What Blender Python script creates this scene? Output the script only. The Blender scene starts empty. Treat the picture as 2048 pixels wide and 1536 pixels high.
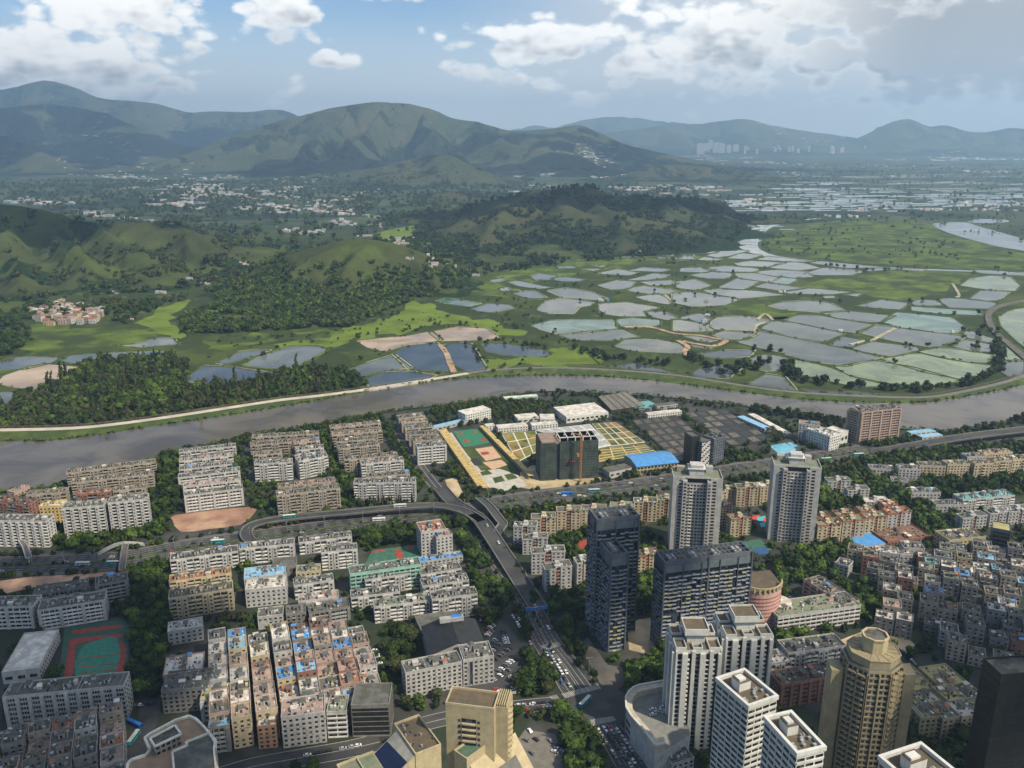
import bpy, math, random
import numpy as np
from math import radians, sin, cos, atan2, pi, sqrt, floor
random.seed(7); np.random.seed(7)
S = bpy.context.scene
C = S.collection

# ---------------------------------------------------------------- camera
CAM_H = 340.0          # observation deck height in metres
FPX = 1700.0           # focal length in photo pixels (photo is 2048 wide)
PITCH = math.atan(498.0 / FPX)
cd = bpy.data.cameras.new('camera'); cam = bpy.data.objects.new('camera', cd); C.objects.link(cam)
cd.sensor_width = 36.0; cd.lens = 36.0 * FPX / 2048.0; cd.clip_start = 1.0; cd.clip_end = 120000.0
cam.location = (0, 0, CAM_H); cam.rotation_euler = (pi / 2 - PITCH, 0, 0)
S.camera = cam

# ---------------------------------------------------------------- light
SUN_EL, SUN_AZ = 47.0, 124.0          # azimuth clockwise from the view direction (+y): the sun stands to the right
sd = bpy.data.lights.new('sun', 'SUN'); sun = bpy.data.objects.new('sun', sd); C.objects.link(sun)
sd.energy = 5.0; sd.angle = radians(0.6); sd.color = (1.0, 0.89, 0.70)
_az, _el = radians(SUN_AZ), radians(SUN_EL)
SUNV = np.array([sin(_az) * cos(_el), cos(_az) * cos(_el), sin(_el)])
sun.rotation_euler = (pi / 2 - _el, 0, pi - _az)
sun.location = (0, 0, 800)
S.view_settings.view_transform = 'Standard'; S.view_settings.look = 'None'
S.view_settings.gamma = 1.0; S.view_settings.use_curve_mapping = False
S.view_settings.exposure = 0.22
S.cycles.use_denoising = True
S.cycles.max_bounces = 6; S.cycles.diffuse_bounces = 2; S.cycles.glossy_bounces = 2
S.cycles.transmission_bounces = 2; S.cycles.volume_bounces = 2; S.cycles.transparent_max_bounces = 6
S.cycles.caustics_reflective = False; S.cycles.caustics_refractive = False

# ---------------------------------------------------------------- node helpers
class NT:
    def __init__(s, tree): s.t = tree; s.n = tree.nodes; s.l = tree.links
    def new(s, ty, **kw):
        nd = s.n.new(ty)
        for k, v in kw.items(): setattr(nd, k, v)
        return nd
    def put(s, sock, v):
        if hasattr(v, 'is_output'): s.l.new(v, sock)
        elif v is not None: sock.default_value = v
    def math(s, op, a, b=None, c=None, clamp=False):
        nd = s.new('ShaderNodeMath', operation=op, use_clamp=clamp)
        s.put(nd.inputs[0], a)
        if b is not None: s.put(nd.inputs[1], b)
        if c is not None: s.put(nd.inputs[2], c)
        return nd.outputs[0]
    def vec(s, op, a, b=None, scale=None):
        nd = s.new('ShaderNodeVectorMath', operation=op)
        s.put(nd.inputs[0], a)
        if b is not None: s.put(nd.inputs[1], b)
        if scale is not None: s.put(nd.inputs['Scale'], scale)
        return nd.outputs[1] if op in ('LENGTH', 'DOT_PRODUCT', 'DISTANCE') else nd.outputs[0]
    def noise(s, v, scale, detail=3, rough=0.55, dist=0.0):
        nd = s.new('ShaderNodeTexNoise'); s.put(nd.inputs['Vector'], v)
        nd.inputs['Scale'].default_value = scale; nd.inputs['Detail'].default_value = detail
        nd.inputs['Roughness'].default_value = rough; nd.inputs['Distortion'].default_value = dist
        return nd.outputs['Fac']
    def mix(s, f, a, b, mode='MIX'):
        nd = s.new('ShaderNodeMix', data_type='RGBA', blend_type=mode)
        s.put(nd.inputs[0], f); s.put(nd.inputs[6], a); s.put(nd.inputs[7], b)
        return nd.outputs[2]
    def ramp(s, f, lo, hi, a=0.0, b=1.0, smooth=True):
        nd = s.new('ShaderNodeMapRange', interpolation_type='SMOOTHSTEP' if smooth else 'LINEAR')
        s.put(nd.inputs[0], f)
        for i, v in enumerate((lo, hi, a, b)): nd.inputs[i + 1].default_value = v
        return nd.outputs[0]

# ---------------------------------------------------------------- sky
W = bpy.data.worlds.new('World'); S.world = W; W.cycles.sampling_method = 'MANUAL'; W.cycles.sample_map_resolution = 512; W.use_nodes = True
nt = NT(W.node_tree); nt.n.clear()
out = nt.new('ShaderNodeOutputWorld'); bg = nt.new('ShaderNodeBackground')
sky = nt.new('ShaderNodeTexSky', sky_type='NISHITA'); sky.sun_disc = False
sky.sun_elevation = _el; sky.sun_rotation = _az; sky.altitude = 300; sky.air_density = 1.0; sky.dust_density = 0.6; sky.ozone_density = 1.5
SKY_STRENGTH = 0.088
bg.inputs[1].default_value = SKY_STRENGTH
tc = nt.new('ShaderNodeTexCoord'); D = tc.outputs['Generated']
sp = nt.new('ShaderNodeSeparateXYZ'); nt.l.new(D, sp.inputs[0])
az = nt.math('ARCTAN2', sp.outputs[0], sp.outputs[1]); el = nt.math('ARCSINE', sp.outputs[2])
# cloud banks: (azimuth, elevation, half width, half height, weight) in degrees, seen from this city
def sky_angle(px, py):
    u = (px - 1024) / FPX; v = (768 - py) / FPX
    d = np.array([u, cos(PITCH) + v * sin(PITCH), -sin(PITCH) + v * cos(PITCH)]); d /= np.linalg.norm(d)
    return math.degrees(atan2(d[0], d[1])), math.degrees(math.asin(d[2]))
CL = [(60,110,170,50,1.15),(160,150,150,40,1.1),(280,172,90,26,.9),(235,30,130,62,1.),(40,40,70,42,.7),(560,28,75,52,1.),(370,95,60,36,.55),(660,120,42,16,.8),
      (415,152,45,16,.85),(560,168,60,22,.5),(1085,88,135,40,1.15),(930,95,60,22,.6),(960,150,95,22,.8),(1105,158,50,30,.7),(1270,130,60,42,.9),(1200,180,120,30,.55),(1350,30,120,40,.8),
      (1440,82,175,66,1.15),(1670,118,85,44,1.05),(1590,40,130,60,.9),(1900,90,230,105,1.25),(2150,60,260,140,1.2),(1500,160,260,40,.45),(1340,215,90,24,.5),(1780,20,220,90,.9),
      (790,2,110,12,.5),(420,250,300,22,.25),(-150,90,160,70,1.),(1200,-120,420,60,.9),(300,-160,260,70,.8)]
def cloud_density(az, el):
    q = nt.new('ShaderNodeCombineXYZ'); nt.put(q.inputs[0], az); nt.put(q.inputs[1], el)
    v = q.outputs[0]
    wv = nt.new('ShaderNodeTexNoise'); nt.put(wv.inputs['Vector'], v); wv.inputs['Scale'].default_value = 11; wv.inputs['Detail'].default_value = 3
    wd = nt.vec('SCALE', nt.vec('SUBTRACT', wv.outputs['Color'], (0.5, 0.5, 0.5)), scale=0.05)
    vv = nt.vec('ADD', v, wd)
    sep = nt.new('ShaderNodeSeparateXYZ'); nt.l.new(vv, sep.inputs[0])
    tot = None; S0_ = S1_ = None
    for (px, py, rx, ry, wgt) in CL:
        a0, e0 = sky_angle(px, py); rx = rx / FPX; ry = ry / FPX
        dx = nt.math('MULTIPLY', nt.math('SUBTRACT', sep.outputs[0], radians(a0)), 1 / rx)
        dy = nt.math('MULTIPLY', nt.math('SUBTRACT', sep.outputs[1], radians(e0)), 1 / ry)
        r2 = nt.math('ADD', nt.math('MULTIPLY', dx, dx), nt.math('MULTIPLY', dy, dy))
        g = nt.math('MULTIPLY', nt.math('EXPONENT', nt.math('MULTIPLY', r2, -0.9)), wgt)
        tot = g if tot is None else nt.math('MAXIMUM', tot, g)
        gy = nt.math('MULTIPLY', g, dy); S0_ = nt.math('ADD', g, 1e-4) if S0_ is None else nt.math('ADD', S0_, g); S1_ = gy if S1_ is None else nt.math('ADD', S1_, gy)
    sc = nt.vec('MULTIPLY', v, (1.0, 1.75, 1.0))
    n1 = nt.noise(sc, 13, 6, 0.62)
    vo = nt.new('ShaderNodeTexVoronoi', feature='F1'); vo.inputs['Scale'].default_value = 42; nt.l.new(nt.vec('ADD', sc, nt.vec('SCALE', wd, scale=.6)), vo.inputs['Vector'])
    n1 = nt.math('ADD', n1, nt.math('MULTIPLY', nt.math('SUBTRACT', .42, vo.outputs['Distance']), .30))
    n2 = nt.noise(nt.vec('ADD', sc, (7.3, 2.1, 0)), 4.5, 4, 0.55)
    wide = nt.ramp(n2, 0.52, 0.72, 0, 0.6)
    b = nt.math('MAXIMUM', tot, nt.math('MULTIPLY', wide, nt.ramp(el, 0.16, 0.32, 0, 1)))
    n3 = nt.noise(nt.vec('ADD', sc, (.006, .021, 0)), 13, 3, 0.62); dd = nt.math('SUBTRACT', nt.noise(sc, 13, 3, .62), n3)
    return nt.math('ADD', nt.math('MULTIPLY', nt.math('SUBTRACT', n1, 0.5), 2.0), b), nt.math('ADD', nt.math('MULTIPLY', dd, 3.2), nt.math('DIVIDE', S1_, S0_))
d0, dd = cloud_density(az, el)
cover = nt.ramp(d0, 0.30, 0.66)
thick = nt.ramp(d0, 0.45, 1.35)
lit = nt.ramp(dd, -0.95, 0.35)     # sun-facing tops
# thick middles and the bank on the sun side are greyer
greybank = nt.ramp(az, 0.20, 0.44, 0, 1)
shade = nt.math('MULTIPLY', nt.ramp(d0, .36, .85), nt.math('SUBTRACT', 1.0, lit))
shade = nt.math('MAXIMUM', shade, nt.math('MULTIPLY', greybank, nt.ramp(d0, .35, .9, .3, .95)))
ccol = nt.mix(nt.math('MULTIPLY', shade, 1.0), (14.5, 14.0, 13.2, 1), (4.1, 4.15, 4.35, 1))
skyc = nt.mix(nt.ramp(el, 0.0, 0.15, .85, 0.05), nt.mix(1.0, sky.outputs[0], (0.74, 0.98, 1.22, 1), 'MULTIPLY'), (10.6, 10.5, 10.3, 1))
veil = nt.math('MULTIPLY', nt.ramp(az, -.12, .22), nt.ramp(nt.noise(nt.vec('MULTIPLY', D, (1, 1, 3)), 5, 4, .6), .3, .6, .35, .85)); skyc = nt.mix(veil, skyc, (8.6, 8.6, 8.6, 1))
fin = nt.mix(nt.math('MULTIPLY', cover, 0.93), skyc, ccol)
nt.l.new(fin, bg.inputs[0]); nt.l.new(bg.outputs[0], out.inputs[0])

# ---------------------------------------------------------------- pixel <-> place
def ray(px, py):
    u = (px - 1024) / FPX; v = (768 - py) / FPX
    return np.array([u, cos(PITCH) + v * sin(PITCH), -sin(PITCH) + v * cos(PITCH)])
def at(px, py, z=0.0):
    d = ray(px, py); t = (z - CAM_H) / d[2]
    return np.array([d[0] * t, d[1] * t, z])
def at_dist(px, py, Y):
    d = ray(px, py); t = Y / d[1]
    return np.array([d[0] * t, Y, CAM_H + d[2] * t])
def project(p):
    x, y, z = p[0], p[1], p[2] - CAM_H
    f = y * cos(PITCH) - z * sin(PITCH); u = x / f; v = (y * sin(PITCH) + z * cos(PITCH)) / f
    return 1024 + u * FPX, 768 - v * FPX
def solve_h(x0, y0, drop):
    lo, hi = 0.5, 200.0
    for _ in range(40):
        m = (lo + hi) / 2; p = at(x0, y0, m); q = project((p[0], p[1], 0))
        if q[1] - y0 < drop: lo = m
        else: hi = m
    return lo

# ---------------------------------------------------------------- materials
MAT = {}
def mat(name, col, rough=0.8, var=0.12, scale=0.25, grime=0.0, rnd=0.1, metallic=0.0, spec=0.4, col2=None, c2lo=.45, c2hi=.6, bump=0.0, world=False, streak=False):
    if name in MAT: return MAT[name]
    m = bpy.data.materials.new(name); m.use_nodes = True; t = NT(m.node_tree)
    b = t.n['Principled BSDF']; b.inputs['Roughness'].default_value = rough; b.inputs['Metallic'].default_value = metallic
    b.inputs['Specular IOR Level'].default_value = spec
    co = t.new('ShaderNodeNewGeometry').outputs['Position'] if world else t.new('ShaderNodeTexCoord').outputs['Object']
    oi = t.new('ShaderNodeObjectInfo')
    if not world: co = t.vec('ADD', co, t.vec('SCALE', oi.outputs['Location'], scale=1.7))
    c = (*col, 1)
    n = t.noise(co, scale, 4, 0.6)
    lo = tuple(x * (1 - var * 1.6) for x in col) + (1,); hi = tuple(min(1, x * (1 + var * 1.2)) for x in col) + (1,)
    cc = t.mix(t.ramp(n, 0.3, 0.7), lo, hi)
    if col2: cc = t.mix(t.ramp(t.noise(t.vec('ADD', co, (31, 7, 3)), scale * 0.6, 4, 0.6), c2lo, c2hi), cc, (*col2, 1))
    if grime:
        gv = t.vec('MULTIPLY', co, (1.0, 1.0, 0.12 if streak else 1.0))
        g = t.ramp(t.noise(gv, scale * 4, 4, 0.7), 0.45, 0.75, 0, grime)
        cc = t.mix(g, cc, tuple(x * 0.35 for x in col) + (1,))
    if rnd:
        r = t.ramp(oi.outputs['Random'], 0, 1, 1 - rnd, 1 + rnd, False)
        cc = t.mix(1.0, cc, r, 'MULTIPLY')
    t.l.new(cc, b.inputs['Base Color'])
    if bump:
        bp = t.new('ShaderNodeBump'); bp.inputs['Strength'].default_value = 0.6; bp.inputs['Distance'].default_value = bump
        t.l.new(t.noise(co, scale * 3, 4, 0.6), bp.inputs['Height']); t.l.new(bp.outputs[0], b.inputs['Normal'])
    MAT[name] = m; return m

def water(name, col, rough=0.08, var=.32, ripple=.05):
    if name in MAT: return MAT[name]
    m = bpy.data.materials.new(name); m.use_nodes = True; t = NT(m.node_tree); b = t.n['Principled BSDF']
    co = t.new('ShaderNodeNewGeometry').outputs['Position']; oi = t.new('ShaderNodeObjectInfo')
    n = t.noise(t.vec('ADD', co, t.vec('SCALE', oi.outputs['Color'], scale=1)), 0.012, 5, 0.6, .8)
    lo = tuple(x * (1 - var) for x in col) + (1,); hi = tuple(x * (1 + var) for x in col) + (1,)
    cc = t.mix(t.ramp(n, .35, .65), lo, hi)
    cc = t.mix(1.0, cc, t.ramp(oi.outputs['Random'], 0, 1, .82, 1.15, False), 'MULTIPLY')
    t.l.new(cc, b.inputs['Base Color']); b.inputs['Specular IOR Level'].default_value = 0.5; b.inputs['IOR'].default_value = 1.33
    t.l.new(t.ramp(t.noise(co, 0.02, 4, 0.6), .3, .7, rough * .6, rough * 1.8), b.inputs['Roughness'])
    bp = t.new('ShaderNodeBump'); bp.inputs['Strength'].default_value = .25; bp.inputs['Distance'].default_value = ripple
    t.l.new(t.noise(t.vec('MULTIPLY', co, (1, .45, 1)), .7, 3, .6), bp.inputs['Height']); t.l.new(bp.outputs[0], b.inputs['Normal'])
    MAT[name] = m; return m

# walls
WALL = {
 'w': mat('white_render', (.43, .42, .40), grime=.55, streak=True, var=.1),
 'c': mat('cream_render', (.46, .385, .255), grime=.45, streak=True, var=.1),
 'cw': mat('weathered_cream', (.34, .295, .235), grime=.65, streak=True, var=.14),
 'g': mat('grey_concrete', (.20, .195, .18), grime=.5, streak=True, var=.12),
 'p': mat('pink_tile', (.35, .255, .215), grime=.4, streak=True, var=.1),
 'b': mat('beige_render', (.42, .35, .21), grime=.3, streak=True, var=.08),
 'hb': mat('hazel_cladding', (.30, .25, .15), grime=.35, streak=True, var=.1),
 'br': mat('brick_red', (.25, .12, .085), grime=.4, streak=True),
 'or': mat('orange_tile_wall', (.36, .21, .14), grime=.4, streak=True),
 'y': mat('yellow_render', (.58, .43, .17), grime=.3, streak=True),
 't': mat('mint_render', (.26, .46, .37), grime=.4, streak=True),
 'dk': mat('slate_cladding', (.095, .110, .135), rough=.45, grime=.3, var=.15),
 'bk': mat('charcoal_cladding', (.02, .02, .02), rough=.5, var=.2),
 'bw': mat('bright_white', (.56, .56, .52), grime=.3, streak=True, var=.06),
 'pp': mat('rose_panel', (.56, .33, .29), grime=.2, streak=True, var=.06)}
ROOF = {
 'gr': mat('grey_roof', (.125, .122, .108), grime=.6, col2=(.075, .078, .06)),
 'dk': mat('dark_roof', (.055, .055, .05), grime=.4, col2=(.13, .12, .1)),
 'pk': mat('pink_roof', (.40, .27, .225), grime=.5, col2=(.27, .22, .18)),
 'wt': mat('pale_roof', (.62, .58, .51), grime=.4, col2=(.42, .38, .34)),
 'bl': mat('blue_metal_roof', (.075, .27, .58), rough=.45, grime=.12, var=.1, col2=(.13, .33, .6), c2lo=.55, c2hi=.75),
 'lb': mat('light_blue_roof', (.22, .42, .58), rough=.5, grime=.15, var=.1),
 'tl': mat('teal_roof', (.12, .33, .32), rough=.5, grime=.25),
 'gn': mat('green_roof', (.15, .19, .12), grime=.45, col2=(.2, .19, .14)),
 'or': mat('terracotta_roof', (.33, .135, .07), grime=.45),
 'ru': mat('rusty_roof', (.20, .105, .065), grime=.5, col2=(.14, .09, .06)),
 'yl': mat('ochre_roof', (.44, .36, .14), grime=.3, col2=(.32, .30, .14)),
 'bn': mat('brown_gravel_roof', (.13, .095, .06), grime=.4, col2=(.09, .08, .05))}
def glass_mat(name, col, lightcol, share, rough=.12):
    m = bpy.data.materials.new(name); m.use_nodes = True; t = NT(m.node_tree); b = t.n['Principled BSDF']
    co = t.new('ShaderNodeTexCoord').outputs['Object']
    wn = t.new('ShaderNodeTexWhiteNoise'); t.l.new(t.vec('SNAP', co, (1.6, 1.6, 2.9)), wn.inputs['Vector'])
    f = t.ramp(wn.outputs['Value'], share, share + .35, 1, 0, False)
    cc = t.mix(f, (*col, 1), (*lightcol, 1)); t.l.new(cc, b.inputs['Base Color'])
    b.inputs['Roughness'].default_value = rough; b.inputs['Specular IOR Level'].default_value = .5
    MAT[name] = m; return m
GLASS = glass_mat('window_glass', (.012, .014, .016), (.11, .105, .095), .08)
GLASSD = glass_mat('tower_glass', (.010, .014, .022), (.05, .06, .08), .15)
WHITE = mat('white_trim', (.62, .61, .58), grime=.3)
TRIM = mat('grey_trim', (.33, .33, .32), grime=.3)
METAL = mat('galvanised', (.45, .46, .47), rough=.4, metallic=.6)
DARK = mat('dark_recess', (.03, .03, .03))
ASPH = mat('asphalt', (.046, .046, .047), var=.18, scale=.06, world=True, rnd=0, grime=.2, col2=(.066, .064, .06))
CONC = mat('deck_concrete', (.15, .145, .13), var=.12, scale=.1, grime=.3, world=True, rnd=0)
PAVE = mat('pavement', (.115, .103, .087), var=.2, scale=.08, world=True, rnd=0, grime=.3)
LINE = mat('road_paint', (.40, .39, .36), world=True, rnd=0, grime=.2, scale=1)
EARTH = mat('red_earth', (.32, .18, .12), var=.2, scale=.05, world=True, rnd=0, grime=.25, col2=(.42, .27, .17))
EARTH2 = mat('pale_earth', (.46, .36, .22), var=.2, scale=.05, world=True, rnd=0, grime=.15)
GREENC = mat('court_green', (.030, .17, .085), var=.1, world=True, rnd=0)
GREEND = mat('court_dark_green', (.045, .13, .09), var=.15, world=True, rnd=0)
REDC = mat('court_red', (.30, .055, .035), var=.15, world=True, rnd=0)
YEL = mat('yellow_tile', (.50, .37, .15), var=.2, scale=.3, rnd=0.05)
BLUE = mat('blue_sheet', (.03, .19, .55), rough=.5)
NET = mat('scaffold_net', (.045, .064, .055), var=.3, scale=.12, grime=.5, streak=True, rnd=0)
ORANGE = mat('crane_orange', (.42, .17, .04), rough=.5)

# ---------------------------------------------------------------- mesh builder
class MB:
    def __init__(s): s.v = []; s.f = []; s.m = []
    def hexa(s, P, m=0):
        n = len(s.v); s.v += P
        s.f += [(n, n+3, n+2, n+1), (n+4, n+5, n+6, n+7), (n, n+1, n+5, n+4), (n+1, n+2, n+6, n+5), (n+2, n+3, n+7, n+6), (n+3, n, n+4, n+7)]
        s.m += [m] * 6
    def box(s, x0, x1, y0, y1, z0, z1, m=0):
        s.hexa([(x0,y0,z0),(x1,y0,z0),(x1,y1,z0),(x0,y1,z0),(x0,y0,z1),(x1,y0,z1),(x1,y1,z1),(x0,y1,z1)], m)
    def poly(s, P, m=0):
        n = len(s.v); s.v += [tuple(p) for p in P]; s.f.append(tuple(range(n, n + len(P)))); s.m.append(m)
    def prism(s, P, z0, z1, m=0, mtop=None):
        k = len(P); n = len(s.v)
        s.v += [(p[0], p[1], z0) for p in P] + [(p[0], p[1], z1) for p in P]
        s.f.append(tuple(range(n + k, n + 2 * k))); s.m.append(m if mtop is None else mtop)
        for i in range(k):
            j = (i + 1) % k; s.f.append((n + i, n + j, n + k + j, n + k + i)); s.m.append(m)
    def cyl(s, x, y, r, z0, z1, m=0, k=8, r2=None):
        r2 = r if r2 is None else r2; n = len(s.v)
        for (rr, z) in ((r, z0), (r2, z1)):
            s.v += [(x + rr * cos(2*pi*i/k), y + rr * sin(2*pi*i/k), z) for i in range(k)]
        s.f.append(tuple(range(n + k, n + 2*k))); s.m.append(m)
        for i in range(k): j = (i+1) % k; s.f.append((n+i, n+j, n+k+j, n+k+i)); s.m.append(m)
    def bar(s, a, b, w, m=0):
        a = np.array(a, float); b = np.array(b, float); d = b - a; L = np.linalg.norm(d)
        if L < 1e-6: return
        d /= L; up = np.array([0, 0, 1.]) if abs(d[2]) < .9 else np.array([1., 0, 0])
        u = np.cross(d, up); u /= np.linalg.norm(u); v = np.cross(d, u); u *= w/2; v *= w/2
        s.hexa([tuple(a-u-v), tuple(a+u-v), tuple(a+u+v), tuple(a-u+v), tuple(b-u-v), tuple(b+u-v), tuple(b+u+v), tuple(b-u+v)], m)
    # facade frame: O origin, U along, N outward
    def fb(s, fr, u0, u1, n0, n1, z0, z1, m=0):
        (ox, oy), (ux, uy), (nx, ny) = fr
        q = [(ox+ux*u+nx*n, oy+uy*u+ny*n) for u, n in ((u0, n1), (u1, n1), (u1, n0), (u0, n0))]
        s.hexa([(a, b, z0) for a, b in q] + [(a, b, z1) for a, b in q], m)
    def fq(s, fr, u0, u1, n, z0, z1, m=0):
        (ox, oy), (ux, uy), (nx, ny) = fr
        a = (ox+ux*u0+nx*n, oy+uy*u0+ny*n); b = (ox+ux*u1+nx*n, oy+uy*u1+ny*n)
        k = len(s.v); s.v += [(*a, z0), (*b, z0), (*b, z1), (*a, z1)]; s.f.append((k, k+1, k+2, k+3)); s.m.append(m)
    def mesh(s, name, mats):
        me = bpy.data.meshes.new(name); me.from_pydata(s.v, [], s.f)
        for q in (mats if isinstance(mats, (list, tuple)) else [mats]): me.materials.append(q)
        if any(s.m): me.polygons.foreach_set('material_index', s.m)
        me.update(); return me
    def build(s, name, mats, parent=None, kind=None, **props):
        if not s.f: return None
        return link(name, s.mesh(name, mats), parent, kind, **props)
def link(name, me, parent=None, kind=None, **props):
    o = bpy.data.objects.new(name, me); C.objects.link(o)
    if parent is not None: o.parent = parent
    if kind: o['kind'] = kind
    for k, v in props.items(): o[k] = v
    return o
def thing(name, label, cat, loc=(0, 0, 0), rz=0.0, group=None):
    o = bpy.data.objects.new(name, None); C.objects.link(o); o.location = loc; o.rotation_euler = (0, 0, rz)
    o['label'] = label; o['category'] = cat
    if group: o['group'] = group
    return o
def tag(o, label, cat, group=None):
    o['label'] = label; o['category'] = cat
    if group: o['group'] = group
    return o
def raw_mesh(name, V, Fc, mats, fm=None, smooth=False):
    me = bpy.data.meshes.new(name); V = np.asarray(V, np.float32); Fc = np.asarray(Fc, np.int32); k = Fc.shape[1]
    me.vertices.add(len(V)); me.vertices.foreach_set('co', V.ravel())
    me.loops.add(Fc.size); me.loops.foreach_set('vertex_index', Fc.ravel())
    me.polygons.add(len(Fc)); me.polygons.foreach_set('loop_start', np.arange(0, Fc.size, k, dtype=np.int32))
    for q in mats: me.materials.append(q)
    if fm is not None: me.polygons.foreach_set('material_index', np.asarray(fm, np.int32))
    if smooth: me.polygons.foreach_set('use_smooth', np.ones(len(Fc), bool))
    me.update(calc_edges=True); me.validate(); return me

# occupancy (for planting trees only on free ground): 2 m cells
OX, OY, ON, OM = -1700.0, 100.0, 1700, 1500
OCC = np.zeros((OM, ON), bool)
def inside(P, x, y):
    c = np.zeros(np.shape(x), bool); n = len(P); j = n - 1
    for i in range(n):
        xi, yi, xj, yj = P[i][0], P[i][1], P[j][0], P[j][1]
        if yi != yj: c ^= ((yi > y) != (yj > y)) & (x < (xj - xi) * (y - yi) / (yj - yi) + xi)
        j = i
    return c
def occupy(P, pad=0):
    P = np.array([(p[0], p[1]) for p in P]); lo = P.min(0) - 2; hi = P.max(0) + 2
    i0 = max(0, int((lo[0]-OX)//2)); i1 = min(ON, int((hi[0]-OX)//2)+1); j0 = max(0, int((lo[1]-OY)//2)); j1 = min(OM, int((hi[1]-OY)//2)+1)
    if i1 <= i0 or j1 <= j0: return
    X, Y = np.meshgrid(OX+np.arange(i0, i1)*2+1, OY+np.arange(j0, j1)*2+1)
    OCC[j0:j1, i0:i1] |= inside(P, X, Y)
def free(x, y, r=1):
    i, j = int((x-OX)//2), int((y-OY)//2)
    if not (r <= i < ON-r and r <= j < OM-r): return True
    return not OCC[j-r:j+r+1, i-r:i+r+1].any()

# ---------------------------------------------------------------- noise
def vnoise(x, y, seed=0):
    xi = np.floor(x).astype(np.int64); yi = np.floor(y).astype(np.int64); xf = x - xi; yf = y - yi
    def hsh(a, b):
        h = (a * 374761393 + b * 668265263 + seed * 1274126177) & 0xFFFFFFFF
        h = ((h ^ (h >> 13)) * 1274126177) & 0xFFFFFFFF
        return ((h ^ (h >> 16)) & 0xFFFF) / 65535.0
    u = xf*xf*(3-2*xf); v = yf*yf*(3-2*yf)
    return (hsh(xi, yi)*(1-u) + hsh(xi+1, yi)*u)*(1-v) + (hsh(xi, yi+1)*(1-u) + hsh(xi+1, yi+1)*u)*v
def fbm(x, y, o=4, seed=0):
    t = 0; a = .5; s = 0
    for k in range(o): t = t + a*vnoise(x*2**k, y*2**k, seed+k*17); s += a; a *= .5
    return t / s
# ================================================================ LAND
def smooth(P, n=6, closed=False):
    P = [np.array(p, float) for p in P]; R = []
    m = len(P)
    for i in range(m if closed else m - 1):
        p0 = P[(i-1) % m] if (closed or i > 0) else P[0]; p1 = P[i]; p2 = P[(i+1) % m]; p3 = P[(i+2) % m] if (closed or i + 2 < m) else P[-1]
        for k in range(n):
            t = k / n
            R.append(.5*((2*p1) + (-p0+p2)*t + (2*p0-5*p1+4*p2-p3)*t*t + (-p0+3*p1-3*p2+p3)*t**3))
    if not closed: R.append(P[-1])
    return R
def flat_poly(name, P, z, m, kind='structure', **kw):
    b = MB(); b.poly([(p[0], p[1], z) for p in P]); return b.build(name, m, None, kind, **kw)
def px_poly(name, P, z, m, sm=0, occ=True, wob=0, **kw):
    Q = [at(*p) for p in P]
    if sm: Q = smooth(Q, sm, True)
    if wob:
        Q = [np.array([q[0] + wob*(fbm(np.array(q[0]/25.), np.array(q[1]/25.), 3, 5)-.5)*2, q[1] + wob*(fbm(np.array(q[0]/25.), np.array(q[1]/25.), 3, 9)-.5)*4, 0]) for q in Q]
    if occ: occupy(Q)
    return flat_poly(name, Q, z, m, **kw)
def ribbon(P, w):
    """left and right edges of a strip along ground points"""
    L, R = [], []
    for i, p in enumerate(P):
        a = P[max(0, i-1)]; b = P[min(len(P)-1, i+1)]; d = np.array([b[0]-a[0], b[1]-a[1]]); d /= (np.linalg.norm(d) + 1e-9)
        n = np.array([-d[1], d[0]]); ww = w(i/(len(P)-1)) if callable(w) else w
        L.append((p[0]+n[0]*ww/2, p[1]+n[1]*ww/2)); R.append((p[0]-n[0]*ww/2, p[1]-n[1]*ww/2))
    return L, R
def strip(b, P, w, z, m=0, thick=None, occ=True):
    L, R = ribbon(P, w)
    zz = z if hasattr(z, '__len__') else [z]*len(P)
    for i in range(len(P)-1):
        if thick: b.hexa([(*R[i], zz[i]-thick), (*R[i+1], zz[i+1]-thick), (*L[i+1], zz[i+1]-thick), (*L[i], zz[i]-thick), (*R[i], zz[i]), (*R[i+1], zz[i+1]), (*L[i+1], zz[i+1]), (*L[i], zz[i])], m)
        else: b.poly([(*R[i], zz[i]), (*R[i+1], zz[i+1]), (*L[i+1], zz[i+1]), (*L[i], zz[i])], m)
        if occ: occupy([R[i], R[i+1], L[i+1], L[i]])
    return L, R
def corner(P, k=.08):
    cc = sum(np.array(p) for p in P)/len(P); P = [p + (p-cc)/(np.linalg.norm(p-cc)+1e-6)*(7.5 if cc[1] < 2300 else 13.0) for p in P]
    R = []
    for i in range(len(P)):
        p, c, n = np.array(P[i-1]), np.array(P[i]), np.array(P[(i+1) % len(P)])
        a, d = c + (p-c)*k, c + (n-c)*k
        R += [a, (a+2*c+d)/4, d, d + (n-c)*(1-2*k)*.5]
    return R
def px_line(P, n=6): return smooth([at(*p) for p in P], n)

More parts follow.
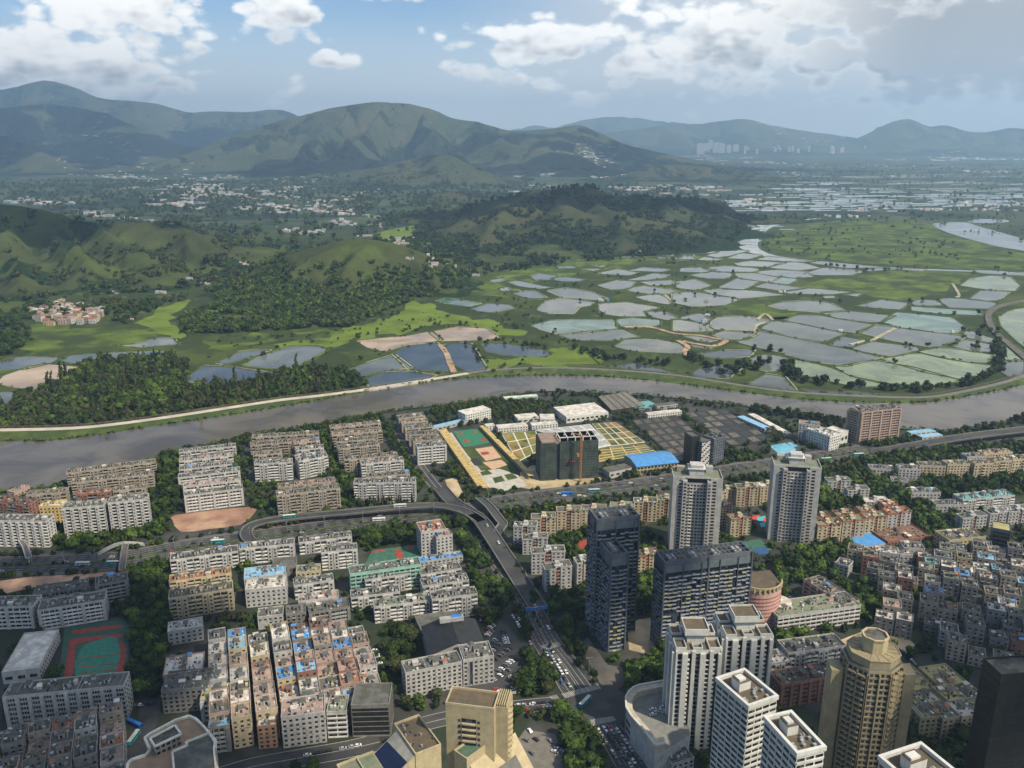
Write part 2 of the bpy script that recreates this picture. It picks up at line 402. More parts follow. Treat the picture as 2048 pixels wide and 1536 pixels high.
# ---- open ground reaching the horizon
def ground_mat():
    m = bpy.data.materials.new('wetland_ground'); m.use_nodes = True; t = NT(m.node_tree); b = t.n['Principled BSDF']
    P = t.new('ShaderNodeNewGeometry').outputs['Position']
    v = t.new('ShaderNodeTexVoronoi'); v.inputs['Scale'].default_value = .006
    wob = t.new('ShaderNodeTexNoise'); wob.inputs['Scale'].default_value = .01; t.l.new(P, wob.inputs['Vector'])
    t.l.new(t.vec('ADD', P, t.vec('SCALE', wob.outputs['Color'], scale=90)), v.inputs['Vector'])
    sep = t.new('ShaderNodeSeparateXYZ'); t.l.new(v.outputs['Color'], sep.inputs[0])
    c = t.mix(t.ramp(sep.outputs[0], .2, .9), (.040, .055, .020, 1), (.068, .090, .024, 1))
    c = t.mix(t.ramp(t.noise(P, .004, 6, .62), .42, .6), c, (.032, .048, .018, 1))
    c = t.mix(t.ramp(t.noise(P, .02, 6, .7), .52, .66, 0, .75), c, (.110, .135, .030, 1))
    c = t.mix(t.ramp(t.noise(P, .045, 5, .7), .55, .72, 0, .8), c, (.024, .042, .018, 1))
    c = t.mix(t.ramp(t.noise(P, .4, 4, .7), .4, .7, 0, .35), c, (.04, .05, .02, 1))
    # farther than about 3 km: patchwork of woods, fields and fallow
    sy = t.new('ShaderNodeSeparateXYZ'); t.l.new(P, sy.inputs[0])
    f = t.noise(t.vec('MULTIPLY', P, (1, 1.0, 1)), .0022, 6, .7)
    far = t.mix(t.ramp(f, .42, .58), (.020, .036, .022, 1), (.075, .095, .05, 1))
    far = t.mix(t.ramp(t.noise(P, .006, 6, .7), .5, .62), far, (.016, .030, .020, 1))
    far = t.mix(t.ramp(t.noise(P, .0042, 6, .75), .60, .68, 0, .6), far, (.16, .16, .13, 1))
    c = t.mix(t.ramp(sy.outputs[1], 2700, 3800), c, far)
    t.l.new(c, b.inputs['Base Color']); b.inputs['Roughness'].default_value = 1; b.inputs['Specular IOR Level'].default_value = .1
    bp = t.new('ShaderNodeBump'); bp.inputs['Strength'].default_value = .7; bp.inputs['Distance'].default_value = 1.2
    t.l.new(t.noise(P, .25, 5, .7), bp.inputs['Height']); t.l.new(bp.outputs[0], b.inputs['Normal'])
    return m
GM = ground_mat()
b = MB(); b.poly([(-30000, -3000, 0), (30000, -3000, 0), (30000, 30000, 0), (-30000, 30000, 0)]); b.build('ground', GM, None, 'structure')
MEADOW = mat('meadow', (.095, .135, .026), rough=1, var=.25, scale=.02, world=True, rnd=.08, spec=.1, col2=(.042, .060, .020), c2lo=.44, c2hi=.60, bump=.9)
MEADOWB = mat('lime_meadow', (.120, .165, .026), rough=1, var=.18, scale=.02, world=True, rnd=.05, spec=.1, col2=(.12, .18, .03), c2lo=.45, c2hi=.65, bump=.5)
BANK = mat('bank_grass', (.075, .100, .030), rough=1, var=.25, scale=.05, world=True, rnd=.1, spec=.1, col2=(.05, .075, .025), c2lo=.45, c2hi=.6)
BANKP = mat('bank_path', (.34, .31, .22), rough=1, var=.2, scale=.05, world=True, rnd=.1, spec=.1)
BANKR = mat('orange_soil', (.34, .235, .15), rough=1, var=.25, scale=.05, world=True, rnd=.1)
CITYG = mat('city_ground', (.050, .050, .043), var=.3, scale=.03, world=True, rnd=0, grime=.4, col2=(.022, .034, .014), c2lo=.44, c2hi=.55)

# city side ground: from the near river bank to behind the camera
NEARB = [(-700,1110),(-350,1035),(-80,992),(0,985),(80,976),(150,962),(230,942),(330,908),(450,886),(500,870),(640,850),(720,833),(800,820),(900,808),(960,800),(1010,793),(1080,783),(1200,786),(1300,792),(1400,801),(1480,811),(1560,823),(1690,840),(1760,852),(1830,860),(1900,863),(1980,851),(2048,836),(2150,810),(2300,770),(2700,690)]
FARB = [(-700,950),(-350,905),(-80,884),(0,882),(100,881),(200,869),(300,853),(420,836),(540,817),(620,803),(700,789),(800,772),(900,759),(1000,753),(1100,751),(1200,753),(1300,761),(1400,773),(1500,786),(1600,798),(1700,804),(1800,806),(1850,804),(1900,798),(1980,784),(2048,769),(2150,745),(2300,705),(2700,620)]
nb = smooth([at(*p) for p in NEARB], 4); fb_ = smooth([at(*p) for p in FARB], 4)
flat_poly('city_ground', [(*p[:2],) for p in nb] + [(1500, nb[-1][1]), (2500, -500), (-2500, -500), (-1500, nb[0][1])], .06, CITYG)
RIV = water('river_water', (.125, .108, .082), .06)
Q = [(*p[:2],) for p in nb] + [(*p[:2],) for p in fb_[::-1]]
flat_poly('river', Q, .03, RIV); occupy(Q)
# grassy river banks, sloped
def slope_bank(name, P, w0, z0, w1, z1, m, side):
    b = MB(); L0, R0 = ribbon(P, 2*w0); L1, R1 = ribbon(P, 2*w1); A, B = (L0, L1) if side > 0 else (R0, R1)
    for i in range(len(P)-1): b.poly([(*A[i], z0), (*A[i+1], z0), (*B[i+1], z1), (*B[i], z1)])
    return b.build(name, m, None, 'structure')
slope_bank('river_bank', nb, -5, -.3, 4, 1.2, BANK, -1)
PATH = [(-700,918),(-350,880),(-80,863),(0,863),(110,861),(200,855),(330,838),(480,815),(560,803),(640,794),(750,779),(900,755),(980,743),(1080,738),(1200,741),(1350,753),(1500,776),(1600,788),(1750,796),(1850,797),(1920,787),(2000,769),(2048,754),(2150,722),(2300,665),(2700,570)]
pl = px_line(PATH, 5)
b = MB(); L, R = ribbon(pl, 9)
far_t = []
for i in range(len(pl)-1):
    pass
# far bank slope from the water edge up to the path
fr_ = smooth([at(*p) for p in FARB], 5)
b = MB()
def nearest(P, q): return min(P, key=lambda p: (p[0]-q[0])**2 + (p[1]-q[1])**2)
prev = None
for i, p in enumerate(pl):
    w = nearest(fr_, p); cur = ((R[i][0], R[i][1], 2.0), (w[0], w[1]-1.5, .05))
    if prev: b.poly([prev[1], cur[1], cur[0], prev[0]])
    prev = cur
b.build('river_bank', BANK, None, 'structure')
b = MB(); strip(b, pl[:58], 10, 2.2, 0, thick=2.1); b.build('promenade', mat('pale_concrete', (.48, .44, .36), world=True, rnd=0, grime=.15, scale=.05), None, 'structure')
b = MB(); strip(b, pl[57:], 8, 2.2, 0, thick=2.1); b.build('patrol_road', CONC, None, 'structure')
# patrol fence along the road: posts and mesh line, one thing
f = thing('border_fence', 'long brown wire fence along the patrol road on the far river bank', 'fence', tuple(pl[len(pl)//2]))
b = MB(); pb = MB(); L2, R2 = ribbon(pl, 11.5); o0 = pl[len(pl)//2]
for i in range(len(pl)-1):
    a = np.array([*L2[i], 2.2]) - o0; c = np.array([*L2[i+1], 2.2]) - o0
    b.bar(a + [0,0,2.6], c + [0,0,2.6], .35); b.bar(a + [0,0,1.3], c + [0,0,1.3], .25)
    n = max(1, int(np.linalg.norm(c-a)/9))
    for k in range(n): q = a + (c-a)*k/n; pb.box(q[0]-.15, q[0]+.15, q[1]-.15, q[1]+.15, q[2]-2, q[2]+3)
FEN = mat('rust_fence', (.17, .13, .10), rnd=0)
b.build('rail', FEN, f); pb.build('posts', FEN, f, 'stuff')

# ---- ponds traced from the photo (three crops, coordinates turned into pixels)
TR = lambda P, ox, oy: [(ox + x/2.926, oy + y/2.926) for x, y in P]
def P_(s):
    v = [float(t) for t in s.replace(',', ' ').split()]; return list(zip(v[::2], v[1::2]))
WCOL = {'t': water('teal_pond_water', (.11, .175, .13)), 'g': water('green_pond_water', (.165, .20, .095), .09), 's': water('grey_pond_water', (.105, .11, .085), .06),
        'b': water('brown_pond_water', (.33, .24, .15), .16), 'd': water('dark_pond_water', (.055, .065, .07), .06), 'v': water('silver_pond_water', (.115, .12, .10), .07)}
R_ = """t 1235,715 1310,660 1440,672 1620,690 1690,745 1640,780 1500,768 1330,745
s 1090,775 1190,735 1400,760 1690,800 1610,850 1480,858 1250,815
s 870,660 1000,650 1150,665 1270,680 1200,715 1110,712 960,690
s 555,620 640,600 800,590 900,605 1010,650 830,658 640,640
s 660,705 740,675 860,680 1155,730 1060,778 900,755
s 510,750 590,710 720,725 980,780 870,828 700,800
s 385,835 470,805 500,770 700,810 1000,875 1200,920 980,970 860,950 740,930 650,895
g 690,960 730,940 840,965 920,990 1020,1030 1250,1085 1050,1090 860,1045 700,1010
g 970,980 1180,945 1400,985 1660,1055 1500,1080 1300,1075 1060,1030
g 1230,935 1440,900 1600,940 1840,970 1830,1010 1700,1050 1500,1010
g 1450,890 1560,870 1700,885 1850,905 1850,950 1720,945 1600,920
s 1610,850 1700,820 1860,850 1890,885 1750,885
d 920,850 990,800 1130,830 1030,860
s 1060,870 1150,830 1400,860 1420,880 1260,915 1130,890
g 1680,500 1740,465 1850,445 1960,450 2010,500 1990,530 1850,525
s 1730,580 1800,530 1960,540 1900,580 1840,590
s 1560,590 1600,575 1760,585 1880,605 1830,635 1620,630
s 1400,600 1440,585 1540,590 1560,615 1420,618
t 1400,625 1600,640 1800,650 1780,675 1560,665 1410,650
s 1080,620 1220,585 1370,605 1310,640 1180,630
s 1700,770 1760,775 1900,825 1830,830 1720,805
g 1920,850 1990,880 2040,935 1960,940 1930,900
s 1910,945 2048,945 2040,1020 1960,1030 1920,1000
g 1905,690 1960,650 2060,630 2200,640 2200,930 2048,860 2000,820 1930,740
s 210,700 290,685 420,683 560,705 490,740 470,765 250,755 220,730
s 240,790 300,770 440,780 470,790 410,815 300,815
s 0,705 90,705 180,740 230,765 100,770 0,765
d 40,690 150,665 210,690 180,720 70,700
v 0,545 100,540 230,555 370,580 290,615 120,625 0,600
v 180,530 290,520 500,535 640,555 400,575 260,560
v 270,510 370,458 500,480 400,525 300,520
v 20,480 120,465 200,500 130,525 20,515
v 350,430 480,430 610,455 560,480 400,460
v 480,510 550,485 750,515 620,530
t 570,485 630,450 720,465 670,492
v 650,540 800,518 1040,540 900,552 700,550
v 100,440 220,420 350,430 300,460 180,458
v 40,420 50,400 150,395 230,410 180,425
v 180,400 300,385 470,400 480,420 260,420
v 370,370 460,358 640,368 540,390 400,385
v 500,350 560,332 810,360 680,360
v 560,395 660,362 760,370 850,398 720,412
v 480,420 600,410 770,420 800,450 680,455 560,440
v 810,370 860,358 1080,380 1240,395 1000,398
v 770,430 880,398 1060,412 1110,418 1030,438 870,440
v 1110,420 1180,400 1460,405 1440,418 1300,410
v 320,340 400,312 500,325 430,345
v 200,325 300,288 430,300 320,325 260,335
v 10,310 80,300 250,300 220,312
v 40,280 120,272 300,290 200,298
v 240,265 290,240 320,255 290,275
v 110,250 150,235 190,245 150,262
v 265,200 300,175 400,180 360,205
v 300,165 370,150 400,165 330,172
v 380,150 480,152 440,160
v 270,215 340,205 370,220 300,225
v 0,235 60,225 80,240 0,250
v -30,345 -20,320 100,320 110,345
v 150,350 180,335 260,345 230,355
d 130,905 300,885 460,880 420,915 280,925
s 460,930 550,905 660,930 650,990 540,1005 490,985
d 110,1020 190,970 380,990 300,1040 170,1040
s 440,1080 540,1025 640,1040 700,1110 560,1095
d 760,1110 850,1115 1100,1130 1230,1140 1050,1150 850,1140
s 100,840 190,850 240,850 210,870 130,860
s 60,800 160,800 240,820 180,830
s 1760,410 1900,415 2060,430 2060,445 1800,430
v 880,565 930,562 940,572 890,575
v 1000,555 1100,545 1070,565"""
M_ = """t 1150,735 1260,708 1400,705 1610,705 1640,750 1480,770 1300,785 1200,755
s 1310,790 1500,770 1660,760 1750,800 1600,820 1400,820
t 1650,740 1650,700 1740,693 1880,705 1870,735 1740,748
s 1640,860 1700,820 1850,815 1980,840 2040,880 1980,898 1750,885
s 1540,610 1700,600 1880,630 1790,650 1810,680 1660,680 1550,665
s 1180,640 1220,600 1310,575 1490,600 1470,620 1400,630 1380,665 1230,662
s 1230,530 1340,515 1480,540 1570,575 1500,585 1330,570
d 1040,550 1080,535 1150,535 1220,570 1120,575
t 590,590 640,575 720,590 830,605 770,625 640,605
d 800,640 880,608 1000,615 1030,635 930,655 860,655
v 960,520 1000,510 1010,530 970,530
v 900,470 960,460 980,475 920,480
v 1010,485 1060,472 1180,500 1250,510 1180,520 1080,505
v 1140,445 1190,430 1280,445 1240,465 1160,470
v 1270,460 1330,450 1440,465 1400,478 1300,475
v 1420,400 1540,405 1500,415
v 1470,380 1550,382 1540,390
v 1290,390 1380,385 1400,400 1300,400
v 1710,415 1800,395 1900,400 1940,405 1900,420
v 1530,500 1640,470 1750,480 1700,520 1600,525
v 1700,470 1850,430 1940,440 1900,455 1800,470
v 1780,480 1950,470 1980,490 1850,500
v 1700,520 1800,505 1950,525 2000,545 1850,550 1750,540
v 1750,570 1880,550 1950,590 1930,610 1820,590
d 1810,655 1900,655 1990,690 1920,700 1840,680
b 130,825 210,815 400,800 540,770 600,820 500,840 400,850 290,885 190,860
b 560,775 700,745 860,755 935,800 860,820 620,825
d 340,905 420,860 580,840 610,880 670,1000 420,990 380,930
s 40,1010 180,960 330,910 420,985 260,1000 130,1035
d 640,850 720,840 790,850 880,1000 770,1010 690,960 640,880
d 850,840 1000,845 1130,870 1240,890 1200,915 1040,910 900,890
d 170,1060 280,1015 420,1010 560,1030 480,1060 220,1090
d 1600,980 1750,960 1980,1010 1900,1010 1700,990
v 1530,430 1640,405 1750,425 1700,440 1560,435
v 1880,340 1890,315 1940,310 1960,318 1930,345
v 1620,320 1680,325 1740,340 1640,338
v 1620,240 1700,250 1760,262 1680,262"""
L_ = """s 0,960 60,925 180,920 330,925 280,955 150,985 0,995
b 0,1070 40,1030 160,985 260,965 480,985 350,1050 190,1110 80,1090
s -60,1125 60,1130 110,1150 60,1180 -40,1210
s 380,940 430,910 700,895 880,885 1000,885 900,915 600,940 480,960
s 700,850 820,840 930,810 1000,815 1030,845 850,858
s 1280,950 1400,895 1500,882 1570,885 1430,930 1320,960
s 1440,965 1520,920 1640,880 1700,860 1850,860 1900,880 1800,930 1700,985 1560,980
d 1100,1050 1200,975 1350,985 1600,1020 1500,1060 1250,1075 1150,1065"""
POND_POLYS = []
zz = 0
for txt, ox, oy in ((R_, 1348, 400), (M_, 674, 400), (L_, 0, 400)):
    for ln in txt.split('\n'):
        k, rest = ln.split(' ', 1); Pp = TR(P_(rest), ox, oy); Q = [at(*p) for p in Pp]
        cx = sum(q[0] for q in Q)/len(Q); cy = sum(q[1] for q in Q)/len(Q); zz = (zz + 1) % 5
        R0 = corner(Q); POND_POLYS.append(R0); occupy(R0)
        flat_poly('pond', R0, .25 + .02*zz, WCOL[k])
        # raised bund round each pond
        b = MB(); far = cy > 2300; wd = 5.5 if not far else 7
        Rc = R0 + [R0[0], R0[1]]; La, Ra = ribbon(Rc, wd); Lb, Rb = ribbon(Rc, wd*.35)
        hh = .9 + .1*zz
        mm = 1 if (random.random() < .28 or k == 'v' and random.random() < .3) else 0
        for i in range(len(Rc)-2):
            b.poly([(*La[i], .1), (*La[i+1], .1), (*Lb[i+1], hh), (*Lb[i], hh)], 0)
            b.poly([(*Lb[i], hh), (*Lb[i+1], hh), (*Rb[i+1], hh), (*Rb[i], hh)], mm if (i // 5) % 3 else 0)
            b.poly([(*Rb[i], hh), (*Rb[i+1], hh), (*Ra[i+1], .1), (*Ra[i], .1)], 0)
        b.build('pond_bund', [BANK, BANKR if k == 'b' and zz == 2 else BANKP], None, 'structure')
# old river meander, the far channel and its banks
MEA = [(1640,437),(1605,440),(1545,450),(1512,466),(1496,485),(1503,499),(1540,512),(1600,520),(1700,530),(1800,537),(1900,541),(2060,546)]
ml = px_line(MEA, 5)
b = MB(); strip(b, ml, lambda t: 22 + 42*min(1, max(0, 1-abs(t-.38)/.32)), .3); b.build('old_river', RIV2 := water('meander_water', (.21, .22, .20), .09), None, 'structure')
b = MB(); strip(b, ml, lambda t: 34 + 50*min(1, max(0, 1-abs(t-.38)/.32)), .2); b.build('river_bank', BANK, None, 'structure')
px_poly('far_channel', [(1868,447),(1930,445),(1955,452),(2048,478),(2120,500),(2120,525),(2048,502),(2000,494),(1930,476),(1885,461)], .3, RIV2, 4)
px_poly('far_channel', [(1935,443),(1960,438),(2015,440),(2010,445),(1960,446)], .34, RIV2, 3)
# eastern levee road
b = MB(); strip(b, px_line([(2120,590),(2048,603),(1998,614),(1978,628),(1978,645),(1992,668),(2020,692),(2048,716),(2090,750)], 5), 11, 2.5, 0, thick=2.4); b.build('levee_road', PAVE, None, 'structure')
# soil tracks between the ponds
b = MB()
for P in ([(1250,655),(1300,655),(1350,668),(1400,672),(1440,680),(1452,683),(1425,693),(1390,688),(1365,683)], [(1355,682),(1375,693),(1370,705),(1382,718)], [(880,690),(893,708),(900,728),(908,745)]):
    strip(b, px_line(P, 4), 9, 1.2, 0, thick=1)
b.build('dirt_track', BANKR, None, 'structure')
b = MB()
for P in ([(1905,568),(1918,590),(1912,595)], [(1515,640),(1530,628),(1545,640)], [(1510,665),(1513,652),(1530,645)], [(1700,690),(1730,682)], [(1330,590),(1345,605)], [(1790,657),(1765,670),(1740,684)]):
    strip(b, px_line(P, 4), 6, 1.3, 0, thick=1)
b.build('dirt_track', BANKP, None, 'structure')
MZ = .07
for P, mtl in (([(560,690),(620,672),(700,655),(760,640),(830,603),(880,618),(960,640),(1040,660),(1000,668),(900,650),(800,668),(740,672),(690,690),(640,702)], MEADOWB),
    ([(275,650),(325,615),(385,600),(392,603),(355,628),(350,655),(380,672),(330,690),(290,672)], MEADOWB),
    ([(45,690),(70,648),(160,655),(260,648),(300,660),(350,680),(250,695),(150,700),(60,715)], MEADOW),
    ([(400,680),(500,668),(620,660),(700,660),(640,690),(560,680),(430,698)], MEADOW),
    ([(980,738),(975,725),(1040,716),(1110,700),(1160,702),(1205,714),(1190,733),(1080,734)], MEADOWB),
    ([(1452,622),(1500,600),(1560,590),(1545,600),(1600,627),(1570,640),(1520,634)], MEADOW),
    ([(1580,588),(1640,558),(1760,545),(1900,541),(1960,550),(1920,560),(1870,592),(1780,598),(1680,580)], MEADOW),
    ([(1545,470),(1640,445),(1740,440),(1860,447),(1900,470),(2048,508),(2060,538),(1850,532),(1650,518),(1560,505),(1530,490)], MEADOW),
    ([(920,585),(960,560),(1010,570),(1090,595),(1070,605),(990,590)], MEADOW),
    ([(760,465),(850,450),(900,470),(850,492),(800,485)], MEADOWB),
    ([(1060,530),(1300,505),(1400,515),(1200,540),(1120,560),(1000,560)], MEADOW)):
    MZ += .012; px_poly('meadow', P, MZ, mtl, 5, occ=False, wob=26)

# ================================================================ HILLS
def hill_mat(name, grass, scrub, gcol2, sc=1.0):
    m = bpy.data.materials.new(name); m.use_nodes = True; t = NT(m.node_tree); b = t.n['Principled BSDF']
    P = t.new('ShaderNodeNewGeometry').outputs['Position']; at_ = t.new('ShaderNodeAttribute', attribute_name='scrub').outputs['Fac']
    g = t.mix(t.ramp(t.noise(P, .004*sc, 5, .65), .4, .65), (*grass, 1), (*gcol2, 1))
    g = t.mix(t.ramp(t.noise(P, .03*sc, 4, .7), .5, .75, 0, .5), g, tuple(x*.6 for x in grass) + (1,))
    f = t.ramp(t.math('ADD', at_, t.math('MULTIPLY', t.math('SUBTRACT', t.noise(P, .018*sc, 6, .72), .5), 1.5)), .42, .60)
    s = t.mix(t.ramp(t.noise(P, .05*sc, 4, .7), .4, .65), (*scrub, 1), tuple(x*1.9 for x in scrub) + (1,))
    t.l.new(t.mix(f, g, s), b.inputs['Base Color']); b.inputs['Roughness'].default_value = 1; b.inputs['Specular IOR Level'].default_value = .05
    bp = t.new('ShaderNodeBump'); bp.inputs['Strength'].default_value = 1; bp.inputs['Distance'].default_value = 3.0 if sc == 1 else 34
    t.l.new(t.math('ADD', t.noise(P, .09*sc, 5, .7), t.math('MULTIPLY', f, .5)), bp.inputs['Height']); t.l.new(bp.outputs[0], b.inputs['Normal'])
    return m
HM_NEAR = hill_mat('near_hill_slopes', (.050, .060, .025), (.014, .027, .010), (.070, .095, .024))
HM_MID = hill_mat('dark_hill_slopes', (.048, .058, .027), (.011, .022, .009), (.064, .066, .032))
HM_FAR = hill_mat('mountain_slopes', (.066, .086, .044), (.013, .027, .018), (.10, .105, .055), .5)
HILLS = []
def hill(name, ridges, m, n=(170, 110), power=1.15, rav=.52, lam=.30, seed=1, detail=.10, green=0, ramp_=1.0, warp=.42):
    """ridges: list of (points (px, py, distance m), half width towards us, half width away)"""
    segs = []; xs = []; ys = []
    for pts, wf, wb in ridges:
        Q = smooth([at_dist(*p) for p in pts], 3); s = 0
        for a, c in zip(Q[:-1], Q[1:]):
            L = np.linalg.norm((c-a)[:2]); segs.append((a, c, s, L, wf, wb)); s += L
        for q in Q: xs += [q[0]-max(wf, wb), q[0]+max(wf, wb)]; ys += [q[1]-wf, q[1]+wb]
    X, Y = np.meshgrid(np.linspace(min(xs), max(xs), n[0]), np.linspace(min(ys), max(ys), n[1]))
    w0 = ridges[0][1]
    wx = X + (fbm(X/w0*2.2, Y/w0*2.2, 4, seed)-.5)*w0*warp; wy = Y + (fbm(X/w0*2.2, Y/w0*2.2, 4, seed+50)-.5)*w0*warp
    Z = np.full(X.shape, -50.); SC = np.ones(X.shape)
    bestd = {}
    for ri, (pts, wf, wb) in enumerate(ridges):
        bd = np.full(X.shape, 1e9); bh = np.zeros(X.shape); bs = np.zeros(X.shape); bw = np.zeros(X.shape)
        s0 = 0
        for a, c, s, L, wf_, wb_ in segs:
            if (wf_, wb_) != (wf, wb): continue
            d2 = (c-a)[:2]; tt = np.clip(((wx-a[0])*d2[0] + (wy-a[1])*d2[1])/(L*L+1e-9), 0, 1)
            px, py = a[0]+tt*d2[0], a[1]+tt*d2[1]; dd = np.hypot(wx-px, wy-py)
            front = (wy < py); ww = np.where(front, wf, wb); r = dd/ww
            k = r < bd; bd = np.where(k, r, bd); bh = np.where(k, a[2]+tt*(c[2]-a[2]), bh); bs = np.where(k, s+tt*L + np.where(front, 0, 5000), bs); bw = np.where(k, ww, bw)
        hmx = max(1, bh.max()); ws = np.clip(bh/hmx, .02, 1)**.55; bd = bd/ws; t = np.clip(bd, 0, 1)
        lamm = lam*wf
        n1 = fbm(bs/lamm + 40*seed, t*1.1 + 3, 3, seed+3); n2 = fbm(bs/lamm*2.3 + 11, t*2.2, 3, seed+7)
        ravine = np.clip(1-np.abs(n1-.5)*5.2, 0, 1)*.7 + np.clip(1-np.abs(n2-.5)*5, 0, 1)*.35
        prof = (1-t)**power*(1+.25*np.sin(pi*t))
        rid = 0; am = 1; tot = 0
        for o in range(5):
            q = 1-np.abs(2*vnoise(wx/w0*2.6*2**o+7.7*seed, wy/w0*2.6*2**o, seed+60+o)-1); rid = rid + am*q**1.6; tot += am; am *= .6
        rid = rid/tot; gul = np.clip((.62-rid)*2.6, 0, 1)
        z = bh*prof*(1 - rav*ravine*np.clip(t*3.2, 0, 1))*(1 - .62*np.clip(1-rid, 0, 1)*np.clip(t*3, .03, 1)*1.3*ramp_ + .10*np.clip(t*3, 0, 1)) + (fbm(wx/w0*6, wy/w0*6, 4, seed+9)-.5)*detail*bh*np.clip(t*5, 0, 1)*(1-t)
        z = np.where(bd >= 1, -6 - (bd-1)*20, z)
        k = z > Z; Z = np.where(k, z, Z)
        SC = np.where(k, np.maximum(ravine*.75, gul*.9) + np.clip((t-.62)*2.2, 0, .8) - .12 - green*(1-t), SC)
    ny, nx = X.shape
    V = np.stack([X, Y, Z], -1).reshape(-1, 3)
    i = np.arange(ny-1)[:, None]*nx + np.arange(nx-1)[None]; F4 = np.stack([i, i+1, i+nx+1, i+nx], -1).reshape(-1, 4)
    keep = (V[F4][:, :, 2].max(1) > -2); F4 = F4[keep]
    used = np.unique(F4); remap = np.zeros(len(V), np.int64); remap[used] = np.arange(len(used))
    me = raw_mesh(name, V[used], remap[F4], [m], smooth=True)
    at_ = me.attributes.new('scrub', 'FLOAT', 'POINT'); at_.data.foreach_set('value', SC.reshape(-1)[used].astype(np.float32))
    HILLS.append((X, Y, Z, SC))
    return link(name, me, None, 'structure')
def ground_z(x, y):
    z = 0
    for X, Y, Z, _ in HILLS:
        fx = (x-X[0, 0])/(X[0, -1]-X[0, 0])*(X.shape[1]-1); fy = (y-Y[0, 0])/(Y[-1, 0]-Y[0, 0])*(X.shape[0]-1)
        if 0 <= fx < X.shape[1]-1 and 0 <= fy < X.shape[0]-1:
            i, j = int(fy), int(fx); a, c = fy-i, fx-j
            z = max(z, Z[i, j]*(1-a)*(1-c)+Z[i, j+1]*(1-a)*c+Z[i+1, j]*a*(1-c)+Z[i+1, j+1]*a*c)
    return z
def scrub_at(x, y):
    for X, Y, Z, SC in HILLS:
        fx = (x-X[0, 0])/(X[0, -1]-X[0, 0])*(X.shape[1]-1); fy = (y-Y[0, 0])/(Y[-1, 0]-Y[0, 0])*(X.shape[0]-1)
        if 0 <= fx < X.shape[1]-1 and 0 <= fy < X.shape[0]-1 and Z[int(fy), int(fx)] > 0: return SC[int(fy), int(fx)]
    return 0
hill('hill', [([(-160,403,2350),(-40,408,2400),(60,418,2400),(150,436,2420),(240,446,2420),(330,448,2400),(400,470,2330),(470,502,2260),(505,522,2230)], 520, 600),
              ([(-50,430,2330),(-30,480,2150),(0,520,2000),(30,560,1880)], 250, 260), ([(110,432,2380),(125,470,2230),(150,505,2100),(165,545,1980)], 200, 210), ([(230,450,2380),(250,480,2260),(290,515,2140)], 190, 190), ([(350,455,2360),(395,490,2250),(440,520,2160)], 150, 160)], HM_NEAR, (230, 150), seed=1)
hill('hill', [([(240,563,2160),(290,537,2120),(330,528,2090),(370,540,2100),(410,560,2140)], 210, 260)], HM_NEAR, (90, 60), seed=4, rav=.25, green=.5)
hill('hill', [([(450,560,2150),(530,528,2080),(600,508,2060),(660,494,2050),(720,480,2050),(770,490,2040),(820,513,2020),(870,545,2000),(900,565,2000)], 420, 480),
              ([(735,492,2000),(720,530,1880),(700,570,1780)], 150, 200), ([(810,520,1990),(850,560,1880)], 120, 160), ([(640,505,2020),(600,545,1900),(580,590,1790)], 150, 200), ([(530,535,2050),(490,575,1920),(440,610,1800)], 150, 200)], HM_NEAR, (190, 140), seed=2, green=.30)
hill('hill', [([(800,468,3150),(880,438,3300),(960,408,3400),(1050,384,3450),(1130,374,3450),(1190,370,3450),(1260,386,3500),(1340,396,3550),(1410,402,3600),(1470,430,3600)], 900, 900),
              ([(1180,385,3350),(1200,425,3000),(1230,470,2700)], 300, 330), ([(1050,395,3350),(1010,430,3050),(990,475,2750)], 280, 300), ([(920,425,3300),(880,460,3000)], 260, 280), ([(1340,402,3450),(1370,435,3100)], 280, 300)], HM_MID, (240, 170), seed=3, rav=.42)
hill('hill', [([(820,400,4700),(890,385,4700),(950,398,4650),(1000,410,4600)], 420, 520)], HM_MID, (90, 70), seed=14)
hill('hill', [([(560,366,6300),(640,345,6600),(740,338,6800),(800,325,6700),(880,308,6500),(930,325,6500),(970,345,6400),(1000,366,6300)], 1000, 1100)], HM_FAR, (240, 160), seed=5, rav=.5, ramp_=1.25, warp=.25)
hill('mountain', [([(300,322,8600),(400,290,8900),(480,262,9100),(560,240,9200),(610,228,9200),(690,210,9200),(770,202,9200),(850,215,9300),(900,235,9300),(960,243,9300),(1040,260,9300),(1100,257,9400),(1150,249,9400),(1190,265,9400),(1250,286,9300),(1330,306,9200),(1400,318,9200)], 2100, 2000),
                  ([(770,215,9000),(745,255,8300),(700,290,7700)], 800, 800), ([(690,222,8900),(650,262,8300),(600,300,7800)], 700, 700), ([(850,225,9000),(880,262,8400),(930,300,7800)], 700, 700), ([(560,262,8800),(470,295,8300),(380,325,8000)], 800, 800), ([(960,262,8900),(1040,290,8300),(1150,312,7900)], 900, 900)], HM_FAR, (420, 260), seed=6, rav=.5, lam=.30, ramp_=1.25, warp=.2)
hill('mountain', [([(-200,262,8800),(-60,262,8800),(20,272,8600),(70,300,8400),(110,325,8200)], 1200, 1200)], HM_FAR, (160, 110), seed=8, ramp_=1.25)
hill('mountain', [([(-250,235,11500),(-100,225,11500),(0,216,11500),(90,206,11500),(150,212,11500),(220,230,11300),(290,256,11200),(350,285,11000),(430,305,10800)], 2300, 2000)], HM_FAR, (300, 180), seed=9, rav=.5, ramp_=1.3, warp=.2)
